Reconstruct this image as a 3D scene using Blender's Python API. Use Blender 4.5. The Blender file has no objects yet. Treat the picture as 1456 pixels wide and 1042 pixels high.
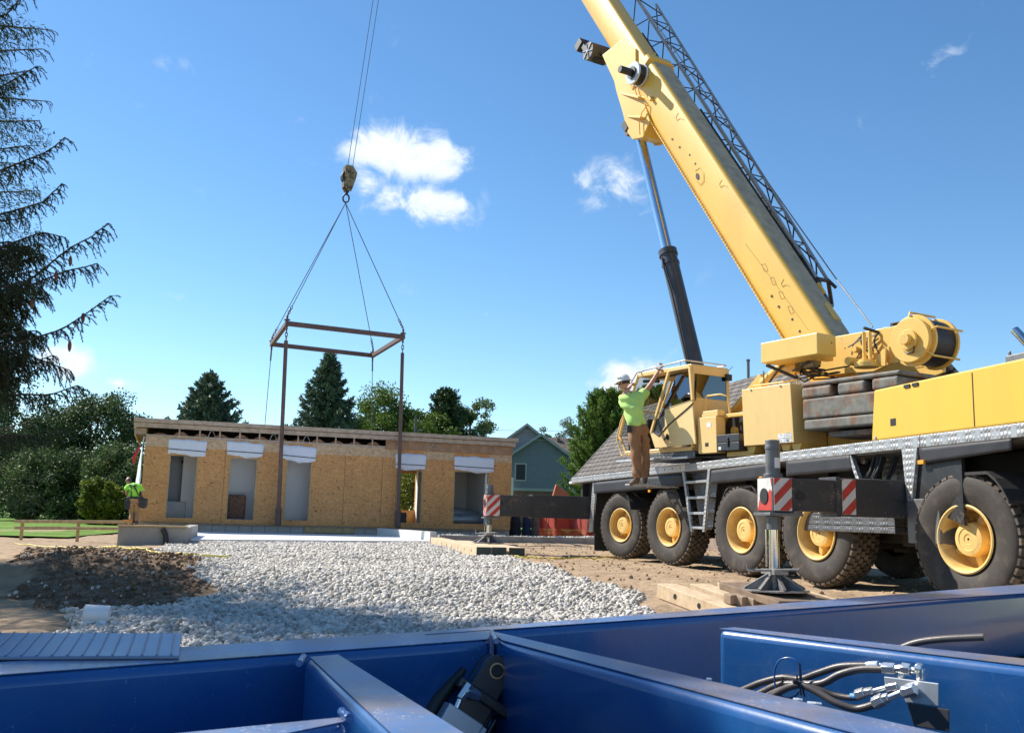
import bpy, bmesh, math, random
import numpy as np
from mathutils import Vector, Matrix, Quaternion
S = bpy.context.scene
COL = S.collection
RAD = math.radians
random.seed(7)
rng = np.random.default_rng(7)

# ------------------------------------------------------------------ camera
FPX, PITCH, ROLL, ZC = 1368.0, RAD(8.93), RAD(1.55), 0.76
_F = Vector((0, math.cos(PITCH), math.sin(PITCH)))
_R0 = Vector((1, 0, 0)); _U0 = Vector((0, -math.sin(PITCH), math.cos(PITCH)))
_R = _R0*math.cos(ROLL) + _U0*math.sin(ROLL)
_U = _U0*math.cos(ROLL) - _R0*math.sin(ROLL)
CAMP = Vector((0, 0, ZC))
cam = bpy.data.cameras.new('camera'); camo = bpy.data.objects.new('camera', cam); COL.objects.link(camo)
camo.matrix_world = Matrix(((_R.x, _U.x, -_F.x, 0), (_R.y, _U.y, -_F.y, 0), (_R.z, _U.z, -_F.z, ZC), (0, 0, 0, 1)))
cam.sensor_width = 36; cam.sensor_fit = 'HORIZONTAL'; cam.lens = FPX/1456*36
cam.clip_end = 5000; cam.clip_start = 0.05
cam.dof.use_dof = True; cam.dof.focus_distance = 20.0; cam.dof.aperture_fstop = 14.0
S.camera = camo

def sstep(a, b, x):
    t = min(1.0, max(0.0, (x-a)/(b-a))); return t*t*(3-2*t)
def gz(x, y):
    """height of the site ground"""
    side = sstep(4.3, 3.1, x)
    z = -0.24*sstep(12.3, 9.8, y)*side
    z -= 0.45*sstep(7.6, 4.5, y)
    return z
def ray(px, py): return _F + _R*((px-728)/FPX) - _U*((py-521)/FPX)
def atz(px, py, z):
    d = ray(px, py); return CAMP + d*((z-ZC)/d.z)
def atY(px, py, Y):
    d = ray(px, py); return CAMP + d*(Y/d.y)
def atp(px, py, P, n):
    d = ray(px, py); return CAMP + d*((Vector(P)-CAMP).dot(n)/d.dot(n))
def atg(px, py, dz=0.0):
    z = 0.0
    for _ in range(25):
        p = atz(px, py, z+dz); z = 0.5*z+0.5*gz(p.x, p.y)
    return atz(px, py, z+dz)

class Fr:
    def __init__(s, o, ux, uy, uz=(0, 0, 1)):
        s.o, s.ux, s.uy, s.uz = Vector(o), Vector(ux), Vector(uy), Vector(uz)
    def P(s, a, b, c=0.0): return s.o + s.ux*a + s.uy*b + s.uz*c
    def L(s, q):
        e = Vector(q)-s.o; return Vector((e.dot(s.ux), e.dot(s.uy), e.dot(s.uz)))
    def pb(s, px, py, b=0.0):
        """pixel -> (a, c) in the plane uy = b"""
        l = s.L(atp(px, py, s.P(0, b, 0), s.uy)); return (l.x, l.z)
    def pa(s, px, py, a=0.0):
        l = s.L(atp(px, py, s.P(a, 0, 0), s.ux)); return (l.y, l.z)
    def pc(s, px, py, c=0.0):
        l = s.L(atp(px, py, s.P(0, 0, c), s.uz)); return (l.x, l.y)
WF = Fr((0, 0, 0), (1, 0, 0), (0, 1, 0))

def azf(o, deg, flip=1):
    a = RAD(deg); return Fr(o, (math.sin(a), math.cos(a), 0), (math.cos(a), -math.sin(a), 0))

# ------------------------------------------------------------------ tagging
def tag(o, label=None, cat=None, group=None, kind=None):
    if label: o['label'] = label
    if cat: o['category'] = cat
    if group: o['group'] = group
    if kind: o['kind'] = kind
    return o
ORG = {}
def thing(name, loc, label=None, cat=None, group=None):
    o = bpy.data.objects.new(name, None); COL.objects.link(o); o.location = loc
    o.empty_display_size = 0.2
    ORG[o] = Vector(loc); return tag(o, label, cat, group)
def part_empty(name, loc, parent):
    o = bpy.data.objects.new(name, None); COL.objects.link(o)
    o.parent = parent; o.location = Vector(loc)-ORG[parent]; ORG[o] = Vector(loc); return o

def mesh_from(name, V, Fc, m, parent=None, smooth=None, origin=None, bevel=0, seg=2, mats=None, mi=None):
    me = bpy.data.meshes.new(name)
    base = ORG[parent] if parent is not None else (Vector(origin) if origin is not None else Vector((0, 0, 0)))
    if isinstance(V, np.ndarray):
        V = V - np.array(base); n = len(V); nf = len(Fc); k = Fc.shape[1]
        me.vertices.add(n); me.vertices.foreach_set('co', V.astype(np.float32).ravel())
        me.loops.add(nf*k); me.loops.foreach_set('vertex_index', Fc.astype(np.int32).ravel())
        me.polygons.add(nf); me.polygons.foreach_set('loop_start', np.arange(0, nf*k, k, dtype=np.int32))
        try: me.polygons.foreach_set('loop_total', np.full(nf, k, dtype=np.int32))
        except Exception: pass
        me.update(calc_edges=True); me.validate()
    else:
        me.from_pydata([tuple(Vector(v)-base) for v in V], [], Fc); me.update()
    if mats:
        for q in mats: me.materials.append(q)
        if mi is not None: me.polygons.foreach_set('material_index', np.array(mi, dtype=np.int32))
    elif m: me.materials.append(m)
    if smooth is not None:
        me.polygons.foreach_set('use_smooth', np.ones(len(me.polygons), dtype=bool))
        if smooth < 179:
            me.set_sharp_from_angle(angle=RAD(smooth))
    o = bpy.data.objects.new(name, me); COL.objects.link(o)
    if parent is not None:
        o.parent = parent; ORG[o] = base
    else:
        o.location = base; ORG[o] = base
    if bevel:
        b = o.modifiers.new('bevel', 'BEVEL'); b.width = bevel; b.segments = seg; b.limit_method = 'ANGLE'; b.angle_limit = RAD(35)
        b.harden_normals = False
    return o

class MB:
    def __init__(s): s.V = []; s.F = []; s.M = []; s.cm = 0
    def add(s, V, Fc):
        n = len(s.V); s.V += [Vector(v) for v in V]; s.F += [[i+n for i in f] for f in Fc]; s.M += [s.cm]*len(Fc); return s
    def box(s, fr, a0, a1, b0, b1, c0, c1):
        P = [fr.P(a, b, c) for c in (c0, c1) for b in (b0, b1) for a in (a0, a1)]
        return s.add(P, [[0, 2, 3, 1], [4, 5, 7, 6], [0, 1, 5, 4], [2, 6, 7, 3], [0, 4, 6, 2], [1, 3, 7, 5]])
    def prism(s, A, B):
        """two matching outlines of 3D points"""
        n = len(A)
        return s.add(list(A)+list(B), [list(range(n))[::-1], [i+n for i in range(n)]] + [[i, (i+1) % n, (i+1) % n+n, i+n] for i in range(n)])
    def pb(s, fr, pts, b0, b1):
        return s.prism([fr.P(a, b0, c) for a, c in pts], [fr.P(a, b1, c) for a, c in pts])
    def pa(s, fr, pts, a0, a1):
        return s.prism([fr.P(a0, b, c) for b, c in pts], [fr.P(a1, b, c) for b, c in pts])
    def pc(s, fr, pts, c0, c1):
        return s.prism([fr.P(a, b, c0) for a, b in pts], [fr.P(a, b, c1) for a, b in pts])
    def tube(s, p, q, r, r2=None, n=10, caps=True):
        p, q = Vector(p), Vector(q); d = (q-p); 
        if d.length < 1e-6: return s
        d.normalize(); r2 = r if r2 is None else r2
        x = d.orthogonal().normalized(); y = d.cross(x)
        A = [p+(x*math.cos(t)+y*math.sin(t))*r for t in [2*math.pi*i/n for i in range(n)]]
        B = [q+(x*math.cos(t)+y*math.sin(t))*r2 for t in [2*math.pi*i/n for i in range(n)]]
        s.add(A+B, [[i, (i+1) % n, (i+1) % n+n, i+n] for i in range(n)] + ([list(range(n))[::-1], [i+n for i in range(n)]] if caps else []))
        return s
    def path(s, pts, r, n=8, radii=None):
        pts = [Vector(p) for p in pts]; m = len(pts); rings = []
        prev = None
        for i, p in enumerate(pts):
            d = (pts[min(i+1, m-1)]-pts[max(i-1, 0)]).normalized()
            if prev is None: x = d.orthogonal().normalized()
            else:
                x = prev-d*prev.dot(d)
                x = x.normalized() if x.length > 1e-5 else d.orthogonal().normalized()
            prev = x; y = d.cross(x); rr = radii[i] if radii else r
            rings.append([p+(x*math.cos(2*math.pi*k/n)+y*math.sin(2*math.pi*k/n))*rr for k in range(n)])
        V = [v for g in rings for v in g]; Fc = []
        for i in range(m-1):
            for k in range(n): Fc.append([i*n+k, i*n+(k+1) % n, (i+1)*n+(k+1) % n, (i+1)*n+k])
        Fc.append(list(range(n))[::-1]); Fc.append([(m-1)*n+k for k in range(n)])
        return s.add(V, Fc)
    def lathe(s, c, ax, prof, n=32, closed=False, caps=True):
        """prof: list of (r, h) along axis"""
        c = Vector(c); ax = Vector(ax).normalized(); x = ax.orthogonal().normalized(); y = ax.cross(x)
        V = []; Fc = []; m = len(prof)
        for r, h in prof:
            for k in range(n):
                t = 2*math.pi*k/n; V.append(c+ax*h+(x*math.cos(t)+y*math.sin(t))*r)
        rng_ = range(m) if closed else range(m-1)
        for i in rng_:
            j = (i+1) % m
            for k in range(n): Fc.append([i*n+k, i*n+(k+1) % n, j*n+(k+1) % n, j*n+k])
        if not closed and caps:
            Fc.append(list(range(n))[::-1]); Fc.append([(m-1)*n+k for k in range(n)])
        return s.add(V, Fc)
    def quad(s, a, b, c, d): return s.add([a, b, c, d], [[0, 1, 2, 3]])
    def build(s, name, m, parent=None, smooth=None, bevel=0, seg=2, origin=None):
        if isinstance(m, (list, tuple)): o = mesh_from(name, s.V, s.F, None, parent, smooth, origin, bevel, seg, mats=m, mi=s.M)
        else: o = mesh_from(name, s.V, s.F, m, parent, smooth, origin, bevel, seg)
        bm = bmesh.new(); bm.from_mesh(o.data); bmesh.ops.recalc_face_normals(bm, faces=bm.faces); bm.to_mesh(o.data); bm.free()
        if smooth is not None and smooth < 179: o.data.set_sharp_from_angle(angle=RAD(smooth))
        return o

def clip_poly(poly, rect):
    x0, x1, y0, y1 = rect
    def cl(P, f, g):
        out = []
        for i in range(len(P)):
            a, b = P[i], P[(i+1) % len(P)]; fa, fb = f(a), f(b)
            if fa >= 0: out.append(a)
            if (fa >= 0) != (fb >= 0):
                t = fa/(fa-fb); out.append((a[0]+(b[0]-a[0])*t, a[1]+(b[1]-a[1])*t))
        return out
    for f in (lambda p: p[0]-x0, lambda p: x1-p[0], lambda p: p[1]-y0, lambda p: y1-p[1]):
        poly = cl(poly, f, None)
        if not poly: return []
    return poly
def stripes(rect, w, dirn=1, off=0.0):
    """red diagonal bands clipped to a rectangle"""
    x0, x1, y0, y1 = rect; out = []; h = y1-y0; k = x0-2*h-4*w+off
    while k < x1+2*h:
        p = [(k, y0), (k+w, y0), (k+w+dirn*h, y1), (k+dirn*h, y1)]
        q = clip_poly(p, rect)
        if len(q) > 2: out.append(q)
        k += 2*w
    return out

# ------------------------------------------------------------------ materials
def _n(nt, t, **kw):
    n = nt.nodes.new(t)
    for k, v in kw.items():
        if k in n.inputs.keys(): n.inputs[k].default_value = v
        else: setattr(n, k, v)
    return n
def mat(name, col, rough=0.6, metal=0.0, var=0.12, vscale=3.0, bump=0.0, bscale=40.0, col2=None, mixlo=0.45, mixhi=0.6,
        mscale=4.0, coat=0.0, trans=0.0, spec=0.5, rvar=0.1, stretch=None, detail=6.0, double=False):
    m = bpy.data.materials.new(name); m.use_nodes = True; nt = m.node_tree; L = nt.links
    b = nt.nodes['Principled BSDF']
    tc = _n(nt, 'ShaderNodeTexCoord'); src = tc.outputs['Object']
    if stretch:
        mp = _n(nt, 'ShaderNodeMapping'); mp.inputs['Scale'].default_value = stretch; L.new(src, mp.inputs[0]); src = mp.outputs[0]
    n1 = _n(nt, 'ShaderNodeTexNoise', Scale=vscale, Detail=detail, Roughness=0.6); L.new(src, n1.inputs['Vector'])
    mr = _n(nt, 'ShaderNodeMapRange'); mr.inputs['From Min'].default_value = 0.3; mr.inputs['From Max'].default_value = 0.7
    mr.inputs['To Min'].default_value = 1-var; mr.inputs['To Max'].default_value = 1+var; L.new(n1.outputs['Fac'], mr.inputs['Value'])
    base = None
    c4 = (*col, 1)
    if col2 is not None:
        n2 = _n(nt, 'ShaderNodeTexNoise', Scale=mscale, Detail=8.0, Roughness=0.65); L.new(src, n2.inputs['Vector'])
        r2 = _n(nt, 'ShaderNodeMapRange'); r2.inputs['From Min'].default_value = mixlo; r2.inputs['From Max'].default_value = mixhi
        L.new(n2.outputs['Fac'], r2.inputs['Value'])
        mx = _n(nt, 'ShaderNodeMix', data_type='RGBA'); mx.inputs[6].default_value = c4; mx.inputs[7].default_value = (*col2, 1)
        L.new(r2.outputs[0], mx.inputs[0]); base = mx.outputs[2]
    vm = _n(nt, 'ShaderNodeVectorMath', operation='SCALE')
    if base is not None: L.new(base, vm.inputs[0])
    else: vm.inputs[0].default_value = col
    L.new(mr.outputs[0], vm.inputs['Scale']); L.new(vm.outputs[0], b.inputs['Base Color'])
    rr = _n(nt, 'ShaderNodeMapRange'); rr.inputs['To Min'].default_value = max(0.02, rough-rvar); rr.inputs['To Max'].default_value = min(1, rough+rvar)
    L.new(n1.outputs['Fac'], rr.inputs['Value']); L.new(rr.outputs[0], b.inputs['Roughness'])
    b.inputs['Metallic'].default_value = metal; b.inputs['Coat Weight'].default_value = coat
    b.inputs['Specular IOR Level'].default_value = spec
    if coat: b.inputs['Coat Roughness'].default_value = 0.36 if 'yellow' in name or 'door' in name else 0.12
    if trans: b.inputs['Transmission Weight'].default_value = trans
    if bump:
        n3 = _n(nt, 'ShaderNodeTexNoise', Scale=bscale, Detail=5.0); L.new(src, n3.inputs['Vector'])
        bp = _n(nt, 'ShaderNodeBump'); bp.inputs['Strength'].default_value = 1.0; bp.inputs['Distance'].default_value = bump
        L.new(n3.outputs['Fac'], bp.inputs['Height']); L.new(bp.outputs[0], b.inputs['Normal'])
    return m
def nodes_of(m): return m.node_tree, m.node_tree.links, m.node_tree.nodes['Principled BSDF']
def leafmat(name, c1, c2, trans=0.25, rough=0.55, scale=0.7):
    m = bpy.data.materials.new(name); m.use_nodes = True; nt, L, b = nodes_of(m)
    oi = _n(nt, 'ShaderNodeTexCoord'); n1 = _n(nt, 'ShaderNodeTexNoise', Scale=scale, Detail=4.0); L.new(oi.outputs['Object'], n1.inputs['Vector'])
    g = _n(nt, 'ShaderNodeNewGeometry')
    ad = _n(nt, 'ShaderNodeMath', operation='MULTIPLY_ADD'); ad.inputs[1].default_value = 0.55; L.new(g.outputs['Random Per Island'], ad.inputs[0])
    sb = _n(nt, 'ShaderNodeMath', operation='SUBTRACT'); sb.inputs[1].default_value = 0.28; L.new(n1.outputs['Fac'], sb.inputs[0]); L.new(sb.outputs[0], ad.inputs[2])
    mx = _n(nt, 'ShaderNodeMix', data_type='RGBA'); mx.inputs[6].default_value = (*c1, 1); mx.inputs[7].default_value = (*c2, 1)
    L.new(ad.outputs[0], mx.inputs[0]); L.new(mx.outputs[2], b.inputs['Base Color']); b.inputs['Roughness'].default_value = rough
    b.inputs['Specular IOR Level'].default_value = 0.25
    tr = _n(nt, 'ShaderNodeBsdfTranslucent'); L.new(mx.outputs[2], tr.inputs['Color'])
    ms = _n(nt, 'ShaderNodeMixShader'); ms.inputs[0].default_value = trans
    out = nt.nodes['Material Output']; L.new(b.outputs[0], ms.inputs[1]); L.new(tr.outputs[0], ms.inputs[2]); L.new(ms.outputs[0], out.inputs['Surface'])
    return m

M = {}
YL = (0.83, 0.60, 0.24); 
M['yellow'] = mat('yellow_paint', (.80, .515, .125), 0.45, var=0.06, vscale=1.5, coat=0.25, col2=(.70, .46, .14), mixlo=.5, mixhi=.8, mscale=1.6, stretch=(2.5, 2.5, .5), bump=0.0008, bscale=25)
M['yellow_pale'] = mat('pale_yellow_paint', (.82, .56, .205), 0.45, var=0.05, vscale=1.5, coat=0.25, col2=(.76, .54, .24), mixlo=.5, mixhi=.8, mscale=1.6, stretch=(2.5, 2.5, .5), bump=0.0008, bscale=25)
M['yellow_boom'] = mat('boom_yellow_paint', (0.80, 0.49, 0.085), 0.42, var=0.06, vscale=1.0, coat=0.3, col2=(0.74, 0.45, 0.09), mixlo=.5, mixhi=.8, mscale=1.2, stretch=(1, 1, .3))
M['yellow_bright'] = mat('bright_yellow_paint', (0.74, 0.455, 0.045), 0.42, var=0.05, vscale=1.0, coat=0.15, col2=(.70, .43, .06), mixlo=.5, mixhi=.8, mscale=1.5, stretch=(2, 2, .5))
M['rim'] = mat('wheel_yellow_paint', (0.78, 0.52, 0.17), 0.55, var=0.12, vscale=8, col2=(0.42, 0.30, 0.16), mixlo=.55, mixhi=.75, mscale=6)
M['black'] = mat('black_steel', (0.022, 0.022, 0.024), 0.5, var=0.3, vscale=5, bump=.001, bscale=30)
M['beam'] = mat('outrigger_steel', (0.038, 0.039, 0.041), 0.5, var=0.25, vscale=3, col2=(.11, .09, .08), mixlo=.58, mixhi=.8, mscale=5, coat=.1)
M['skirt'] = mat('rubber_skirt', (0.018, 0.019, 0.024), 0.6, var=0.3, vscale=2.0, bump=.003, bscale=9, stretch=(1, 1, .25))
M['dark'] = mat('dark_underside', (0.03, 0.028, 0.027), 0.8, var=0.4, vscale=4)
M['grey'] = mat('grey_steel', (0.16, 0.165, 0.17), 0.45, metal=.3, var=0.2, vscale=8, col2=(.2, .15, .12), mixlo=.6, mixhi=.75, mscale=9)
M['pad'] = mat('pad_steel', (0.30, 0.29, 0.28), 0.45, metal=.5, var=0.2, vscale=10, col2=(.22, .16, .12), mixlo=.55, mixhi=.75, mscale=12)
M['chrome'] = mat('chromed_steel', (0.72, 0.74, 0.77), 0.12, metal=1.0, var=0.05, vscale=3, rvar=.05)
M['silver'] = mat('galvanised_steel', (0.55, 0.56, 0.58), 0.38, metal=.7, var=0.15, vscale=8)
M['rubber'] = mat('tyre_rubber', (0.055, 0.048, 0.042), 0.72, var=0.18, vscale=5, col2=(.11, .09, .07), mixlo=.5, mixhi=.75, mscale=5, bump=.0015, bscale=35, spec=.35)
M['tread'] = mat('tyre_tread', (0.075, 0.063, 0.052), 0.8, var=0.25, vscale=5, col2=(.21, .165, .12), mixlo=.42, mixhi=.62, mscale=7, bump=.001, bscale=30, spec=.3)
M['weight'] = mat('counterweight_steel', (0.175, 0.17, 0.15), 0.7, var=0.4, vscale=7, col2=(.19, .105, .06), mixlo=.48, mixhi=.62, mscale=4.5, bump=.002, bscale=18)
M['white'] = mat('white_vinyl', (0.78, 0.78, 0.78), 0.5, var=0.03, vscale=8)
M['mark'] = mat('black_print', (0.02, 0.02, 0.02), 0.5, var=.05)
M['red'] = mat('red_reflector', (0.50, 0.045, 0.03), 0.45, var=0.2, vscale=10, col2=(.34, .10, .07), mixlo=.6, mixhi=.75, mscale=8)
M['offwhite'] = mat('dirty_white_reflector', (0.62, 0.60, 0.58), 0.5, var=0.15, vscale=10)
M['amber'] = mat('amber_plastic', (0.85, 0.33, 0.02), 0.3, var=.05)
M['seat'] = mat('seat_fabric', (0.05, 0.05, 0.055), 0.9, var=.2)
M['drum'] = mat('wound_steel_rope', (0.022, 0.02, 0.022), 0.5, var=.3, vscale=3, bump=.004, bscale=60)
M['cable'] = mat('steel_cable', (0.12, 0.14, 0.15), 0.4, metal=.6, var=.2)
M['cable_dark'] = mat('dark_cable', (0.05, 0.055, 0.06), 0.5, metal=.3, var=.2)
M['hose'] = mat('black_hose', (0.035, 0.033, 0.033), 0.45, var=.2, vscale=20, bump=.0006, bscale=200)
M['exhaust'] = mat('chrome_exhaust', (0.75, 0.70, 0.68), 0.15, metal=1.0, var=.15, vscale=6)
M['rust'] = mat('rusty_primer_steel', (0.13, 0.075, 0.06), 0.6, var=.25, vscale=3, col2=(.09, .07, .07), mixlo=.5, mixhi=.7)
M['block'] = mat('hook_block_paint', (0.26, 0.21, 0.10), 0.6, var=.2, vscale=6, col2=(.05, .045, .04), mixlo=.48, mixhi=.58, mscale=5)
def glassmat(name, tint=(.75, .85, .85), alpha=.35):
    m = bpy.data.materials.new(name); m.use_nodes = True; nt, L, b = nodes_of(m)
    g = _n(nt, 'ShaderNodeBsdfGlossy'); g.inputs['Roughness'].default_value = .02
    t = _n(nt, 'ShaderNodeBsdfTransparent'); t.inputs['Color'].default_value = (*tint, 1)
    fr = _n(nt, 'ShaderNodeFresnel', IOR=1.5); ms = _n(nt, 'ShaderNodeMixShader')
    ad = _n(nt, 'ShaderNodeMath', operation='ADD'); ad.inputs[1].default_value = alpha-.16; ad.use_clamp = True
    L.new(fr.outputs[0], ad.inputs[0]); L.new(ad.outputs[0], ms.inputs[0]); L.new(t.outputs[0], ms.inputs[1]); L.new(g.outputs[0], ms.inputs[2])
    L.new(ms.outputs[0], nt.nodes['Material Output'].inputs['Surface']); nt.nodes.remove(b); return m
M['glass'] = glassmat('cab_glass', (.50, .58, .60), .36)
M['glassdark'] = glassmat('tinted_glass', (.12, .14, .15), .28)
# aluminium checker plate: raised lens-shaped studs
def checker(name, col=(.46, .46, .46), sc=19.0):
    m = mat(name, col, .42, metal=.6, var=.12, vscale=6)
    nt, L, b = nodes_of(m)
    tc = _n(nt, 'ShaderNodeTexCoord')
    w1 = _n(nt, 'ShaderNodeTexWave', bands_direction='DIAGONAL', Scale=sc*.32); w2 = _n(nt, 'ShaderNodeTexWave', bands_direction='Z', Scale=sc*.35)
    v = _n(nt, 'ShaderNodeTexVoronoi', Scale=sc, Randomness=0.15)
    mp = _n(nt, 'ShaderNodeMapping'); mp.inputs['Scale'].default_value = (1, 1, .8); L.new(tc.outputs['Object'], mp.inputs[0]); L.new(mp.outputs[0], v.inputs['Vector'])
    mr = _n(nt, 'ShaderNodeMapRange'); mr.inputs['From Min'].default_value = .18; mr.inputs['From Max'].default_value = .5; mr.inputs['To Min'].default_value = 1; mr.inputs['To Max'].default_value = 0
    L.new(v.outputs['Distance'], mr.inputs['Value'])
    bp = _n(nt, 'ShaderNodeBump'); bp.inputs['Distance'].default_value = .0085; bp.inputs['Strength'].default_value = 1
    L.new(mr.outputs[0], bp.inputs['Height']); L.new(bp.outputs[0], b.inputs['Normal'])
    nt.nodes.remove(w1); nt.nodes.remove(w2)
    return m
M['checker'] = checker('aluminium_checker_plate'); M['checker_dark'] = checker('dark_checker_plate', (.16, .16, .165))
def wood(name, c1, c2, sc=6.0, rough=.75):
    m = mat(name, c1, rough, var=.18, vscale=sc, col2=c2, mixlo=.45, mixhi=.65, mscale=sc*1.3, bump=.0015, bscale=sc*8)
    return m
M['timber_new'] = wood('fresh_timber', (.64, .49, .32), (.54, .39, .24))
M['timber_old'] = wood('weathered_timber', (.36, .26, .18), (.22, .16, .11))
M['timber_roof'] = wood('roof_lumber', (.50, .39, .29), (.40, .30, .22))
M['timber_post'] = wood('grade_lumber', (.50, .36, .18), (.38, .27, .14))
M['timber_green'] = mat('green_painted_timber_end', (.035, .055, .045), .6, var=.3, vscale=8)

def chips(m, col=(.34, .36, .42), sc=55.0, lo=.66, hi=.70):
    """small scratches and chips mixed over the base colour"""
    nt, L, b = nodes_of(m); src = b.inputs['Base Color'].links[0].from_socket
    tc = _n(nt, 'ShaderNodeTexCoord'); n1 = _n(nt, 'ShaderNodeTexNoise', Scale=sc, Detail=3.0, Roughness=.7); n2 = _n(nt, 'ShaderNodeTexNoise', Scale=sc*.09, Detail=2.0)
    L.new(tc.outputs['Object'], n1.inputs['Vector']); L.new(tc.outputs['Object'], n2.inputs['Vector'])
    ad = _n(nt, 'ShaderNodeMath', operation='MULTIPLY_ADD'); ad.inputs[1].default_value = .45; L.new(n2.outputs['Fac'], ad.inputs[0])
    sb = _n(nt, 'ShaderNodeMath', operation='SUBTRACT'); sb.inputs[1].default_value = .225; L.new(n1.outputs['Fac'], sb.inputs[0]); L.new(sb.outputs[0], ad.inputs[2])
    mr = _n(nt, 'ShaderNodeMapRange'); mr.inputs['From Min'].default_value = lo; mr.inputs['From Max'].default_value = hi; L.new(ad.outputs[0], mr.inputs['Value'])
    v = _n(nt, 'ShaderNodeTexVoronoi', feature='DISTANCE_TO_EDGE', Scale=sc*.12); mp = _n(nt, 'ShaderNodeMapping'); mp.inputs['Scale'].default_value = (1, .25, 1); mp.inputs['Rotation'].default_value = (0, 0, .6)
    L.new(tc.outputs['Object'], mp.inputs[0]); L.new(mp.outputs[0], v.inputs['Vector'])
    vr = _n(nt, 'ShaderNodeMapRange'); vr.inputs['From Min'].default_value = .0; vr.inputs['From Max'].default_value = .012; vr.inputs['To Min'].default_value = .35; vr.inputs['To Max'].default_value = 0; L.new(v.outputs['Distance'], vr.inputs['Value'])
    mxm = _n(nt, 'ShaderNodeMath', operation='MAXIMUM'); L.new(mr.outputs[0], mxm.inputs[0]); 
    ml = _n(nt, 'ShaderNodeMath', operation='MULTIPLY'); L.new(vr.outputs[0], ml.inputs[0]); L.new(n2.outputs['Fac'], ml.inputs[1]); L.new(ml.outputs[0], mxm.inputs[1])
    mx = _n(nt, 'ShaderNodeMix', data_type='RGBA'); L.new(src, mx.inputs[6]); mx.inputs[7].default_value = (*col, 1); L.new(mxm.outputs[0], mx.inputs[0]); L.new(mx.outputs[2], b.inputs['Base Color'])
    return m
chips(M['yellow'], (.30, .20, .10), 40, .70, .74); chips(M['yellow_pale'], (.40, .28, .15), 40, .71, .75); chips(M['yellow_boom'], (.35, .24, .10), 30, .71, .76); chips(M['black'], (.14, .12, .10), 30, .62, .70); chips(M['beam'], (.20, .13, .09), 30, .64, .70)
# ------------------------------------------------------------------ light and sky
SUN_AZ, SUN_EL = -61.0, 43.0          # degrees right of +Y, above horizon
w = bpy.data.worlds.new('World'); S.world = w; w.use_nodes = True
nt = w.node_tree; L = nt.links; bg = nt.nodes['Background']
sky = _n(nt, 'ShaderNodeTexSky', sky_type='NISHITA'); sky.sun_disc = False
sky.sun_elevation = RAD(SUN_EL); sky.sun_rotation = RAD(SUN_AZ); sky.altitude = 200; sky.air_density = 0.9; sky.dust_density = 0.1; sky.ozone_density = 2.2
bg.inputs['Strength'].default_value = 0.122
tc = _n(nt, 'ShaderNodeTexCoord'); D = tc.outputs['Generated']
# small cumulus clouds: direction-space blobs broken up by noise
nz = _n(nt, 'ShaderNodeTexNoise', Scale=22.0, Detail=11.0, Roughness=0.62, Distortion=0.5); L.new(D, nz.inputs['Vector'])
nz2 = _n(nt, 'ShaderNodeTexNoise', Scale=9.0, Detail=3.0); L.new(D, nz2.inputs['Vector'])
clouds = [  # px, py, half width px, half height px, strength
    (540, 208, 52, 34, 1.0), (578, 214, 60, 38, 1.0), (622, 224, 42, 34, 1.0), (608, 196, 40, 26, .7), (520, 262, 34, 34, .62), (560, 288, 40, 26, .72), (622, 292, 56, 26, 1.0), (650, 290, 30, 18, .8),
    (470, 178, 26, 18, .42), (822, 256, 36, 18, .5), (884, 262, 46, 34, .72), (850, 280, 40, 24, .4), (905, 285, 46, 30, .35), (420, 168, 20, 10, .35),
    (905, 535, 52, 24, 1.0), (880, 548, 60, 14, .75), (250, 420, 18, 10, .45), (100, 512, 44, 26, .8), (172, 545, 34, 9, .7), (145, 538, 60, 20, .35), (600, 592, 22, 18, .5), (812, 606, 26, 12, .3), (283, 470, 16, 7, .3), (700, 604, 20, 8, .3), (20, 420, 30, 20, .2),
    (1330, 80, 60, 22, .35), (250, 90, 60, 20, .3)]
acc = None
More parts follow.
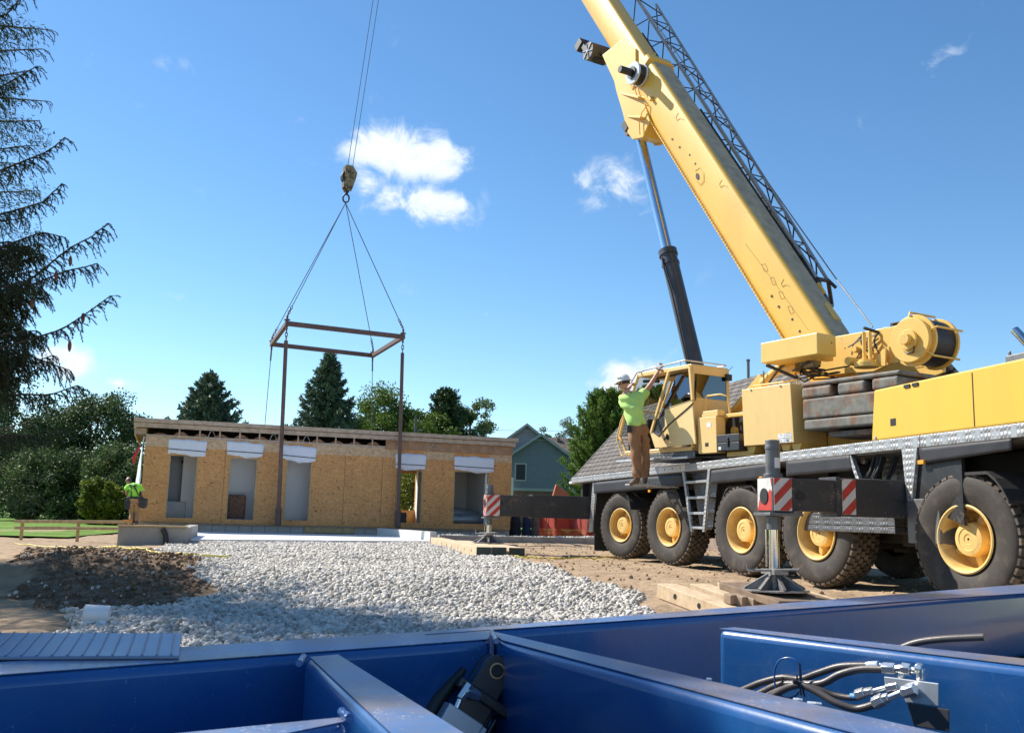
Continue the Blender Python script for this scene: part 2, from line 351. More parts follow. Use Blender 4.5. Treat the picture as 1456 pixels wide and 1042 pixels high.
for px, py, hw, hh, st in clouds:
    d = ray(px, py).normalized(); right = Vector((d.y, -d.x, 0)).normalized(); up = right.cross(d)
    comps = []
    for ax, h in ((right, hw), (up, hh)):
        dt = _n(nt, 'ShaderNodeVectorMath', operation='DOT_PRODUCT'); L.new(D, dt.inputs[0]); dt.inputs[1].default_value = ax*(FPX/h/1.15)
        comps.append(dt.outputs['Value'])
    off = d.dot(up)
    sub = _n(nt, 'ShaderNodeMath', operation='SUBTRACT'); L.new(comps[1], sub.inputs[0]); sub.inputs[1].default_value = d.dot(up)*(FPX/hh/1.15)
    m1 = _n(nt, 'ShaderNodeMath', operation='MULTIPLY'); L.new(comps[0], m1.inputs[0]); L.new(comps[0], m1.inputs[1])
    m2 = _n(nt, 'ShaderNodeMath', operation='MULTIPLY_ADD'); L.new(sub.outputs[0], m2.inputs[0]); L.new(sub.outputs[0], m2.inputs[1]); L.new(m1.outputs[0], m2.inputs[2])
    ex = _n(nt, 'ShaderNodeMath', operation='MULTIPLY'); ex.inputs[1].default_value = -1.0; L.new(m2.outputs[0], ex.inputs[0])
    e2 = _n(nt, 'ShaderNodeMath', operation='EXPONENT'); L.new(ex.outputs[0], e2.inputs[0])
    fw = _n(nt, 'ShaderNodeVectorMath', operation='DOT_PRODUCT'); L.new(D, fw.inputs[0]); fw.inputs[1].default_value = d
    gt = _n(nt, 'ShaderNodeMath', operation='GREATER_THAN'); gt.inputs[1].default_value = 0.3; L.new(fw.outputs['Value'], gt.inputs[0])
    e3 = _n(nt, 'ShaderNodeMath', operation='MULTIPLY'); L.new(e2.outputs[0], e3.inputs[0]); L.new(gt.outputs[0], e3.inputs[1])
    sc = _n(nt, 'ShaderNodeMath', operation='MULTIPLY_ADD'); sc.inputs[1].default_value = st; L.new(e3.outputs[0], sc.inputs[0])
    if acc is not None: 
        sc2 = _n(nt, 'ShaderNodeMath', operation='MULTIPLY'); L.new(e3.outputs[0], sc2.inputs[0]); sc2.inputs[1].default_value = st
        mxx = _n(nt, 'ShaderNodeMath', operation='MAXIMUM'); L.new(acc, mxx.inputs[0]); L.new(sc2.outputs[0], mxx.inputs[1]); acc = mxx.outputs[0]
    else:
        sc.inputs[2].default_value = 0; acc = sc.outputs[0]
# threshold: density = blob*1.0 + (noise-.5)*k - t
k1 = _n(nt, 'ShaderNodeMath', operation='MULTIPLY_ADD'); k1.inputs[1].default_value = 2.5; k1.inputs[2].default_value = -1.25-0.32; L.new(nz.outputs['Fac'], k1.inputs[0])
k2 = _n(nt, 'ShaderNodeMath', operation='MULTIPLY_ADD'); k2.inputs[1].default_value = 1.15; L.new(acc, k2.inputs[0]); L.new(k1.outputs[0], k2.inputs[2])
k3 = _n(nt, 'ShaderNodeMapRange', interpolation_type='SMOOTHSTEP'); k3.inputs['From Min'].default_value = 0.0; k3.inputs['From Max'].default_value = 0.60; L.new(k2.outputs[0], k3.inputs['Value'])
k4 = _n(nt, 'ShaderNodeMath', operation='MULTIPLY'); L.new(k3.outputs[0], k4.inputs[0])
k5 = _n(nt, 'ShaderNodeMapRange'); k5.inputs['From Min'].default_value = .05; k5.inputs['From Max'].default_value = .7; k5.inputs['To Min'].default_value = .25; k5.inputs['To Max'].default_value = .93; L.new(acc, k5.inputs['Value']); L.new(k5.outputs[0], k4.inputs[1])
mx = _n(nt, 'ShaderNodeMix', data_type='RGBA'); L.new(k4.outputs[0], mx.inputs[0])
hs = _n(nt, 'ShaderNodeHueSaturation', Saturation=1.18, Value=1.0); L.new(sky.outputs[0], hs.inputs['Color']); tn = _n(nt, 'ShaderNodeVectorMath', operation='MULTIPLY'); tn.inputs[1].default_value = (.97, 1.015, .985); L.new(hs.outputs[0], tn.inputs[0]); L.new(tn.outputs[0], mx.inputs[6])
cs_ = _n(nt, 'ShaderNodeMix', data_type='RGBA'); cs_.inputs[6].default_value = (4.6, 5.2, 6.0, 1); cs_.inputs[7].default_value = (6.3, 6.7, 7.1, 1); cr_ = _n(nt, 'ShaderNodeMapRange'); cr_.inputs['From Min'].default_value = .25; cr_.inputs['From Max'].default_value = .95; L.new(k2.outputs[0], cr_.inputs['Value']); L.new(cr_.outputs[0], cs_.inputs[0]); L.new(cs_.outputs[2], mx.inputs[7]); L.new(mx.outputs[2], bg.inputs['Color'])

sl = bpy.data.lights.new('sun', 'SUN'); sl.energy = 5.0; sl.angle = RAD(.53); sl.color = (1.0, .935, .83)
so = bpy.data.objects.new('sun', sl); COL.objects.link(so)
sd = Vector((math.sin(RAD(SUN_AZ))*math.cos(RAD(SUN_EL)), math.cos(RAD(SUN_AZ))*math.cos(RAD(SUN_EL)), math.sin(RAD(SUN_EL))))
so.rotation_euler = sd.to_track_quat('Z', 'Y').to_euler()
S.view_settings.view_transform = 'Standard'; S.view_settings.look = 'None'; S.view_settings.gamma = 1; S.view_settings.exposure = 0.60
S.cycles.max_bounces = 6; S.cycles.diffuse_bounces = 4; S.cycles.glossy_bounces = 3; S.cycles.transparent_max_bounces = 12; S.cycles.caustics_reflective = False; S.cycles.caustics_refractive = False

# ------------------------------------------------------------------ ground
def poly_px(pts): return [tuple(atg(x, y)[:2]) for x, y in pts]
GRAV = poly_px([(262, 773), (612, 774), (672, 790), (722, 794), (780, 815), (860, 842), (905, 856), (930, 866), (945, 885)]) + [(1.0, 5.6), (.9, 4.6), (-3.4, 4.3)] + poly_px([(90, 905), (100, 872), (200, 870), (262, 860), (285, 845), (268, 825), (275, 808), (240, 792), (225, 780)])
DARKD = poly_px([(140, 777), (215, 779), (262, 792), (275, 808), (268, 825), (283, 846), (262, 862), (205, 872), (120, 872), (40, 865), (40, 780)])
def inside(poly, x, y):
    """numpy point in polygon"""
    c = np.zeros(x.shape, bool); n = len(poly)
    for i in range(n):
        x1, y1 = poly[i]; x2, y2 = poly[(i+1) % n]
        if y1 == y2: continue
        t = ((y1 > y) != (y2 > y)) & (x < (x2-x1)*(y-y1)/(y2-y1)+x1); c ^= t
    return c
def vnoise(x, y, sc, seed):
    r = np.random.default_rng(seed); G = r.random((256, 256)); X = x*sc; Y = y*sc
    xi = np.floor(X).astype(int); yi = np.floor(Y).astype(int); fx = X-xi; fy = Y-yi; fx = fx*fx*(3-2*fx); fy = fy*fy*(3-2*fy)
    g = lambda a, b: G[(xi+a) % 256, (yi+b) % 256]
    return (g(0, 0)*(1-fx)+g(1, 0)*fx)*(1-fy)+(g(0, 1)*(1-fx)+g(1, 1)*fx)*fy-.5
def np_ss(a, b, x):
    t = np.clip((x-a)/(b-a), 0, 1); return t*t*(3-2*t)
MOUNDS = []
for px, py, h, r in ((165, 790, .16, 1.1), (190, 800, .26, 1.2), (250, 806, .22, 1.0), (150, 812, .28, 1.3), (215, 832, .20, .9), (140, 850, .10, .8), (252, 900, .16, .28), (225, 903, .12, .3), (60, 820, .3, 1.6), (90, 790, .2, 1.5)):
    q = atg(px, py); MOUNDS.append((q.x, q.y, h*.30, r))
def gh(x, y, fine=True):
    side = np_ss(4.3, 3.1, x)
    z = -0.24*np_ss(12.3, 9.8, y)*side - 0.45*np_ss(7.6, 4.5, y)
    near = np_ss(60, 34, y)*np_ss(-18, -14, x)*np_ss(22, 16, x)
    z = z + near*(vnoise(x, y, .35, 1)*.07+vnoise(x, y, 1.1, 2)*.035)
    if fine: z = z + near*(vnoise(x, y, 3.1, 3)*.022+vnoise(x, y, 7.7, 4)*.014)
    ca_, cb_ = (x-3.47)*-.216+(y-14.32)*.976, (x-3.47)*.976+(y-14.32)*.216
    for rb_ in (-.9, .25):
        z = z - near*.035*np.exp(-((cb_-rb_-.25*np.sin(ca_*.35))/.22)**2)*(1+.5*np.sin(ca_*21)*(np.abs(cb_-rb_) < .4))*np_ss(7, 9, y)
    for mx_, my_, h, r in MOUNDS:
        d2 = ((x-mx_)**2+(y-my_)**2)/r**2; z = z + h*np.exp(-d2*1.8)*(1+.7*vnoise(x, y, 2.4, 5)+.5*vnoise(x, y, 6, 6))
    return z
# grid: fine near the crane, growing towards the horizon
xs = np.concatenate([-np.geomspace(15, 1500, 26)[::-1], np.arange(-14.9, 14.9, .085), np.geomspace(15, 1500, 26)])
ys = np.concatenate([-np.geomspace(2, 300, 12)[::-1], np.arange(-1.9, 30, .085), np.geomspace(30.1, 2500, 60)])
X, Y = np.meshgrid(xs, ys); Z = gh(X, Y)
nx, ny = len(xs), len(ys); idx = np.arange(nx*ny).reshape(ny, nx)
Fq = np.stack([idx[:-1, :-1], idx[:-1, 1:], idx[1:, 1:], idx[1:, :-1]], -1).reshape(-1, 4)
V = np.stack([X.ravel(), Y.ravel(), Z.ravel()], 1)
gm = mat('site_dirt', (.41, .30, .195), .95, var=.16, vscale=1.2, col2=(.28, .20, .13), mixlo=.42, mixhi=.70, mscale=2.6, bump=.035, bscale=9, spec=.15, rvar=0)
nt, L, b = nodes_of(gm)
at = _n(nt, 'ShaderNodeAttribute', attribute_name='zone')
prev = b.inputs['Base Color'].links[0].from_socket
mxa = _n(nt, 'ShaderNodeMix', data_type='RGBA'); L.new(prev, mxa.inputs[6])
sp = _n(nt, 'ShaderNodeSeparateColor'); L.new(at.outputs['Color'], sp.inputs[0])
# R: dark topsoil   G: gravel bed   B: grass
tcn = _n(nt, 'ShaderNodeTexCoord')
ns = _n(nt, 'ShaderNodeTexNoise', Scale=9.0, Detail=8.0); L.new(tcn.outputs['Object'], ns.inputs['Vector'])
cr = _n(nt, 'ShaderNodeMix', data_type='RGBA'); cr.inputs[6].default_value = (.11, .072, .045, 1); cr.inputs[7].default_value = (.28, .195, .125, 1)
mrr = _n(nt, 'ShaderNodeMapRange'); mrr.inputs['From Min'].default_value = .38; mrr.inputs['From Max'].default_value = .68; L.new(ns.outputs['Fac'], mrr.inputs['Value']); L.new(mrr.outputs[0], cr.inputs[0])
L.new(cr.outputs[2], mxa.inputs[7]); L.new(sp.outputs[0], mxa.inputs[0])
mxb = _n(nt, 'ShaderNodeMix', data_type='RGBA'); L.new(mxa.outputs[2], mxb.inputs[6]); mxb.inputs[7].default_value = (.30, .27, .23, 1); L.new(sp.outputs[1], mxb.inputs[0])
L.new(mxb.outputs[2], b.inputs['Base Color'])
ground = mesh_from('ground', V, Fq, gm, smooth=180)
tag(ground, kind='structure')
zone = np.zeros((nx*ny, 4), np.float32); zone[:, 3] = 1
xx, yy = X.ravel(), Y.ravel()
jx = xx+vnoise(xx, yy, 1.3, 8)*.7+vnoise(xx, yy, 4, 9)*.25; jy = yy+vnoise(xx, yy, 1.3, 10)*.7
zone[:, 0] = inside(DARKD, jx, jy)*.85
zone[:, 1] = inside(GRAV, jx, jy)
ca = ground.data.color_attributes.new('zone', 'FLOAT_COLOR', 'POINT'); ca.data.foreach_set('color', zone.ravel())

grassm = mat('lawn_grass', (.115, .215, .035), .9, var=.3, vscale=.6, col2=(.17, .26, .05), mixlo=.4, mixhi=.65, mscale=3.0, bump=.03, bscale=22, spec=.1)
def lawn_poly(pts, name='lawn'):
    m = MB(); m.add([(x, y, .02) for x, y in pts], [list(range(len(pts)))])
    o = m.build(name, grassm); tag(o, kind='structure'); return o
lawn_poly([(-30, 22.4), (-10.6, 23.6), (-12.1, 31.9), (-6, 38.5), (4.2, 41.2), (10.5, 26.0), (14, 18.6), (30, 16), (900, 60), (900, 1200), (-900, 1200), (-900, 10), (-60, 15)])

# ------------------------------------------------------------------ loose stones (uncountable)
_t = (1+5**.5)/2
ICO = np.array([(-1, _t, 0), (1, _t, 0), (-1, -_t, 0), (1, -_t, 0), (0, -1, _t), (0, 1, _t), (0, -1, -_t), (0, 1, -_t), (_t, 0, -1), (_t, 0, 1), (-_t, 0, -1), (-_t, 0, 1)])/math.sqrt(1+_t*_t)
ICF = np.array([(0, 11, 5), (0, 5, 1), (0, 1, 7), (0, 7, 10), (0, 10, 11), (1, 5, 9), (5, 11, 4), (11, 10, 2), (10, 7, 6), (7, 1, 8), (3, 9, 4), (3, 4, 2), (3, 2, 6), (3, 6, 8), (3, 8, 9), (4, 9, 5), (2, 4, 11), (6, 2, 10), (8, 6, 7), (9, 8, 1)])
def rocks(name, P, rad, m, flat=.7, lump=.28, seed=1):
    """one mesh of angular stones at points P"""
    r = np.random.default_rng(seed); n = len(P)
    sh = r.normal(0, 1, (n, 4)); sh /= np.linalg.norm(sh, axis=1)[:, None]; a, b_, c, d = sh.T
    Rm = np.empty((n, 3, 3))
    Rm[:, 0, 0] = 1-2*(c*c+d*d); Rm[:, 0, 1] = 2*(b_*c-a*d); Rm[:, 0, 2] = 2*(b_*d+a*c)
    Rm[:, 1, 0] = 2*(b_*c+a*d); Rm[:, 1, 1] = 1-2*(b_*b_+d*d); Rm[:, 1, 2] = 2*(c*d-a*b_)
    Rm[:, 2, 0] = 2*(b_*d-a*c); Rm[:, 2, 1] = 2*(c*d+a*b_); Rm[:, 2, 2] = 1-2*(b_*b_+c*c)
    v = ICO[None]*(1+r.uniform(-lump, lump, (n, 12, 1)))*r.uniform(flat, 1.25, (n, 1, 3))
    v = np.einsum('nij,nkj->nki', Rm, v)*rad[:, None, None] + P[:, None, :]
    F_ = (ICF[None]+(np.arange(n)*12)[:, None, None]).reshape(-1, 3)
    return mesh_from(name, v.reshape(-1, 3), F_, m)
def scatter(poly, dens, seed, yr=None, keep=None):
    r = np.random.default_rng(seed); p = np.array(poly); x0, y0 = p.min(0); x1, y1 = p.max(0)
    n = int((x1-x0)*(y1-y0)*dens); x = r.uniform(x0, x1, n); y = r.uniform(y0, y1, n)
    jx = x+vnoise(x, y, 1.3, 8)*.5+vnoise(x, y, 4, 9)*.3; jy = y+vnoise(x, y, 1.3, 10)*.5
    k = inside(poly, jx, jy); 
    x, y = x[k], y[k]; 
    fov = np.abs(x) < (y+1.5)*.62
    x, y = x[fov], y[fov]
    if yr: k = (y > yr[0]) & (y <= yr[1]); x, y = x[k], y[k]
    return x, y
gravm = mat('crushed_limestone', (.58, .54, .47), .9, var=.10, vscale=3, spec=.2, bump=.004, bscale=60)
nt, L, b = nodes_of(gravm)
g = _n(nt, 'ShaderNodeNewGeometry'); vm = [x for x in nt.nodes if x.type == 'VECT_MATH'][0]
rp = _n(nt, 'ShaderNodeValToRGB'); e = rp.color_ramp.elements; e[0].position = 0; e[0].color = (.27, .25, .215, 1); e[1].position = 1; e[1].color = (.72, .68, .615, 1)
q = e.new(.25); q.color = (.45, .415, .36, 1); q = e.new(.6); q.color = (.59, .55, .49, 1)
L.new(g.outputs['Random Per Island'], rp.inputs[0]); L.new(rp.outputs[0], vm.inputs[0])
PX = []; PR = []
for (y0, y1, den, r0, r1) in ((3.5, 9, 1500, .013, .033), (9, 15, 1050, .016, .035), (15, 40, 620, .020, .040)):
    x, y = scatter(GRAV, den, 11+int(y0), (y0, y1)); r = np.random.default_rng(5)
    rad = r0+(r1-r0)*r.random(len(x))**1.6
    PX.append(np.stack([x, y, gh(x, y)+rad*.35+r.uniform(0, .018, len(x))], 1)); PR.append(rad)
PX = np.concatenate(PX); PR = np.concatenate(PR)
gr = rocks('gravel', PX, PR, gravm); tag(gr, kind='stuff')
x, y = scatter(DARKD, 16, 37); r = np.random.default_rng(16); rad = .008+.020*r.random(len(x))**2; c4 = rocks('stray_gravel', np.stack([x, y, gh(x, y)+.02+rad*.3], 1), rad, gravm, seed=13); tag(c4, kind='stuff')
# dirt clods
clodm = mat('soil_clods', (.25, .17, .11), .95, var=.35, vscale=6, col2=(.15, .10, .065), mixlo=.4, mixhi=.6, mscale=5, spec=.1, bump=.01, bscale=40)
x, y = scatter(DARKD, 420, 31); r = np.random.default_rng(6); rad = .006+.034*r.random(len(x))**5
c1 = rocks('soil_clods', np.stack([x, y, gh(x, y)+rad*.3], 1), rad, clodm, lump=.4, seed=3); tag(c1, kind='stuff')
DIRT = [(-2, 30), (-2, 22), (0.2, 17.6), (1.0, 9), (2.0, 7.5), (9, 8), (12, 22), (8, 30)]
x, y = scatter(DIRT, 26, 33); rad = .005+.030*r.random(len(x))**7
pebm = mat('dirt_pebbles', (.38, .275, .175), .95, var=.25, vscale=6, spec=.1)
c2 = rocks('dirt_pebbles', np.stack([x, y, gh(x, y)+rad*.3], 1), rad, pebm, lump=.35, seed=4); tag(c2, kind='stuff')
# grass blades on the nearest lawn seen under the crane and by the rails
def blades(poly, dens, seed, name, h=(.04, .10)):
    x, y = scatter(poly, dens, seed); r = np.random.default_rng(seed); n = len(x)
    a = r.uniform(0, 6.28, n); w_ = r.uniform(.006, .014, n); hh = r.uniform(*h, n); tx = r.normal(0, .03, n); ty = r.normal(0, .03, n)
    z = np.full(n, .02); V = np.stack([np.stack([x-np.cos(a)*w_, y-np.sin(a)*w_, z], 1), np.stack([x+np.cos(a)*w_, y+np.sin(a)*w_, z], 1), np.stack([x+tx, y+ty, z+hh], 1)], 1).reshape(-1, 3)
    o = mesh_from(name, V, np.arange(3*n).reshape(-1, 3), leafmat('grass_blade', (.09, .18, .03), (.22, .33, .07), .3)); tag(o, kind='stuff')
blades([(7.5, 22), (10, 19), (16, 17), (22, 26), (12, 36), (7, 34)], 260, 41, 'grass', (.05, .13))

# ------------------------------------------------------------------ vegetation
def rotz(v, a):
    return Vector((v.x*math.cos(a)-v.y*math.sin(a), v.x*math.sin(a)+v.y*math.cos(a), v.z))
bark = mat('tree_bark', (.13, .095, .07), .9, var=.3, vscale=6, bump=.01, bscale=20)
LM = dict(spruce=leafmat('spruce_needles', (.028, .058, .024), (.10, .15, .06), .12, scale=.5),
          blue=leafmat('blue_spruce_needles', (.045, .085, .058), (.17, .24, .145), .12, scale=.6),
          maple=leafmat('maple_leaves', (.045, .095, .015), (.17, .25, .04), .35, scale=.35),
          oak=leafmat('oak_leaves', (.045, .085, .028), (.16, .22, .075), .3, scale=.4),
          dark=leafmat('dark_tree_leaves', (.028, .055, .02), (.11, .16, .05), .22, scale=.3),
          pine=leafmat('pine_needles', (.055, .115, .025), (.20, .31, .055), .3, scale=.8),
          shrub=leafmat('shrub_leaves', (.045, .085, .012), (.26, .30, .04), .3, scale=.8),
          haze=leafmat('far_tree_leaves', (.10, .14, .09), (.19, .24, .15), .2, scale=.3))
def cards(P, N, w, l, r, up=None):
    """leaf quads at P, long axis along N (unit)"""
    n = len(P); t = r.normal(0, 1, (n, 3)); t -= (t*N).sum(1)[:, None]*N; t /= np.linalg.norm(t, axis=1)[:, None]+1e-9
    w = (np.asarray(w)*np.ones(n))[:, None]; l = (np.asarray(l)*np.ones(n))[:, None]
    V = np.stack([P-t*w*.35, P+N*l*.5-t*w, P+N*l, P+N*l*.5+t*w], 1)
    return V.reshape(-1, 3), np.arange(4*n).reshape(-1, 4)
def conifer(name, base, H, R, label, cat, group, m, seed, nb=230, npt=13, k=8, w=.045, l=.24, power=.8, lean=.15, droop=.25, hmin=.08, narrow=1.0):
    r = np.random.default_rng(seed); t = thing(name, base, label, cat, group); B = np.array(base)
    tr = MB(); tr.tube(base, Vector(base)+Vector((0, 0, H*.97)), H*.022, .02, 8); 
    P = []; N = []; W = []; Ls = []
    lm = MB()
    for i in range(nb):
        f = hmin+(.975-hmin)*(i/nb)**.9; z = H*f
        ln = R*((1-f)**power)*r.uniform(.6, 1.12)+.06
        a = i*2.39996+r.uniform(-.4, .4)
        s = np.linspace(.12, 1, npt)
        dx = np.cos(a)*s*ln; dy = np.sin(a)*s*ln
        dz = z+ln*(lean*(1.6 if f > .8 else 1)*s-droop*s*(1-s)*1.5+.12*s**3)
        if i % 3 == 0 and ln > .6: lm.path([Vector((base[0]+dx[j], base[1]+dy[j], base[2]+dz[j])) for j in range(0, npt, 3)], .02+ln*.006, 4)
        c = np.stack([dx, dy, dz], 1)
        kk = max(2, int(k*min(1, ln/1.3+.12)))
        for j in range(npt):
            wd = .10+.12*ln*(1-s[j])
            q = c[j]+r.normal(0, 1, (kk, 3))*np.array([wd, wd, wd*.34])*.5
            dirn = np.array([np.cos(a), np.sin(a), .25])+r.normal(0, .75, (kk, 3)); dirn /= np.linalg.norm(dirn, axis=1)[:, None]
            P.append(q); N.append(dirn)
    # leader
    P.append(np.stack([r.normal(0, .03, 24), r.normal(0, .03, 24), r.uniform(H*.93, H*1.0, 24)], 1)); d = r.normal(0, .35, (24, 3))+np.array([0, 0, .8]); N.append(d/np.linalg.norm(d, axis=1)[:, None])
    P = np.concatenate(P)+B; N = np.concatenate(N); n = len(P)
    V, F_ = cards(P, N, r.uniform(.6, 1.3, n)*w, r.uniform(.6, 1.3, n)*l, r)
    tr.build('trunk', bark, t, smooth=60); lm.build('limbs', bark, t)
    mesh_from('crown', V, F_, m, t); return t
def broadleaf(name, base, H, R, label, cat, group, m, seed, nc=120, nl=170, sz=.13, h0=.3, shape=(1, 1, 1), cr=.24, trunk=True, gaps=.5):
    r = np.random.default_rng(seed); t = thing(name, base, label, cat, group); B = np.array(base)
    hc = H*(h0+(1-h0)*.5); rz = H*(1-h0)*.5
    tr = MB(); lb = MB(); bx = Vector(base)
    tr.path([bx, bx+Vector((.05*R, 0, H*.25)), bx+Vector((-.03*R, .02*R, H*.5)), bx+Vector((0, 0, H*.75))], .1, 8, radii=[H*.028, H*.022, H*.016, H*.006])
    P = []; N = []
    d = r.normal(0, 1, (nc, 3)); d /= np.linalg.norm(d, axis=1)[:, None]
    rad = r.uniform(.45, 1, nc)**.55
    C = d*rad[:, None]*np.array([R*shape[0], R*shape[1], rz])
    C *= (1+.18*np.sin(d[:, :1]*5+seed)+.15*np.sin(d[:, 2:]*7+seed*2))
    C[:, 2] += hc
    for i in range(nc):
        s = R*cr*r.uniform(.65, 1.25)
        q = r.normal(0, 1, (nl, 3)); q /= np.linalg.norm(q, axis=1)[:, None]; q *= (r.uniform(.15, 1, nl)**.5)[:, None]*s*np.array([1, 1, .72])
        nn_ = r.normal(0, 1, (nl, 3))+np.array([0, 0, -.1]); nn_ /= np.linalg.norm(nn_, axis=1)[:, None]
        P.append(q+C[i]); N.append(nn_)
        if i % 4 == 0: 
            c = Vector(C[i])+bx; st = bx+Vector((0, 0, max(H*.2, (C[i][2])*.6))); lb.path([st, (st+c)/2+Vector((0, 0, -.06*H)), c], .05, 5, radii=[H*.009, H*.005, H*.002])
    P = np.concatenate(P)+B; N = np.concatenate(N); n = len(P)
    V, F_ = cards(P, N, r.uniform(.6, 1.2, n)*sz*.42, r.uniform(.6, 1.25, n)*sz, r)
    tr.build('trunk', bark, t, smooth=60); lb.build('limbs', bark, t, smooth=60)
    mesh_from('crown', V, F_, m, t); return t
def base_at(px, Yd, z=0): q = atY(px, 730, Yd); return (q.x, Yd, z)
def ztop(px, py, Yd): return atY(px, py, Yd).z
BT = 'trees behind the building'
conifer('spruce_tree', base_at(284, 52), ztop(284, 527, 52), 5.2, 'bushy dark blue spruce standing alone behind the left half of the long building roof', 'tree', BT, LM['blue'], 1, nb=190, npt=17, k=12, w=.05, l=.24, power=1.0)
conifer('spruce_tree', base_at(456, 56), ztop(456, 498, 56), 4.2, 'tallest dark blue spruce, pointed, framed by the hanging steel spreader frame', 'tree', BT, LM['blue'], 2, nb=230, npt=17, k=12, w=.05, l=.24, power=1.0)
broadleaf('maple_tree', base_at(545, 60), ztop(545, 560, 60), 3.2, 'round yellow-green leafy tree between the tallest spruce and the right hanging post', 'tree', BT, LM['maple'], 3, nc=230, nl=190, sz=.15, h0=.18, shape=(1.0, 1, 1))
conifer('cypress_tree', base_at(628, 62), ztop(628, 553, 62), 2.9, 'narrow green conifer behind the roof with a leafy tree touching its right side', 'tree', BT, LM['spruce'], 4, nb=300, npt=12, k=13, w=.05, l=.22, power=.75, lean=.7)
broadleaf('oak_tree', base_at(664, 68), ztop(664, 566, 68), 1.75, 'loose grey-green leafy tree with sky gaps right of the narrow conifer', 'tree', BT, LM['oak'], 5, nc=130, nl=160, sz=.15, h0=.32, cr=.27)
broadleaf('oak_tree', base_at(604, 66), ztop(604, 588, 66), 1.2, 'small low grey-green leafy tree left of the narrow conifer behind the roof', 'tree', BT, LM['oak'], 15, nc=70, nl=140, sz=.14, h0=.3, cr=.3)
broadleaf('broadleaf_tree', base_at(118, 62), ztop(118, 556, 62), 3.6, 'tall dark leafy tree rising behind the bushes at the left edge of the building', 'tree', 'tree line left of the building', LM['dark'], 6, nc=150, nl=200, sz=.17, h0=.2)
broadleaf('broadleaf_tree', base_at(20, 58), ztop(20, 560, 58), 4.2, 'dark leafy tree at the far left end of the tree line behind the lawn', 'tree', 'tree line left of the building', LM['dark'], 7, nc=150, nl=180, sz=.17, h0=.15)
for px, py, Yd, R_, sd_, key, lb in ((163, 634, 44, 1.7, 21, 'oak', 'grey-green bush beyond the lawn rails, nearest the left worker'), (128, 646, 45, 1.9, 22, 'dark', 'dark bush in the hedge row beyond the lawn rails, just left of the grey-green bush'), (143, 684, 41, .75, 23, 'shrub', 'low yellow-green bush in front of the dark hedge row beside the lawn'), (84, 640, 46, 2.1, 24, 'dark', 'broad dark bush in the middle of the hedge row left of the lawn rails'), (30, 645, 46, 2.2, 25, 'oak', 'broad grey-green bush under the foreground spruce boughs far left'), (188, 650, 47, 1.6, 26, 'dark', 'dark bush touching the left end wall of the long building'), (208, 655, 49, 1.6, 27, 'oak', 'bush mostly hidden behind the left corner of the long building')):
    broadleaf('bush', base_at(px, Yd), ztop(px, py, Yd), R_, lb, 'bush', 'bushes behind the left lawn', LM[key], sd_, nc=90, nl=150, sz=.13, h0=.02, cr=.3)
broadleaf('bush', base_at(572, 42), ztop(572, 655, 42), 2.0, 'leafy green bush seen through the narrow see-through door opening', 'bush', None, LM['shrub'], 28, nc=110, nl=150, sz=.11, h0=.0, cr=.28)
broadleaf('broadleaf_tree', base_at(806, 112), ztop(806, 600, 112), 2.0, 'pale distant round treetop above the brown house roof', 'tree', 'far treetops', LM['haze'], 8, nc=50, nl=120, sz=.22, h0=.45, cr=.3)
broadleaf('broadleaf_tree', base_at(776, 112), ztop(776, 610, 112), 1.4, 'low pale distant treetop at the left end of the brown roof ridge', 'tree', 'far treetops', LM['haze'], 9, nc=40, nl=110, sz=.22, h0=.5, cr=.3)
def pine(name, base, H, R, label, seed, nb=120):
    r = np.random.default_rng(seed); t = thing(name, base, label, 'tree'); B = np.array(base); tr = MB(); lm = MB()
    tr.tube(base, Vector(base)+Vector((0, 0, H*.98)), H*.025, .03, 8); P = []; N = []
    for i in range(nb):
        f = .1+.88*(i/nb); z = H*f; ln = R*((1-f)**.6)*r.uniform(.55, 1.1)+.25; a = i*2.39996+r.uniform(-.3, .3)
        pts = [Vector((base[0]+math.cos(a)*s*ln, base[1]+math.sin(a)*s*ln, base[2]+z+ln*(.30*s+.38*s*s))) for s in np.linspace(0, 1, 6)]
        lm.path(pts, .03, 5, radii=[.05, .045, .035, .03, .02, .012])
        for s in np.linspace(.35, 1, 8):
            for _ in range(5):
                jt = r.normal(0, .16*ln*.5, 3)*(1.15-s); c = np.array([math.cos(a)*s*ln, math.sin(a)*s*ln, z+ln*(.30*s+.38*s*s)])+jt
                d = np.array([math.cos(a)*.5, math.sin(a)*.5, 1.0])+r.normal(0, .35, 3); d /= np.linalg.norm(d)
                kk = 13; tt = r.uniform(0, .34, kk)[:, None]; P.append(c+d*tt); q = d*.9+r.normal(0, .55, (kk, 3)); N.append(q/np.linalg.norm(q, axis=1)[:, None])
    P = np.concatenate(P)+B; N = np.concatenate(N); V, F_ = cards(P, N, .022, r.uniform(.10, .19, len(P)), r)
    tr.build('trunk', bark, t, smooth=60); lm.build('limbs', bark, t); mesh_from('crown', V, F_, LM['pine'], t); return t
pine('pine_tree', base_at(866, 45), ztop(866, 566, 45), 2.25, 'bright green pine between the blue house and the grey shingle roof', 31, 190)
pine('pine_tree', base_at(925, 52), ztop(925, 556, 52), 2.2, 'dark pine top rising behind the grey roof, seen through the crane cab opening', 32, 90)

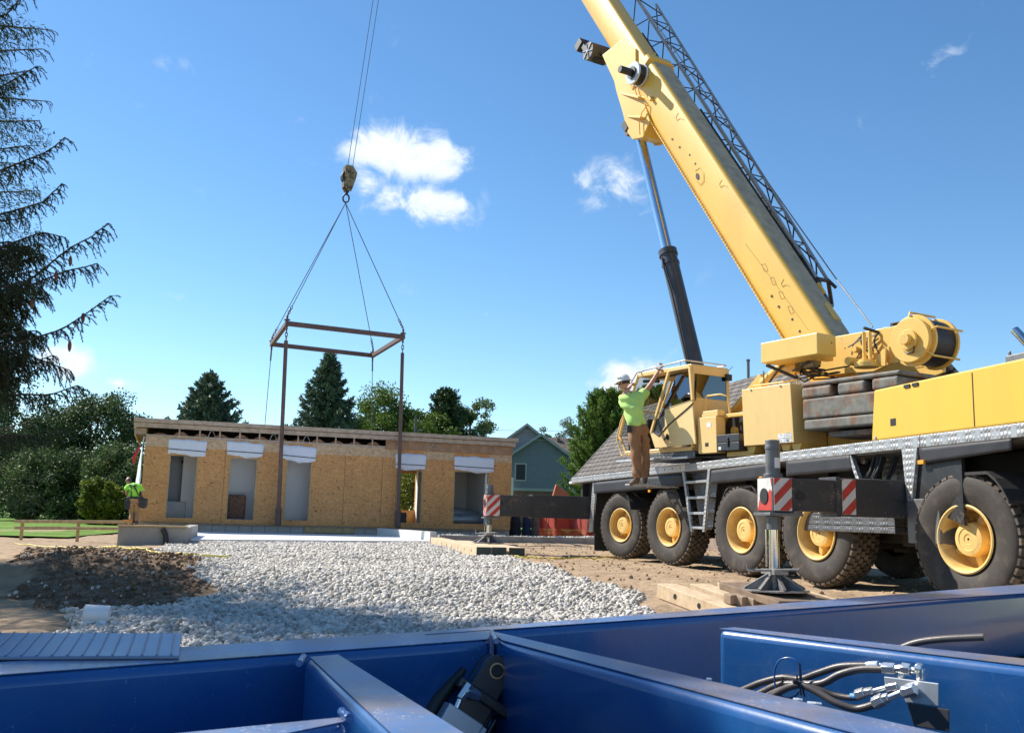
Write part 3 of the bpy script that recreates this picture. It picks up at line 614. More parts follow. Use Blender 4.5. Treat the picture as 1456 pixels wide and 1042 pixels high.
# ---- foreground spruce at the left edge: boughs hang into the picture
tl = thing('spruce_tree', (-8.3, 12.2, 0), 'large drooping spruce close by at the left edge, dark against the sky', 'tree')
tb = MB(); tb.path([(-8.3, 12.2, -.1), (-8.3, 12.2, 4), (-8.25, 12.2, 8), (-8.3, 12.2, 12.5)], .2, 12, radii=[.26, .2, .13, .03]); tb.build('trunk', bark, tl, smooth=60)
r = np.random.default_rng(77)
lm = MB(); TW = []
def bough(pts, tw_len=.42, dens=15, hang=.9):
    """main limb with drooping twigs; pts coarse 3D list"""
    pts = [Vector(p) for p in pts]
    fine = []
    for i in range(len(pts)-1):
        n_ = max(2, int((pts[i+1]-pts[i]).length/.08))
        for j in range(n_): fine.append(pts[i].lerp(pts[i+1], j/n_))
    fine.append(pts[-1]); tot = len(fine)
    lm.path(fine[::2]+[fine[-1]], .02, 5, radii=[.026*(1-i/len(fine[::2]))+.005 for i in range(len(fine[::2])+1)])
    for i, p in enumerate(fine):
        s = i/tot
        if s < .05: continue
        d = (fine[min(i+1, tot-1)]-fine[max(i-1, 0)]).normalized()
        nt_ = dens*.08*(3.8)
        for _ in range(int(nt_+r.random())):
            sd_ = d.cross(Vector((0, 0, 1))).normalized()*r.choice([-1, 1])
            ln = tw_len*(1.1-s*.62)*r.uniform(.4, 1.15)
            e = p+(d*r.uniform(.15, .75)+sd_*r.uniform(.05, .55)+Vector((0, 0, -hang*r.uniform(.35, 1.1))))*ln
            md = p.lerp(e, .5)+(d*.12)*ln
            TW.append((p, md, e))
    # needles on the limb's outer part
    for i in range(int(tot*.35), tot-1): TW.append((fine[i], fine[i].lerp(fine[i+1], .5), fine[i+1]))
def px3(px, py, Y): return atY(px, py, Y)
for pl in ([(-150, 470, 12.1), (0, 432, 11.6), (55, 388, 11.3), (100, 352, 11.1), (130, 337, 11.0), (153, 318, 10.9)],
           [(-150, 480, 12.3), (0, 430, 11.9), (50, 403, 11.6), (95, 385, 11.4), (120, 380, 11.3), (138, 375, 11.2)],
           [(-150, 540, 12.0), (0, 495, 11.4), (45, 482, 11.2), (87, 469, 11.0), (120, 448, 10.9), (157, 421, 10.8)],
           [(-150, 400, 12.0), (-40, 365, 11.6), (20, 345, 11.4), (60, 330, 11.2), (92, 338, 11.1)],
           [(-150, 440, 11.8), (0, 410, 11.3), (30, 400, 11.2), (62, 412, 11.1)],
           [(-150, 500, 12.0), (-20, 462, 11.7), (20, 460, 11.6), (48, 476, 11.5)],
           [(-150, 520, 12.0), (0, 500, 11.7), (40, 505, 11.6), (100, 527, 11.5)],
           [(-150, 560, 12.0), (0, 520, 11.7), (30, 522, 11.6), (75, 505, 11.5)],
           [(-150, 300, 12.2), (-40, 260, 12), (20, 235, 11.8), (70, 215, 11.6), (92, 196, 11.5)],
           [(-150, 360, 12.2), (-40, 315, 12), (20, 300, 11.8), (60, 288, 11.6), (88, 262, 11.5)],
           [(-150, 200, 12.2), (-60, 150, 12), (0, 125, 11.8), (50, 96, 11.6)],
           [(-150, 100, 12.2), (-60, 50, 12), (10, 20, 11.8), (35, -8, 11.7)],
           [(-150, 600, 12.2), (-40, 575, 12), (25, 560, 11.8), (70, 562, 11.6), (110, 548, 11.5)],
           [(-150, 660, 12.2), (-40, 630, 12), (20, 618, 11.8), (60, 622, 11.6), (86, 610, 11.5)]):
    base = Vector((-8.3, 12.2, px3(*pl[0]).z)); bough([base]+[px3(*q) for q in pl[1:]], .5 if pl[1][1] > 250 else .45, 15)
for i in range(34):
    yy = 335+i*6.2; xe = 12+48*r.random(); Yd_ = 11.4+.9*r.random(); b_ = px3(-150, yy+45, Yd_+.3)
    bough([Vector((-8.3, 12.2, b_.z)), px3(-60, yy+25, Yd_+.1), px3(xe*.3, yy+8, Yd_), px3(xe, yy+r.uniform(-12, 16), Yd_-.1)], .5, 15)
for i in range(150):   # the rest of the crown, mostly out of frame
    z = .9+11.0*(i/150); ln = 3.4*(1-(z/12.6))**.7*r.uniform(.7, 1.05)+.3; a = i*2.4
    if math.cos(a) > .15 and z < 9: ln = min(ln, .55/max(.16, math.cos(a))+1.0)
    b0 = Vector((-8.3, 12.2, z)); bough([b0, b0+Vector((math.cos(a)*ln*.5, math.sin(a)*ln*.5, -.05*ln)), b0+Vector((math.cos(a)*ln, math.sin(a)*ln, .12*ln))], .5, 6)
# dense inner crown
r2 = np.random.default_rng(5)
Pc = []; Nc = []
for i in range(260):
    z = 1.0+11.0*(i/260); ln = (2.15*(1-(z/12.9))**.62+.25)*r2.uniform(.75, 1.08); a = i*2.4
    for s in np.linspace(.08, 1, 12):
        k = 60; c = np.array([-8.3+math.cos(a)*s*ln, 12.2+math.sin(a)*s*ln, z-.10*ln*s])+r2.normal(0, .14, (k, 3))*np.array([1, 1, .8])*(1.25-s*.6)
        d = np.array([math.cos(a)*.6, math.sin(a)*.6, -.45])+r2.normal(0, .45, (k, 3)); Pc.append(c); Nc.append(d/np.linalg.norm(d, axis=1)[:, None])
Pc = np.concatenate(Pc); Nc = np.concatenate(Nc); V, F_ = cards(Pc, Nc, r2.uniform(.004, .008, len(Pc)), r2.uniform(.04, .10, len(Pc)), r2)
mesh_from('crown', V, F_, LM['spruce'], tl)
conifer('spruce_tree', (-9.9, 8.3, -.3), 11.5, 2.9, 'large spruce standing just outside the left edge, casting shade over the gravel', 'tree', None, LM['spruce'], 61, nb=420, npt=14, k=22, w=.03, l=.2, power=.62)
P = []; N = []; Wd = []
tws = MB()
A = np.array([[list(a), list(b_), list(c)] for a, b_, c in TW]); n = len(A)
# twig stems as thin quads strips (three sided tubes)
for i in range(n):
    ln = np.linalg.norm(A[i, 2]-A[i, 0]); k = max(12, int(ln*360)); s = r.random(k)
    p = np.where(s[:, None] < .5, A[i, 0]+(A[i, 1]-A[i, 0])*s[:, None]*2, A[i, 1]+(A[i, 2]-A[i, 1])*(s[:, None]*2-1))
    d = (A[i, 2]-A[i, 0])/(ln+1e-6); q = d*.75+r.normal(0, .55, (k, 3)); P.append(p); N.append(q/np.linalg.norm(q, axis=1)[:, None])
P = np.concatenate(P); N = np.concatenate(N); t_ = r.normal(0, 1, P.shape); t_ -= (t_*N).sum(1)[:, None]*N; t_ /= np.linalg.norm(t_, axis=1)[:, None]
ln = r.uniform(.016, .030, len(P))[:, None]; V = np.stack([P-t_*.0042, P+t_*.0042, P+N*ln], 1).reshape(-1, 3)
print('spruce needles', len(P), 'twigs', n)
mesh_from('needles', V, np.arange(len(V)).reshape(-1, 3), LM['spruce'], tl)
# stems
d = A[:, 2]-A[:, 0]; t_ = np.cross(d, [0.3, .9, .2]); t_ /= np.linalg.norm(t_, axis=1)[:, None]+1e-9; t2 = np.cross(d, t_); t2 /= np.linalg.norm(t2, axis=1)[:, None]+1e-9; w_ = .0042
V = np.stack([A[:, 0]+t_*w_, A[:, 0]-t_*w_*.5+t2*w_, A[:, 0]-t_*w_*.5-t2*w_, A[:, 1]+t_*w_, A[:, 1]-t_*w_*.5+t2*w_, A[:, 1]-t_*w_*.5-t2*w_, A[:, 2]+t_*w_*.5, A[:, 2]-t_*w_*.3+t2*w_*.5, A[:, 2]-t_*w_*.3-t2*w_*.5], 1)
f = np.array([(0, 1, 4, 3), (1, 2, 5, 4), (2, 0, 3, 5), (3, 4, 7, 6), (4, 5, 8, 7), (5, 3, 6, 8)])
mesh_from('twigs', V.reshape(-1, 3), (f[None]+(np.arange(n)*9)[:, None, None]).reshape(-1, 4), mat('spruce_twig_bark', (.10, .065, .045), .9, var=.2), tl)
lm.build('limbs', bark, tl, smooth=80)
conem = mat('spruce_cone_scales', (.20, .075, .04), .7, var=.3, vscale=60, bump=.002, bscale=150)
for px, py, Y in ((100, 371, 11.1), (45, 432, 11.2), (99, 492, 10.95), (80, 392, 11.2), (118, 452, 10.9)):
    q = px3(px, py, Y); cm = MB(); cm.lathe(q, (0.05, 0, -1), [(.004, -.06), (.016, -.045), (.022, -.01), (.02, .03), (.009, .06), (.002, .068)], 10); cm.build('cone', conem, tl, smooth=50)
# ------------------------------------------------------------------ the modular building
b0 = Vector((-11.27, 29.8, 0)); b1 = Vector((.06, 33.74, 0)); nb_ = (b1-b0).normalized()
BF = Fr(b0, nb_, (-nb_.y, nb_.x, 0))            # a along the facade, b into the building, c up
def bp(px, py, b=0): return BF.pb(px, py, b)
osb = mat('osb_sheathing', (.60, .37, .165), .75, var=.08, vscale=1.2, spec=.25)
nt, L, b = nodes_of(osb)
tcn = _n(nt, 'ShaderNodeTexCoord'); 
v = _n(nt, 'ShaderNodeTexVoronoi', Scale=24.0); mpv = _n(nt, 'ShaderNodeMapping'); mpv.inputs['Scale'].default_value = (1.1, 1.1, 1.9)
nd = _n(nt, 'ShaderNodeTexNoise', Scale=5.0, Detail=3); L.new(tcn.outputs['Object'], nd.inputs['Vector'])
mxv = _n(nt, 'ShaderNodeMix', data_type='VECTOR'); mxv.inputs[0].default_value = .22; L.new(tcn.outputs['Object'], mxv.inputs[4]); L.new(nd.outputs['Color'], mxv.inputs[5])
L.new(mxv.outputs[1], mpv.inputs[0]); L.new(mpv.outputs[0], v.inputs['Vector'])
sc_ = _n(nt, 'ShaderNodeSeparateColor'); L.new(v.outputs['Color'], sc_.inputs[0])
rp = _n(nt, 'ShaderNodeValToRGB'); e = rp.color_ramp.elements; e[0].position = 0; e[0].color = (.22, .115, .05, 1); e[1].position = 1; e[1].color = (.69, .39, .16, 1)
q = e.new(.045); q.color = (.53, .26, .095, 1); q = e.new(.35); q.color = (.585, .29, .11, 1); q = e.new(.8); q.color = (.655, .345, .135, 1)
L.new(sc_.outputs[0], rp.inputs[0]); vm = [x for x in nt.nodes if x.type == 'VECT_MATH'][0]; L.new(rp.outputs[0], vm.inputs[0])
osb_pale = mat('pale_osb', (.62, .44, .27), .75, var=.15, vscale=9, col2=(.50, .33, .18), mixlo=.45, mixhi=.6, mscale=10)
drywall = mat('white_drywall', (.80, .80, .79), .8, var=.02)
tp = lambda *a: [bp(x, y) for x, y in a]
bld = thing('modular_building', b0, 'long flat-roofed modular building of raw tan strand board with five door openings', 'building')
BL, BD, BZ0, BZ1 = 12.02, 4.75, .34, 2.95
doors = []
for i, (xa, ya, xb, yb, xc, yc, xd, yd) in enumerate(((241.8, 646, 282.5, 647, 234, 736, 275, 736), (326.7, 650, 367, 651, 321, 737.5, 361, 739), (408, 653.5, 443.8, 653, 402, 739, 439, 739.7), (568.4, 666.6, 602, 668, 567, 743, 598, 743), (646, 669, 696, 671, 643, 744, 694, 745))):
    A = [bp(xa, ya), bp(xb, yb), bp(xc, yc), bp(xd, yd)]
    doors.append(((A[0][0]+A[2][0])/2, (A[1][0]+A[3][0])/2, (A[2][1]+A[3][1])/2, (A[0][1]+A[1][1])/2))
print('doors', [[round(v, 2) for v in d] for d in doors])
edges = [0]+[v for d in doors for v in d[:2]]+[BL]
wp = MB()
for i in range(0, len(edges), 2): wp.box(BF, edges[i], edges[i+1], 0, .14, BZ0, BZ1)
for d in doors:
    wp.box(BF, d[0], d[1], 0, .14, BZ0, d[2]); wp.box(BF, d[0], d[1], 0, .14, d[3], BZ1)
wall = wp.build('wall', osb, bld)
sm = MB(); seamm = mat('panel_joint_shadow_gap', (.14, .09, .05), .9, var=.2)
for px in (513/2.894+130, 600/6.067+180, 0, 0, 0):
    pass
for a in (2.35+.05, 4.95, 7.45, 7.95, 8.55, 10.35, 1.22, 6.2):
    if not any(d[0]-.08 < a < d[1]+.08 for d in doors): sm.box(BF, a, a+.012, -.004, .0, BZ0+.02, BZ1)
sm.build('panel_joint', seamm, bld)
for i in range(0, len(edges), 2): MB().box(BF, edges[i]+.003, edges[i+1]-.003, -.006, .0-.0005, BZ1-.30, BZ1).build('pale_band', osb_pale, bld)  # paler strip of board along the top of the wall
# other walls, floor, ceiling
wrapm = mat('white_house_wrap', (.74, .77, .84), .55, var=.04, vscale=2, bump=.012, bscale=3.5, spec=.4)
ew = MB(); ew.box(BF, 0, .14, .14, BD, BZ0, BZ1).box(BF, BL-.14, BL, .14, BD, BZ0, BZ1)
w4 = (doors[3][0]-.35, doors[3][1]+.9)
ew.box(BF, .14, w4[0], BD-.14, BD, BZ0, BZ1).box(BF, w4[1], BL-.14, BD-.14, BD, BZ0, BZ1).box(BF, w4[0], w4[1], BD-.14, BD, BZ0, BZ0+.6).box(BF, w4[0], w4[1], BD-.14, BD, 2.35, BZ1)
ew.build('rear_wall', osb, bld)
fl = MB(); fl.box(BF, .14, BL-.14, .14, BD-.14, BZ0, BZ0+.12); fl.build('subfloor', mat('subfloor_board', (.40, .28, .16), .8), bld)
rj = MB(); rj.box(BF, 0.02, BL-.02, .02, .10, .30, BZ0-.002); rj.build('rim_joist', M['timber_old'], bld)
dw = MB(); dw.box(BF, .14, BL-.14, .141, BD-.141, BZ1-.08, BZ1-.02)
def di(i): return doors[i]
# interior partitions (white)
dw.box(BF, .141, .155, .3, BD-.2, BZ0+.12, BZ1-.08)
d = di(0); dw.box(BF, d[0]-.35, d[1]-.22, 1.75, 1.85, BZ0+.12, BZ1-.08).box(BF, d[1]-.42, d[1]+.3, 1.05, 1.12, BZ0+.12, BZ1-.08).box(BF, d[0]-.6, d[0]-.5, .15, 1.85, BZ0+.12, BZ1-.08)
d = di(1); dw.box(BF, d[0]-.9, d[1]+.5, .98, 1.06, BZ0+.12, BZ1-.08).box(BF, d[1]+.5, d[1]+.6, .15, 1.06, BZ0+.12, BZ1-.08)
d = di(2); dw.box(BF, d[0]-.6, d[1]+.9, .95, 1.05, BZ0+.12, BZ1-.08).box(BF, d[1]+.9, d[1]+1, .15, 1.05, BZ0+.12, BZ1-.08)
d = di(3); dw.box(BF, d[0]-1.2, d[0]-1.1, .15, BD-.15, BZ0+.12, BZ1-.08).box(BF, d[1]+.9, d[1]+1.0, .5, BD-.15, BZ0+.12, BZ1-.08)
d = di(4); dw.box(BF, d[0]-.5, d[1]+.1, 3.0, 3.1, BZ0+.12, BZ1-.08).box(BF, d[1]+.12, d[1]+.2, .15, 3.1, BZ0+.12, BZ1-.08)
dw.build('partition', drywall, bld)
tub = MB(); d = di(0); tub.box(BF, d[0]-.3, d[1]-.24, 1.0, 1.72, BZ0+.12, BZ0+.66)
tub.build('bathtub', mat('grey_acrylic', (.42, .44, .46), .3), bld, bevel=.03)
sur = MB(); sur.box(BF, d[0]-.3, d[1]-.24, 1.70, 1.745, BZ0+.66, BZ1-.45); sur.build('tub_surround', mat('grey_surround', (.34, .34, .35), .35), bld, bevel=.01)
fx = MB(); a_ = d[1]-.26
fx.tube(BF.P(a_, 1.35, 2.35), BF.P(a_-.16, 1.35, 2.30), .012).tube(BF.P(a_-.16, 1.35, 2.32), BF.P(a_-.2, 1.35, 2.24), .03, .05)
fx.tube(BF.P(a_, 1.35, 1.12), BF.P(a_-.12, 1.35, 1.12), .02).tube(BF.P(a_-.10, 1.35, 1.06), BF.P(a_-.10, 1.35, 1.19), .02).tube(BF.P(a_, 1.35, .92), BF.P(a_-.2, 1.35, .91), .022)
fx.build('shower_fitting', M['mark'], bld)
pp = MB(); d = di(4); q = bp(697, 690, .5); 
pp.tube(BF.P(d[1]-.06, .16, BZ0+.12), BF.P(d[1]-.06, .16, d[3]+.1), .045, n=14); pp.build('post', M['white'], bld, smooth=40)
pw = MB(); d = di(3); pw.box(BF, d[1]-.42, d[1]-.36, 2.6, 2.66, BZ0+.6, 2.3).box(BF, d[1]-.18, d[1]-.06, 3.4, 3.5, BZ0+.9, 2.0); pw.build('window_mullion', M['white'], bld)
# door jamb edges: pale cut lumber
for d in doors:
    j = MB(); j.box(BF, d[0], d[0]+.035, .012, .13, d[2], d[3]).box(BF, d[1]-.035, d[1], .012, .13, d[2], d[3]).box(BF, d[0]+.035, d[1]-.035, .012, .13, d[3]-.035, d[3]).build('door_opening', M['timber_post'], bld)
# wrap flaps folded up above the openings
flaps = [((239.7, 624), (295, 627.6), (292, 648.5), (238.5, 643.6)), ((322.6, 627), (376, 632), (373, 650), (323, 647)), ((402, 632.5), (450.7, 636.8), (448, 657.6), (402, 653)), ((562.5, 645), (606.8, 647), (604.5, 668), (562.5, 665.7)), ((646, 649), (703, 652), (702, 672), (646, 668))]
rr_ = random.Random(5)
for fl_ in flaps:
    c = [bp(*q, -.02) for q in fl_]; nxs = 22; m = MB(); sd_ = rr_.random()*9
    rows = 7; V = []
    for j in range(rows+1):
        for i in range(nxs+1):
            s, t = i/nxs, j/rows
            a = (c[0][0]*(1-s)+c[1][0]*s)*(1-t)+(c[3][0]*(1-s)+c[2][0]*s)*t
            z = (c[0][1]*(1-s)+c[1][1]*s)*(1-t)+(c[3][1]*(1-s)+c[2][1]*s)*t
            if j == rows: z += .025*math.sin(s*7+sd_)+.012*math.sin(s*19+sd_*2)-.03*math.sin(s*math.pi)
            if j == 0: z += .03*math.sin(s*math.pi)+.012*math.sin(s*15+sd_)
            V.append(BF.P(a, -.016-.022*abs(math.sin(s*11+sd_+t*2))*t-.004*math.sin(t*3+s*31), z))
    Fc = [[j*(nxs+1)+i, j*(nxs+1)+i+1, (j+1)*(nxs+1)+i+1, (j+1)*(nxs+1)+i] for j in range(rows) for i in range(nxs)]
    f = mesh_from('wrap_flap', V, Fc, wrapm, bld, smooth=180); so_ = f.modifiers.new('thick', 'SOLIDIFY'); so_.thickness = .006; so_.offset = 0
    st = MB(); t = .70; pr = []
    for i in range(nxs+1):
        s = i/nxs; a = (c[0][0]*(1-s)+c[1][0]*s)*(1-t)+(c[3][0]*(1-s)+c[2][0]*s)*t; z = (c[0][1]*(1-s)+c[1][1]*s)*(1-t)+(c[3][1]*(1-s)+c[2][1]*s)*t
        pr.append(BF.P(a, -.042, z))
    st.path(pr, .012, 6); ORG[f] = ORG[bld]; st.build('print_line', M['mark'], f)
# roof: open truss bay, top boards with overhang
ro = MB(); z0 = BZ1; zt = 3.02
RL = -.36; RR = 12.1
tb_ = MB(); tb_.box(BF, RL, RR, -.14, -.06, 3.22, 3.36).box(BF, RL-.02, RR+.08, -.20, -.1, 3.375, 3.50)
tb_.box(BF, RL, RL+.09, -.06, BD, 3.20, 3.37).box(BF, RR-.09, RR, -.06, BD, 3.20, 3.37); tb_.build('fascia_board', M['timber_roof'], bld, bevel=.006)
rd = MB(); rd.box(BF, RL, RR, -.10, BD+.1, 3.38, 3.44); roof = rd.build('roof_deck', M['timber_old'], bld)
pl_ = MB(); pl_.box(BF, 0, BL, -.01, .14, BZ1+.003, BZ1+.07); pl_.build('top_plate', M['timber_roof'], bld)
stx = bp(548, 640)[0]
for i in range(13):
    a = .95+i*.61
    if a > stx: break
    s = MB(); s.box(BF, a, a+.045, -.03, .02, BZ1+.072, 3.22); s.build('truss_web', M['timber_roof'], bld)
tj = MB()
for i in range(13):
    a = .93+i*.61
    if a > stx: break
    tj.add([BF.P(a, .05, BZ1+.08), BF.P(a+.04, .05, BZ1+.08), BF.P(a+.04, BD-.2, BZ1+.08), BF.P(a, BD-.2, BZ1+.08)], [[0, 1, 2, 3]])
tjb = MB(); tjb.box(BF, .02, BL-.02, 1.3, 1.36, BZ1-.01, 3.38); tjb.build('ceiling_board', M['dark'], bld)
fb = MB(); fb.box(BF, stx, BL+.02, -.05, .02, BZ1+.0-.03, 3.215); fb.build('header_board', wood('brown_header', (.34, .19, .10), (.42, .27, .16), 3), bld, bevel=.004)
ins = MB(); rr_ = random.Random(3)
for i in range(12):
    a = .12+i*.61
    if a > stx-.3: break
    pts = []; n_ = 10
    hgt = rr_.uniform(.03, .12)
    pts = [(a+.06, BZ1+.071)]+[(a+.06+.46*k/n_, BZ1+.072+hgt*math.sin(math.pi*k/n_)+.01*rr_.random()) for k in range(1, n_)]+[(a+.52, BZ1+.071)]
    ins.pb(BF, pts, .03, .16)
ins.build('insulation', mat('brown_insulation', (.30, .17, .10), .95, var=.3, vscale=8, bump=.01, bscale=30), bld)
ty = MB(); 
for px in (196/3.4, ):
    pass
for a0 in (1.95, 3.85, 4.9, 9.1, 9.2, 11.3):
    ty.path([BF.P(a0-.12, -.05, 3.02), BF.P(a0-.05, -.1, 3.2), BF.P(a0+.03, -.1, 3.19), BF.P(a0+.12, -.05, 3.0), BF.P(a0+.02, -.06, 2.99)], .007, 5)
ty.build('lifting_cable_loop', M['silver'], bld)
# soffit lookouts at the left end
lo = MB()
for i in range(9): lo.box(BF, -.32, 0, .1+i*.5, .14+i*.5, 3.02, 3.20)
lo.box(BF, -.34, -.3, 0, BD, 2.98, 3.21); lo.build('eave_lookouts', M['timber_roof'], bld)
# house wrap hanging off the left end
hw = MB(); V = []
for j in range(13):
    for i in range(7):
        s, t = i/6, j/12; V.append(BF.P(-.03-.05*abs(math.sin(s*7+t*5))-.28*s*t*(1-.2*t)*(.4+.6*math.sin(math.pi*min(1, t*1.1))), -.03+s*.9, 2.95-2.0*t))
w_ = mesh_from('house_wrap', V, [[j*7+i, j*7+i+1, (j+1)*7+i+1, (j+1)*7+i] for j in range(12) for i in range(6)], wrapm, bld, smooth=180); so_ = w_.modifiers.new('thick', 'SOLIDIFY'); so_.thickness = .005
rf = MB(); V = [BF.P(-.12, -.06, 2.72), BF.P(-.30, -.03, 2.40), BF.P(-.34, -.05, 2.2), BF.P(-.27, -.04, 2.05), BF.P(-.22, -.05, 2.35), BF.P(-.16, -.05, 2.5)]
rf.prism(V, [v+BF.uy*.01 for v in V]); rfo = rf.build('warning_flag', mat('red_cloth', (.65, .03, .04), .7), origin=BF.P(-.2, 0, 2.4)); tag(rfo, 'small red cloth flag hanging off the left end of the building', 'flag')
# things standing inside
bale = MB(); a, c = bp(341, 735, .5); 
o = MB(); o.box(BF, doors[1][0]+.05, doors[1][0]+.62, .5, .95, BZ0+.13, BZ0+.92)
bo = o.build('insulation_bale', mat('brown_fibre', (.20, .11, .07), .98, var=.5, vscale=14, bump=.03, bscale=25), bevel=.06, origin=BF.P(doors[1][0]+.3, .7, BZ0+.13)); tag(bo, 'brown fibre insulation bale standing in the second door opening from the left', 'bale')
shb = MB(); shb.box(BF, doors[1][0]+.1, doors[1][1]-.06, .16, .5, BZ0+.125, BZ0+.155); tag(shb.build('blue_strip', mat('blue_film', (.05, .16, .40), .5), origin=BF.P(doors[1][0], .2, BZ0)), 'thin blue sheet lying on the sill of the second door opening', 'sheet')
duct = mat('grey_foil_roll', (.28, .31, .34), .35, metal=.4, var=.2, vscale=6, bump=.01, bscale=20)
for k, (bb, cc, rr2, lb) in enumerate(((.75, .20, .19, 'grey foil roll lying on the floor in front in the rightmost door opening'), (1.35, .26, .24, 'grey foil roll lying behind, higher at its left, in the rightmost door opening'))):
    m = MB(); p0 = BF.P(doors[4][0]-.3, bb, BZ0+.12+cc+(.22 if k else 0)); p1 = BF.P(doors[4][1]+.05, bb+.1, BZ0+.12+cc+(.02 if k else 0))
    m.tube(p0, p1, rr2, n=24); tag(m.build('foil_roll', duct, smooth=40, origin=p0), lb, 'roll', 'foil rolls in the rightmost opening')
ct = MB(); d = doors[3]; ct.box(BF, d[0]+.02, d[1]-.05, 1.9, 2.5, BZ0+.12, BZ0+.5); tag(ct.build('storage_box', mat('grey_board', (.25, .27, .30), .7), bevel=.02, origin=BF.P(d[0]+.3, 2, BZ0+.12)), 'grey box on the floor behind the narrow see-through door opening', 'box')

# ------------------------------------------------------------------ foundation, sheets, planks
conc = mat('poured_concrete', (.36, .34, .31), .85, var=.14, vscale=1.4, col2=(.24, .22, .19), mixlo=.5, mixhi=.72, mscale=2.6, bump=.003, bscale=20)
concl = mat('pale_concrete', (.60, .59, .55), .8, var=.08, vscale=2, col2=(.46, .45, .41), mixlo=.55, mixhi=.75, mscale=2)
cmu = mat('concrete_block', (.44, .43, .41), .85, var=.12, vscale=3)
fw = MB(); fw.box(BF, -.3, 11.95, -.10, .12, -.3, .295); fo = fw.build('foundation_wall', cmu, origin=BF.P(0, 0, 0), bevel=.01); tag(fo, 'low grey block foundation wall running under the front of the long building', 'wall')
jt = MB()
for i in range(30): jt.box(BF, -.25+i*.4, -.238+i*.4, -.103, -.1005, 0, .29)
jt.build('mortar_joint', M['dark'], fo)
ld = MB(); ld.box(BF, 5.0, 6.6, -.16, -.101, .12, .30); tag(ld.build('ledger_board', M['timber_post'], bevel=.004, origin=BF.P(5.8, -.1, .2)), 'yellowish board fixed across the middle of the block foundation wall', 'board')
sp_ = MB(); sp_.box(BF, -.1, 11.8, -.22, -.02, .296, .325); tag(sp_.build('sill_plank', M['timber_old'], bevel=.003, origin=BF.P(5, -.1, .3)), 'long thin brown sill plank between foundation wall and strand board wall', 'plank')
# projecting left foundation stub
pL = atz(167, 775, 0); pR = atz(264, 770, 0); Yb = 20.3
A0 = atY(166, 775, Yb); A1 = atY(264, 772, Yb+.35); ux = Vector((A1.x-A0.x, A1.y-A0.y, 0)).normalized(); CFN = Fr((A0.x, A0.y, 0), ux, (-ux.y, ux.x, 0)); wL = (Vector((A1.x, A1.y, 0))-Vector((A0.x, A0.y, 0))).length
zt_ = CFN.pb(215, 747, 0)[1]
fs = MB(); fs.box(CFN, 0, wL, 0, .22, -.4, zt_-.035).box(CFN, wL-.22, wL, .2202, 5, -.4, zt_-.036)
fso = fs.build('foundation_stub', conc, bevel=.008, origin=CFN.P(.7, 0, 0)); tag(fso, 'grey poured concrete foundation stub with a black pipe, left of the gravel', 'wall')
pk = MB(); pk.box(CFN, -.02, wL+.01, -.03, .25, zt_-.034, zt_+.005); tag(pk.build('top_plank', M['timber_post'], bevel=.004, origin=CFN.P(.7, 0, zt_)), 'light wooden plank capping the grey concrete foundation stub', 'plank')
q = CFN.pb(232, 772, -.06); dp = MB(); pts = [CFN.P(q[0]+.05, -.06, -.05), CFN.P(q[0]+.05, -.06, .1), CFN.P(q[0]+.03, -.06, .22), CFN.P(q[0]-.03, -.05, .34)]
dp.path(pts, .055, 12); dpo = dp.build('drain_pipe', mat('black_corrugated_plastic', (.02, .02, .02), .4, bump=.01, bscale=60, stretch=(.1, .1, 1)), smooth=60, origin=pts[0]); tag(dpo, 'short black corrugated pipe leaning against the concrete foundation stub', 'pipe')
# boards over the lawn at the left
for k, (ya, yb, Yr, lb) in enumerate(((742, 742, 20.6, 'upper horizontal wooden rail crossing in front of the left lawn'), (751.5, 751.5, 20.6, 'lower horizontal wooden rail crossing in front of the left lawn'))):
    A = atY(20, ya-1, Yr+.9); B = atY(168 if k else 186, yb, Yr); m = MB(); d = Vector((B.x-A.x, B.y-A.y, 0)).normalized(); f = Fr(A, d, (-d.y, d.x, 0)); ln = (B-A).length; dz = (B.z-A.z)/ln
    f = Fr(A, (B-A).normalized(), (-d.y, d.x, 0)); m.box(f, 0, ln, 0, .04, -.03, .035); tag(m.build('fence_rail', M['timber_post'], bevel=.004, origin=A), lb, 'rail', 'rails in front of the left lawn')
for px, lb in ((30, 'left stake'), (110, 'right stake')):
    A = atY(px, 742, 21.2 if px > 60 else 21.5); m = MB(); m.box(Fr((A.x, A.y+.05, 0), (1, 0, 0), (0, 1, 0)), -.03, .03, 0, .04, -.1, A.z+.05); tag(m.build('rail_stake', M['timber_post'], bevel=.003, origin=(A.x, A.y, 0)), 'short wooden stake carrying the lawn rails, '+lb, 'stake', 'stakes of the lawn rails')
# white sheet in front of foundation
pts = [atg(262, 771.5), atg(611, 773.5), BF.P(9.05, -.35, 0), BF.P(5.5, -.35, 0), BF.P(.9, -.35, 0)]
pts = [Vector((p.x, p.y, 0)) for p in pts]
sh = MB(); sh.prism([p+Vector((0, 0, .045)) for p in pts], [p+Vector((0, 0, .085)) for p in pts]); tag(sh.build('insulation_sheet', mat('white_foam_sheet', (.82, .84, .88), .5, var=.03), origin=pts[0]), 'long flat white foam sheet lying between the gravel and the foundation wall', 'sheet')
# pale concrete end wall
E0 = atY(548, 770, 31.0); q0 = BF.L((E0.x, E0.y, 0)); e1 = atY(611, 771, 27.2)
P1 = BF.P(7.25, -.6, 0); P2 = Vector((e1.x, e1.y, 0)); d = (P2-P1).normalized(); f = Fr(P1, d, (-d.y, d.x, 0)); ln = (P2-P1).length
m = MB(); m.box(f, 0, ln, 0, .2, -.3, .32); tag(m.build('end_wall', concl, bevel=.01, origin=P1), 'pale concrete end wall coming forward beside the white sheet', 'wall')
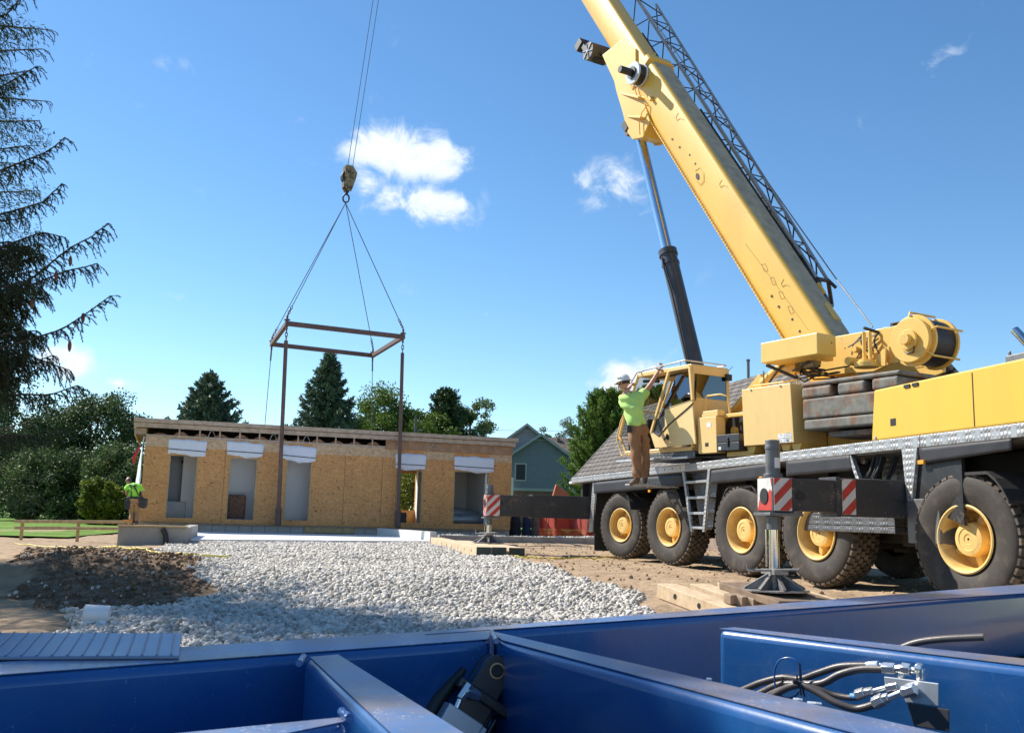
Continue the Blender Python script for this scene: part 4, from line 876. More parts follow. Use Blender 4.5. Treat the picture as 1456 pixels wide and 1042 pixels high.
# curb right of it with gravel fill behind
c0 = Vector((P2.x+.15, P2.y+1.7, 0)); c1 = atY(842, 760, 31.0); c1 = Vector((c1.x, c1.y, 0)); d = (c1-c0).normalized(); f = Fr(c0, d, (-d.y, d.x, 0)); ln = (c1-c0).length
m = MB(); m.box(f, 0, ln+3, 0, .2, -.3, .20); tag(m.build('foundation_curb', conc, bevel=.01, origin=c0), 'low concrete curb behind the left outrigger foot, running to the crane', 'wall')
poly = [tuple(f.P(.3, .25)[:2]), tuple(f.P(ln+3, .25)[:2]), tuple(f.P(ln+3, 1.6)[:2]), tuple(f.P(.3, 1.3)[:2])]
x, y = scatter(poly, 420, 88); r = np.random.default_rng(8); rad = .02+.02*r.random(len(x)); g2 = rocks('curb_gravel', np.stack([x, y, gh(x, y)+.12+rad*.3+.05*r.random(len(x))], 1), rad, gravm, seed=9); tag(g2, kind='stuff')
m = MB(); m.box(f, .25, ln+3, .22, 1.5, -.1, .12); tag(m.build('curb_fill', gm, origin=c0), kind='structure')

def timber(fr, a0, a1, b0, b1, c0, c1, mt, name, label, group, endm=None, holes=None, cat='timber'):
    m = MB(); m.box(fr, a0, a1, b0, b1, c0, c1); o = m.build(name, mt, bevel=.008, origin=fr.P(a0, b0, c0)); tag(o, label, cat, group)
    if endm:
        for (x, fl) in endm:
            e = MB(); e.box(fr, x, x+fl*.004, b0+.006, b1-.006, c0+.006, c1-.006); e.build('painted_end', M['timber_green'], o)
    if holes:
        h = MB()
        for a, c in holes: h.tube(fr.P(a, b0-.002, c), fr.P(a, b0-.0035, c), .03, n=14)
        h.build('bolt_hole', M['mark'], o)
    return o
# ------------------------------------------------------------------ mobile crane
CF = azf((3.47, 14.32, 0), -12.5)                 # a: towards the building, b: away from the camera side, c: up
crane = thing('mobile_crane', CF.P(0, 1.5, 0), 'big yellow five-axle mobile crane on outriggers, boom raised over the building', 'crane')
Cc = CF.P(1.4, 1.5, 0); HK = Vector((-6.2, 34.7, 0)); dv = HK-Cc; TA = math.degrees(math.atan2(dv.x, dv.y))
SF = azf(Cc, TA)
EL = RAD(55.08); bd_ = SF.ux*math.cos(EL)+Vector((0, 0, math.sin(EL))); bv_ = SF.ux*(-math.sin(EL))+Vector((0, 0, math.cos(EL)))
BM = Fr(Cc+bv_*1.0-bd_*.35, bd_, SF.uy, bv_)
def c_(px, py, b=0): return CF.pb(px, py, b)
def s_(px, py, b=-1.35): return SF.pb(px, py, b)
def C(m, name, mt, **k): return m.build(name, mt, crane, **k)
AX = [5.72, 3.10, .22, -1.90, -4.72]
AR, AE = 9.0, -9.5                                # rear end and cab end of the deck
# carrier: deck slab, checker-plate edge, frame rails
C(MB().box(CF, AE, AR-.02, .03, 3.0, 1.60, 1.735), 'deck', M['grey'])
m = MB()
ed = [(AR, 6.0), (5.99, 1.45), (1.44, -1.0), (-1.01, -4.2), (-4.21, AE)]
for a1, a0 in ed: m.box(CF, a0, a1, -.03, .028, 1.615, 1.742)
C(m, 'deck_edge', M['checker'], bevel=.006)
C(MB().box(CF, AE, AR-.1, .75, 2.25, .58, 1.58), 'chassis_frame', M['dark'], bevel=.02)
C(MB().box(CF, AR-.9, AR-.1, .25, .7, 1.12, 1.59).box(CF, AR-.5, AR-.35, .1, 2.9, 1.0, 1.59), 'rear_crossmember', M['black'], bevel=.01)
for a in AX: C(MB().tube(CF.P(a, .3, .62), CF.P(a, 2.7, .62), .13, n=12).box(CF, a-.18, a+.18, 1.3, 1.7, .45, .85), 'axle', M['dark'], smooth=50)
def skirt(pts):
    q = [c_(*p, -.01) for p in pts]; m = MB(); n = 24; V = []; Fc = []
    tl, tr, br, bl = q
    for j in range(5):
        for i in range(n+1):
            s, t = i/n, j/4
            a = (tl[0]*(1-s)+tr[0]*s)*(1-t)+(bl[0]*(1-s)+br[0]*s)*t; z = (min(tl[1], 1.612)*(1-s)+min(tr[1], 1.612)*s)*(1-t)+(bl[1]*(1-s)+br[1]*s)*t
            V.append(CF.P(a, -.012+.004*math.sin(s*21+t*1.5)*t, z))
    Fc = [[j*(n+1)+i, j*(n+1)+i+1, (j+1)*(n+1)+i+1, (j+1)*(n+1)+i] for j in range(4) for i in range(n)]
    o = mesh_from('side_skirt', V, Fc, M['skirt'], crane, smooth=30); so = o.modifiers.new('thick', 'SOLIDIFY'); so.thickness = .012
    return o
skirt([(844.5, 686), (974, 673), (972, 691), (845, 702)]); skirt([(1011, 669), (1098, 658), (1088, 681), (1011, 688)]); skirt([(1119, 655), (1209, 645), (1213, 669), (1119, 677)])
skirt([(1308, 634), (1440, 617), (1440, 640), (1310, 660)])
# mudguards and flaps
for i, a in enumerate(AX):
    m = MB(); pts = []; R0 = .76
    lo, hi = (28, 150)
    if i == 0: lo, hi = 25, 165
    for k in range(13):
        t = RAD(lo+(hi-lo)*k/12); pts.append((a-R0*math.cos(t), min(.66+R0*math.sin(t), 1.30)))
    pts += [(x, z+.03) for x, z in pts[::-1]]
    C(MB().pb(CF, pts, .04, .62), 'mudguard', M['dark']); C(MB().pb(CF, pts, 2.38, 2.96), 'mudguard', M['dark'])
q = [c_(x, y) for x, y in ((844, 686), (849, 686), (843, 756), (838, 756))]
m = MB(); m.pb(CF, q, -.02, .02); C(m, 'mudguard_strip', M['checker'], bevel=.003)
q1 = c_(839, 756); q2 = c_(857, 781); C(MB().box(CF, q1[0]-.28, q1[0]-.25, .02, .60, .1, q1[1]), 'mud_flap', M['black'])
C(MB().box(CF, q1[0]-.3, q1[0]-.26, .0, .62, q1[1]-.02, 1.6), 'mudguard_end', M['dark'])
# ladder
m = MB(); L0, L1, L2, L3 = c_(974, 673), c_(1011, 669), c_(1003, 756), c_(986, 756)
for A, B in ((L0, L3), (L1, L2)):
    m.pb(CF, [(A[0]-.045, 1.612), (A[0]+.045, 1.612), (B[0]+.04, B[1]), (B[0]-.04, B[1])], -.04, .0)
lad = C(m, 'ladder', M['checker'], bevel=.004)
mt = MB(); mb = MB()
for py in (685, 707.5, 729.5, 750):
    z = c_(990, py)[1]; t = (1.612-z)/(1.612-L3[1]); aL = L0[0]+(L3[0]-L0[0])*t; aR = L1[0]+(L2[0]-L1[0])*t
    mt.box(CF, aR+.02, aL-.02, -.045, .12, z-.02, z+.02)
mt.build('step', M['silver'], lad, bevel=.004); mb.pb(CF, [(L0[0], 1.60), (L1[0], 1.60), (L2[0], L2[1]+.05), (L3[0], L3[1]+.05)], .125, .14); mb.build('back_plate', M['checker_dark'], lad)
# recess with checker plates, slanted strip, engine hoses, corner bracket
p1, p2 = c_(1209, 645, 0), c_(1222, 683, 0)
C(MB().pb(CF, [(p1[0]+.03, 1.612), (p1[0]-.035, 1.612), (p2[0]-.035, p2[1]), (p2[0]+.03, p2[1])], -.02, .03), 'slanted_strip', M['checker'])
pr = c_(1288, 680, 0)
C(MB().box(CF, pr[0], p1[0], .42, .46, 1.0, 1.6), 'recess_back_plate', M['checker_dark'])
q = c_(1230, 655, .4); C(MB().tube(CF.P(q[0], .36, q[1]), CF.P(q[0], .42, q[1]), .045, n=14), 'work_lamp', M['silver'], smooth=50, bevel=.008)
m = MB(); rr = random.Random(4)
for k in range(9):
    a = c_(1262+rr.uniform(-6, 12), 660, .3)[0]; b_ = .12+.25*rr.random(); z = 1.50-.05*k % .1
    m.path([CF.P(a, b_, 1.58), CF.P(a+.05*rr.random(), b_-.04, 1.42), CF.P(a+.10, b_-.06, 1.30+.05*rr.random()), CF.P(a+.02, b_, 1.22), CF.P(a-.1, b_+.1, 1.18)], .016, 6)
C(m, 'hydraulic_hose', M['cable_dark'], smooth=60)
B0, B1, B2, B3, B4 = c_(1285, 637), c_(1307, 634), c_(1300, 712), c_(1293, 712), c_(1288, 690)
C(MB().pb(CF, [(B0[0], 1.612), (B1[0], 1.612), (B2[0], B2[1]), (B3[0], B3[1])], -.03, .015), 'corner_bracket', M['checker'], bevel=.004)
b5 = c_(1293, 712); b6 = c_(1400, 712); zb = c_(1300, 772)[1]
C(MB().pb(CF, [(B2[0]-.005, 1.60), (B2[0]-.75, 1.60), (B2[0]-.75, b5[1]-.25), (B3[0], b5[1]), (B3[0], b5[1]+.05)], .02, .06), 'front_guard_panel', M['black'])
C(MB().box(CF, c_(1300, 760)[0]-.45, c_(1293, 760)[0], -.02, .35, zb, b5[1]+.02), 'tool_bin', M['grey'], bevel=.01)
C(MB().box(CF, -3.6, -1.62, .05, .65, .78, .93).box(CF, -3.6, -1.6, .05, .6, .70, .775), 'under_step', M['checker_dark'], bevel=.006)
for px, py in ((1083, 679.5), (924, 698), (1311, 657)):
    q = c_(px, py, -.03); C(MB().box(CF, q[0]-.05, q[0]+.05, -.05, -.02, q[1]-.022, q[1]+.022), 'side_marker', M['amber'], bevel=.005)
q = [c_(x, y, -.03) for x, y in ((937, 667), (974, 663))]
C(MB().box(CF, q[1][0], q[0][0], -.034, -.0305, 1.63, 1.73), 'warning_label', M['white'])
mk = MB()
for t in (.15, .45, .75): mk.box(CF, q[1][0]+(q[0][0]-q[1][0])*t, q[1][0]+(q[0][0]-q[1][0])*t+.03, -.037, -.0345, 1.665, 1.695)
C(mk, 'label_print', M['mark'])
# engine cover and exhaust
e0 = c_(1241, 555, .02); e1 = c_(1239, 627, .02)
zT = e0[1]; zB = 1.75
C(MB().pb(CF, [(e1[0], zB), (AE+.4, zB), (AE+.4, zT+.02), (e0[0]-.02, zT)], .02, 2.9), 'engine_cover', M['yellow_bright'], bevel=.02)
pj = MB()
for a in (e0[0]-1.7, e0[0]-3.4): pj.box(CF, a, a+.012, .0165, .0195, zB+.02, zT-.03)
C(pj, 'cover_seam', M['mark'])
q = c_(1245, 622, .02); C(MB().tube(CF.P(q[0], .02, q[1]), CF.P(q[0], .005, q[1]), .018, n=12), 'cover_latch', M['silver'])
q = c_(1400, 522, .5); C(MB().lathe(CF.P(q[0], .6, zT-.02), (0, 0, 1), [(.19, 0), (.20, .05), (.17, .08), (.02, .09)], 20), 'air_intake_cap', M['black'], smooth=60)
q = c_(1447, 508, .9); qq = c_(1452, 490, .9)
C(MB().box(CF, q[0]-.45, q[0]+.07, .8, 1.3, zT+.01, q[1]+.02).box(CF, q[0]+.02, q[0]+.05, .82, .85, q[1], q[1]+.07), 'exhaust_box', M['grey'], bevel=.015)
C(MB().path([CF.P(q[0]-.12, .95, q[1]), CF.P(q[0]-.12, .95, q[1]+.10), CF.P(q[0]-.09, .93, q[1]+.16), CF.P(q[0]+.02, .9, q[1]+.30)], .045, 14), 'exhaust_pipe', M['exhaust'], smooth=60)

# wheels
def wheel_meshes():
    W = Fr((0, 0, 0), (1, 0, 0), (0, 1, 0)); R = .645; w = .36
    ty = MB(); prof = [(.318, -.12), (.322, -.15), (.36, -.172), (.44, -.188), (.52, -.192), (.57, -.185), (.598, -.172), (.612, -.155), (.618, -.10), (.62, 0)]
    prof = prof+[(r_, -h) for r_, h in prof[-2::-1]]
    ty.lathe((0, 0, 0), (0, 1, 0), prof, 64, closed=True); tyre = ty
    tr = MB(); n = 42
    for j, (y0, y1) in enumerate(((-.176, -.118), (-.112, -.068), (-.060, -.012), (-.004, .044), (.052, .10), (.108, .176))):
        for i in range(n):
            t0 = 2*math.pi*(i+(.5 if j % 2 else 0))/n; dt = 2*math.pi/n*.40
            ra = .600 if j in (0, 5) else .61
            pts = []
            ys = (y0, (y0+y1)/2, y1); 
            out = [(-dt*.65, y0), (dt*.65, y0), (dt*1.02, (y0+y1)/2), (dt*.65, y1), (-dt*.65, y1), (-dt*1.02, (y0+y1)/2)]
            if j in (0, 5): out = [(-dt*.85, y0), (dt*.85, y0), (dt*.85, y1), (-dt*.85, y1)]
            lo = []; hi = []
            for d, y in out:
                t = t0+d; sh = .022 if (abs(y) > .17) else 0
                lo.append((math.cos(t)*ra, y, math.sin(t)*ra)); hi.append((math.cos(t)*(R-sh), y*(1 if abs(y) < .17 else .985), math.sin(t)*(R-sh)))
            tr.prism(lo, hi)
    sw = MB(); sw.lathe((0, -.1895, 0), (0, 1, 0), [(.545, -.0), (.553, -.003), (.558, .0)], 48, caps=False)
    rim = MB(); rim.lathe((0, 0, 0), (0, 1, 0), [(.322, -.165), (.332, -.178), (.318, -.184), (.300, -.176), (.285, -.150), (.278, -.02), (.262, .02), (.16, .035), (.16, -.0), (.155, -.03)], 48, caps=False)
    return tyre, tr, sw, rim
ty, tr, sw, rim = wheel_meshes()
ORG_T = None
def wheel(a, b, side, rot=0.0):
    """side -1: camera side"""
    e = part_empty('wheel', CF.P(a, b+(.05 if side < 0 else 0), .672), crane); e.scale = (1.04, 1.22, 1.04); e.rotation_euler = (0, 0, RAD(-77.5)+(0 if side < 0 else math.pi)+rot)
    return e
def add_child(src, name, mt, par, smooth):
    me = bpy.data.meshes.new(name); me.from_pydata([tuple(v) for v in src.V], [], src.F); me.update(); me.materials.append(mt)
    bm = bmesh.new(); bm.from_mesh(me); bmesh.ops.recalc_face_normals(bm, faces=bm.faces); bm.to_mesh(me); bm.free()
    me.polygons.foreach_set('use_smooth', np.ones(len(me.polygons), dtype=bool)); me.set_sharp_from_angle(angle=RAD(smooth))
    o = bpy.data.objects.new(name, me); COL.objects.link(o); o.parent = par; return o
W0 = wheel(AX[0], .20, -1)
hub = MB(); hub.lathe((0, 0, 0), (0, 1, 0), [(.16, .02), (.165, -.10), (.155, -.135), (.11, -.142), (.105, -.137), (.05, -.139), (.045, -.134), (.012, -.135)], 32, caps=False)
sp = MB()
for k in range(10):
    t = 2*math.pi*k/10; c, s = math.cos(t), math.sin(t); sp.tube((c*.215, -.0, s*.215), (c*.215, .03, s*.215), .018, n=8)
for k in range(5):
    t = 2*math.pi*(k+.3)/5; c, s = math.cos(t), math.sin(t); f = Fr((0, 0, 0), (c, 0, s), (0, 1, 0), (-s, 0, c)); sp.pc(f, [(.155, -.07), (.272, -.05), (.272, .02), (.155, .02)], -.03, .03)
parts = [add_child(ty, 'tyre', M['rubber'], W0, 40), add_child(tr, 'tread', M['tread'], W0, 30), add_child(rim, 'rim', M['rim'], W0, 40), add_child(hub, 'hub', M['rim'], W0, 40), add_child(sp, 'wheel_spoke', M['rim'], W0, 40)]
for i, a in enumerate(AX):
    for side, b in ((-1, .20), (1, 2.80)):
        if i == 0 and side < 0: W = W0
        else:
            W = wheel(a, b, side)
            for c0_ in parts: c = c0_.copy(); COL.objects.link(c); c.parent = W
        W.rotation_euler = (0, 0, W.rotation_euler.z+RAD((21, 16, 12, 12, 10)[i]))
        sp_r = Matrix.Rotation(W.rotation_euler.z, 4, 'Z') @ Matrix.Rotation(i*.7+.2, 4, 'Y'); W.rotation_euler = sp_r.to_euler()

# outriggers
def outrigger(a0, bend, bmid, label_side, footz, th=.34, sgn=1):
    e = part_empty('outrigger', CF.P(a0, 0, 1.0), crane)
    zi0, zi1, zo0, zo1 = (.91, 1.25, .87, 1.275) if sgn > 0 else (.79, 1.25, .775, 1.275)
    A, B = a0, a0+th
    MB().box(CF, A, B, bmid, 1.2, zo0, zo1).build('outer_beam', M['beam'], e, bevel=.01)
    MB().box(CF, A+.012, B-.012, bend+.02, bmid+.3, zi0, zi1).build('inner_beam', M['beam'], e, bevel=.01)
    m = MB(); m.box(CF, A-.006, B+.006, bmid-.02, bmid+.03, zo0-.01, zo1+.01); m.build('beam_collar', M['beam'], e, bevel=.004)
    # end box with hazard plates
    MB().box(CF, A-.0, B, bend-.02, bend+.22, zi0-.02, zi1+.01).build('end_box', M['beam'], e, bevel=.006)
    fp = MB(); fp.box(CF, A-.008, A-.001, bend-.015, bend+(.19 if sgn > 0 else .27), zi0+.0, zi1); w1 = fp.build('hazard_plate', M['offwhite'], e)
    st = MB()
    for q in stripes((bend-.013, bend+(.188 if sgn > 0 else .268), zi0+.002, zi1-.002), .105, 1, .10): st.pa(CF, q, A-.0105, A-.0085)
    st.build('stripe', M['red'], w1)
    ep = MB(); ep.box(CF, A+.01, B-.01, bend-.03, bend-.021, zi0-.0, zi1); w2 = ep.build('end_plate', M['offwhite'], e)
    st = MB()
    for q in stripes((A+.012, B-.012, zi0+.002, zi1-.002), .08, -1, .03): st.pb(CF, q, bend-.0335, bend-.0305)
    if sgn > 0: 
        q = [(A+.012, zi0+.002), (B-.012, zi0+.002), (B-.06, zi0+.12), (A+.20, zi0+.10), (A+.05, zi0+.22), (A+.012, zi0+.2)]; st = MB(); st.pb(CF, q, bend-.0335, bend-.0305)
        st.pb(CF, [(A+.012, zi1-.002), (A+.04, zi1-.002), (A+.012, zi0+.25)], bend-.0335, bend-.0305)
    st.build('stripe', M['red'], w2)
    h = MB(); h.tube(CF.P((A+B)/2, bend-.034, 1.06), CF.P((A+B)/2, bend-.044, 1.06), .085, n=20); h.build('end_buffer', M['mark'], e); h = MB(); h.tube(CF.P(A-.001, bend+.30, 1.07), CF.P(A-.003, bend+.30, 1.07), .050, n=20); h.build('pin_hole', M['mark'], e)
    # second reflector on outer beam
    if sgn > 0:
        rp = MB(); rp.box(CF, A-.006, A-.001, bmid+.05, bmid+.21, zo0+.02, zo1-.01); r_ = rp.build('hazard_plate', M['offwhite'], e); st = MB()
        for q in stripes((bmid+.052, bmid+.208, zo0+.022, zo1-.012), .11, 1, .06): st.pa(CF, q, A-.0085, A-.0065)
        st.build('stripe', M['red'], r_)
        ww = MB(); zz = zo0+.04
        for (b_0, z_0), (b_1, z_1) in (((bmid+.45, zz), (bmid+.45, zz+.13)), ((bmid+.45, zz+.13), (bmid+.62, zz+.16)), ((bmid+.62, zz+.16), (bmid+.82, zz+.12)), ((bmid+.82, zz+.12), (bmid+.82, zz))): ww.tube(CF.P(A-.001, b_0, z_0), CF.P(A-.001, b_1, z_1), .005, n=6)
        ww.build('weld_bead', M['beam'], e)
    # jack
    cx = CF.P((A+B)/2, bend+.07, 0); zt = 1.66 if sgn > 0 else 1.47
    j = MB(); j.tube(cx+Vector((0, 0, zi1+.01)), cx+Vector((0, 0, zt)), .076, n=24).tube(cx+Vector((0, 0, zt-.10)), cx+Vector((0, 0, zt-.06)), .082, n=24).tube(cx+Vector((0, 0, zi1+.01)), cx+Vector((0, 0, zi1+.05)), .10, n=24)
    jo = j.build('jack_tube', M['grey'], e, smooth=40, bevel=.004)
    if sgn > 0:
        lb = MB(); f = Fr(cx, CF.ux, CF.uy)
        for k in range(6):
            t0, t1 = RAD(-135+k*10), RAD(-125+k*10); P = [f.P(math.sin(t)*.079, -math.cos(t)*.079*(1), z) for t, z in ((t0, 1.36), (t1, 1.36), (t1, 1.47), (t0, 1.47))]; lb.quad(*P)
        lb.build('sticker', M['white'], jo)
    j = MB(); j.box(Fr(cx, CF.ux, CF.uy), -.19, .19, -.14, .24, zi0-.055, zi0-.022).tube(cx+Vector((0, 0, zi0-.2)), cx+Vector((0, 0, zi0-.056)), .075, n=24); j.build('jack_collar', M['grey'], e, smooth=40, bevel=.005)
    j = MB(); j.tube(cx+Vector((0, 0, footz+.20)), cx+Vector((0, 0, zi0-.2)), .056, n=24).tube(cx+CF.uy*-.09+Vector((0, 0, footz+.25)), cx+CF.uy*-.09+Vector((0, 0, zi0-.2)), .009, n=8); j.build('jack_rod', M['chrome'], e, smooth=40)
    # float: eight-sided plate with gussets
    f = Fr(cx+Vector((0, 0, footz)), CF.ux, CF.uy); p = MB(); R_ = .36
    p.pc(f, [(R_*math.cos(t), R_*math.sin(t)) for t in [RAD(22.5+45*k) for k in range(8)]], 0, .018)
    p.tube(f.P(0, 0, .018), f.P(0, 0, .17), .07, n=20)
    p.pc(f, [(-.15, -.08), (.15, -.08), (.15, .08), (-.15, .08)], .172, .225)
    for k in range(8):
        t = RAD(45*k+10); g = Fr(f.o, Vector((0, 0, 0))+f.ux*math.cos(t)+f.uy*math.sin(t), f.uy*math.cos(t)-f.ux*math.sin(t))
        p.pb(g, [(.08, .018), (R_*.9, .018), (R_*.9, .03), (.08, .17)], -.008, .008)
        p.prism([g.P(a_, -.018, z_) for a_, z_ in ((.075, .165), (R_*.9, .026), (R_*.9, .038), (.075, .182))], [g.P(a_, .018, z_) for a_, z_ in ((.075, .165), (R_*.9, .026), (R_*.9, .038), (.075, .182))])
    p.build('float_pad', M['pad'], e, bevel=.003)
    h = MB(); g = Fr(f.o, (CF.uy*.8-CF.ux*.6).normalized(), (CF.ux*.8+CF.uy*.6).normalized()); h.tube(g.P(-.26, -.11, .205), g.P(.27, -.11, .235), .014, n=8).tube(g.P(-.26, -.11, .205), g.P(-.27, -.11, .30), .008, n=8).tube(g.P(.27, -.11, .235), g.P(.27, -.05, .235), .014, n=8); h.build('locking_bar', M['pad'], e, smooth=50)
    return cx
near_foot = outrigger(-3.91, -1.56, -.83, 'near', .075, sgn=1)
far_foot = outrigger(7.63, -2.32, -1.30, 'far', .20, sgn=-1)

# ------------------------------------------------------------------ superstructure
turn = MB(); turn.lathe(Cc+Vector((0, 0, 1.736)), (0, 0, 1), [(.78, 0), (.78, .08), (.70, .09), (.70, .16), (.6, .17)], 48); C(turn, 'slewing_ring', M['dark'], smooth=40)
C(MB().box(SF, -2.6, 2.3, -.62, .62, 1.91, 2.12).box(SF, -2.6, 1.3, -.60, .60, 2.13, 2.6), 'slewing_platform', M['yellow'], bevel=.02)
# big yellow side box
p = [s_(*q) for q in ((1054.5, 554), (1123.6, 541), (1129, 629), (1058, 637.5))]
bR = SF.pa(1160, 633, (p[1][0]+p[2][0])/2)[0]
ob = C(MB().pb(SF, [(p[0][0], p[0][1]), (p[1][0], p[0][1]), (p[2][0], p[2][1]), (p[3][0], p[2][1]-.0)], -1.35, -.65), 'side_housing', M['yellow_pale'], bevel=.008)
l = [s_(*q) for q in ((1106, 616.5), (1127, 616), (1127, 629))]
MB().box(SF, l[1][0]+.02, l[0][0], -1.353, -1.3505, l[2][1]+.01, l[0][1]-.005).build('decal', M['white'], ob)
mk = MB(); z0 = (l[2][1]+l[0][1])/2
mk.box(SF, l[1][0]+.02, l[0][0], -1.3550, -1.3534, z0-.003, z0+.003).box(SF, l[0][0]-.13, l[0][0]-.126, -1.3550, -1.3534, l[2][1]+.01, l[0][1]-.005)
for dz in (.045, -.045): mk.pb(SF, [(l[0][0]-.05, z0+dz+.02), (l[0][0]-.065, z0+dz+.02), (l[0][0]-.085, z0+dz-.01), (l[0][0]-.08, z0+dz-.018), (l[0][0]-.06, z0+dz-.0)], -1.3550, -1.3534)
for k in range(6): mk.box(SF, l[1][0]+.04, l[0][0]-.15, -1.3550, -1.3534, l[2][1]+.03+k*.022, l[2][1]+.036+k*.022)
mk.build('decal_print', mat('grey_print', (.35, .35, .35), .5), ob)
m = MB()
for t in (.05, .45, .75, .95):
    a = p[3][0]+(p[2][0]-p[3][0])*t; z = p[2][1]; m.pb(SF, [(a+.1, z-.002), (a-.1, z-.002), (a-.06, z-.1), (a+.06, z-.1)], -1.25, -.7)
m.box(SF, p[3][0]-.05, p[3][0]+.55, -1.2, -.7, z-.14, z-.06); C(m, 'housing_bracket', M['yellow'], bevel=.006)
# things on top of housing: rail, brackets
m = MB(); zt = p[0][1]
m.tube(SF.P(p[0][0]-.05, -1.15, zt+.07), SF.P(p[1][0]+.05, -1.15, zt+.07), .014).tube(SF.P(p[0][0]-.05, -1.15, zt), SF.P(p[0][0]-.05, -1.15, zt+.07), .012).tube(SF.P(p[1][0]+.05, -1.15, zt), SF.P(p[1][0]+.05, -1.15, zt+.07), .012)
m.box(SF, p[0][0]-.12, p[0][0]+.02, -1.05, -.75, zt+.002, zt+.09).box(SF, p[0][0]-.45, p[0][0]-.2, -1.0, -.7, zt+.002, zt+.06)
C(m, 'housing_rail', M['yellow'], smooth=40)
q = SF.pb(1066, 516, -.9); C(MB().tube(SF.P(p[0][0]-.03, -.9, zt+.002), SF.P(p[0][0]-.03, -.9, zt+.34), .012), 'housing_antenna', M['grey'], smooth=40)
# slanted yellow frame arm rising behind the cab
A = s_(1030, 598, -.7); B = s_(1062, 560, -.7)
C(MB().pb(SF, [(A[0]+.1, A[1]-.05), (A[0]+.02, A[1]+.05), (B[0]-.3, B[1]+.30), (B[0]-.42, B[1]+.18)], -.72, -.55).box(SF, p[0][0], p[0][0]+.55, -1.2, -1.1, s_(1040, 588)[1]-.03, s_(1040, 588)[1]+.03), 'platform_arm', M['yellow'], bevel=.008)
# upper box
u0, u1, u2, u3 = [s_(*q) for q in ((1081.6, 490), (1161.6, 470.6), (1164, 501), (1083, 518))]
bu = SF.pa(1188.5, 478.5, u1[0])[0]; zu1 = (u0[1]+u1[1])/2; zu0 = (u2[1]+u3[1])/2
C(MB().box(SF, u1[0], u0[0], -1.35, bu, zu0, zu1), 'upper_box', mat('golden_yellow_paint', (.80, .55, .14), .4, var=.04, coat=.3), bevel=.01)
hs = MB()
for k, (a_, z_) in enumerate(((.2, .1), (.07, .2))): hs.tube(SF.P(u1[0]-.001, -1.35+.3+k*.28, zu1-.12-.05*k), SF.P(u1[0]-.004, -1.35+.3+k*.28, zu1-.12-.05*k), .012, n=10)
C(hs, 'bolt_hole', M['mark'])
# cross braces, hoses and slewing gear under the upper box
m = MB(); a0 = SF.pb(1090, 519, -1.2); a1 = SF.pb(1134, 538, -1.0); m.path([SF.P(a0[0], -1.2, a0[1]), SF.P(a1[0], -1.0, a1[1])], .028, 8)
a0 = SF.pb(1128, 508, -1.0); a1 = SF.pb(1094, 543, -.9); m.path([SF.P(a0[0], -1., a0[1]), SF.P((a0[0]+a1[0])/2, -.97, (a0[1]+a1[1])/2+.04), SF.P(a1[0], -.9, a1[1])], .02, 8)
a0 = SF.pb(1160, 503, -1.0); a1 = SF.pb(1118, 530, -.9); m.path([SF.P(a0[0], -1., a0[1]), SF.P((a0[0]+a1[0])/2, -.97, (a0[1]+a1[1])/2-.08), SF.P(a1[0], -.9, a1[1])], .018, 8)
rr = random.Random(8)
for k in range(14):
    x0 = rr.uniform(1118, 1165); x1 = rr.uniform(1150, 1205); A = SF.pb(x0, rr.uniform(508, 535), -.95+.3*rr.random()); B = SF.pb(x1, rr.uniform(518, 538), -.9+.3*rr.random()); md = ((A[0]+B[0])/2, (A[1]+B[1])/2-rr.uniform(.03, .15))
    m.path([SF.P(A[0], -.8, A[1]), SF.P(md[0], -.85, md[1]), SF.P(B[0], -.75, B[1])], .013, 6)
C(m, 'hose_bundle', M['hose'], smooth=60)
m = MB()
a0 = SF.pb(1084, 545, -.8); a1 = SF.pb(1112, 520, -.8); m.path([SF.P(a0[0], -.8, a0[1]), SF.P(a1[0], -.8, a1[1])], .07, 14)
C(m, 'slewing_gear', M['yellow'], smooth=40, bevel=.01); m = MB()
a0 = SF.pb(1118, 512, -.8); a1 = SF.pb(1140, 530, -.8); m.box(SF, a1[0], a0[0], -.95, -.7, a1[1], a0[1]); C(m, 'gear_box', M['yellow'], smooth=40, bevel=.01); m = MB()
a0 = SF.pb(1176, 508, -.8); m.box(SF, a0[0]-.08, a0[0]+.06, -1.0, -.75, a0[1]-.06, a0[1]+.08)
C(m, 'slewing_gear', M['yellow'], smooth=40, bevel=.01)
a0 = SF.pb(1152, 514, -.85); C(MB().tube(SF.P(a0[0]-.14, -.85, a0[1]-.02), SF.P(a0[0]+.16, -.85, a0[1]), .09, n=18), 'hydraulic_motor', M['grey'], smooth=40, bevel=.01)
# superstructure side frame with the boom foot, winch
bF = -.62
pts = [s_(x, y, bF) for x, y in ((1160, 484), (1188, 478.5), (1259, 466), (1263, 472), (1266, 517), (1242, 528), (1150, 535))]
m = MB(); m.pb(SF, pts, bF, bF+.05); m.pb(SF, pts, .57, .62); C(m, 'frame_plate', M['yellow'], bevel=.006)
m = MB(); pl = [s_(x, y, bF-.02) for x, y in ((1259, 466), (1268, 466), (1290, 460), (1296, 457), (1310, 470), (1315, 500), (1280, 516), (1266, 518), (1260, 505))]
m.pb(SF, pl, bF-.08, bF-.03); m.pb(SF, pl, bF+.52, bF+.57)
wq = s_(1297, 484, bF-.1); wr = 29.5*(SF.P(wq[0], bF, wq[1])-CAMP).length/FPX*1.0
W_ = Vector(SF.P(wq[0], 0, wq[1])); fl = lambda b: W_+SF.uy*b
m.tube(fl(bF-.16), fl(bF-.085), wr, n=40); C(m, 'winch_frame', M['yellow'], smooth=35, bevel=.008)
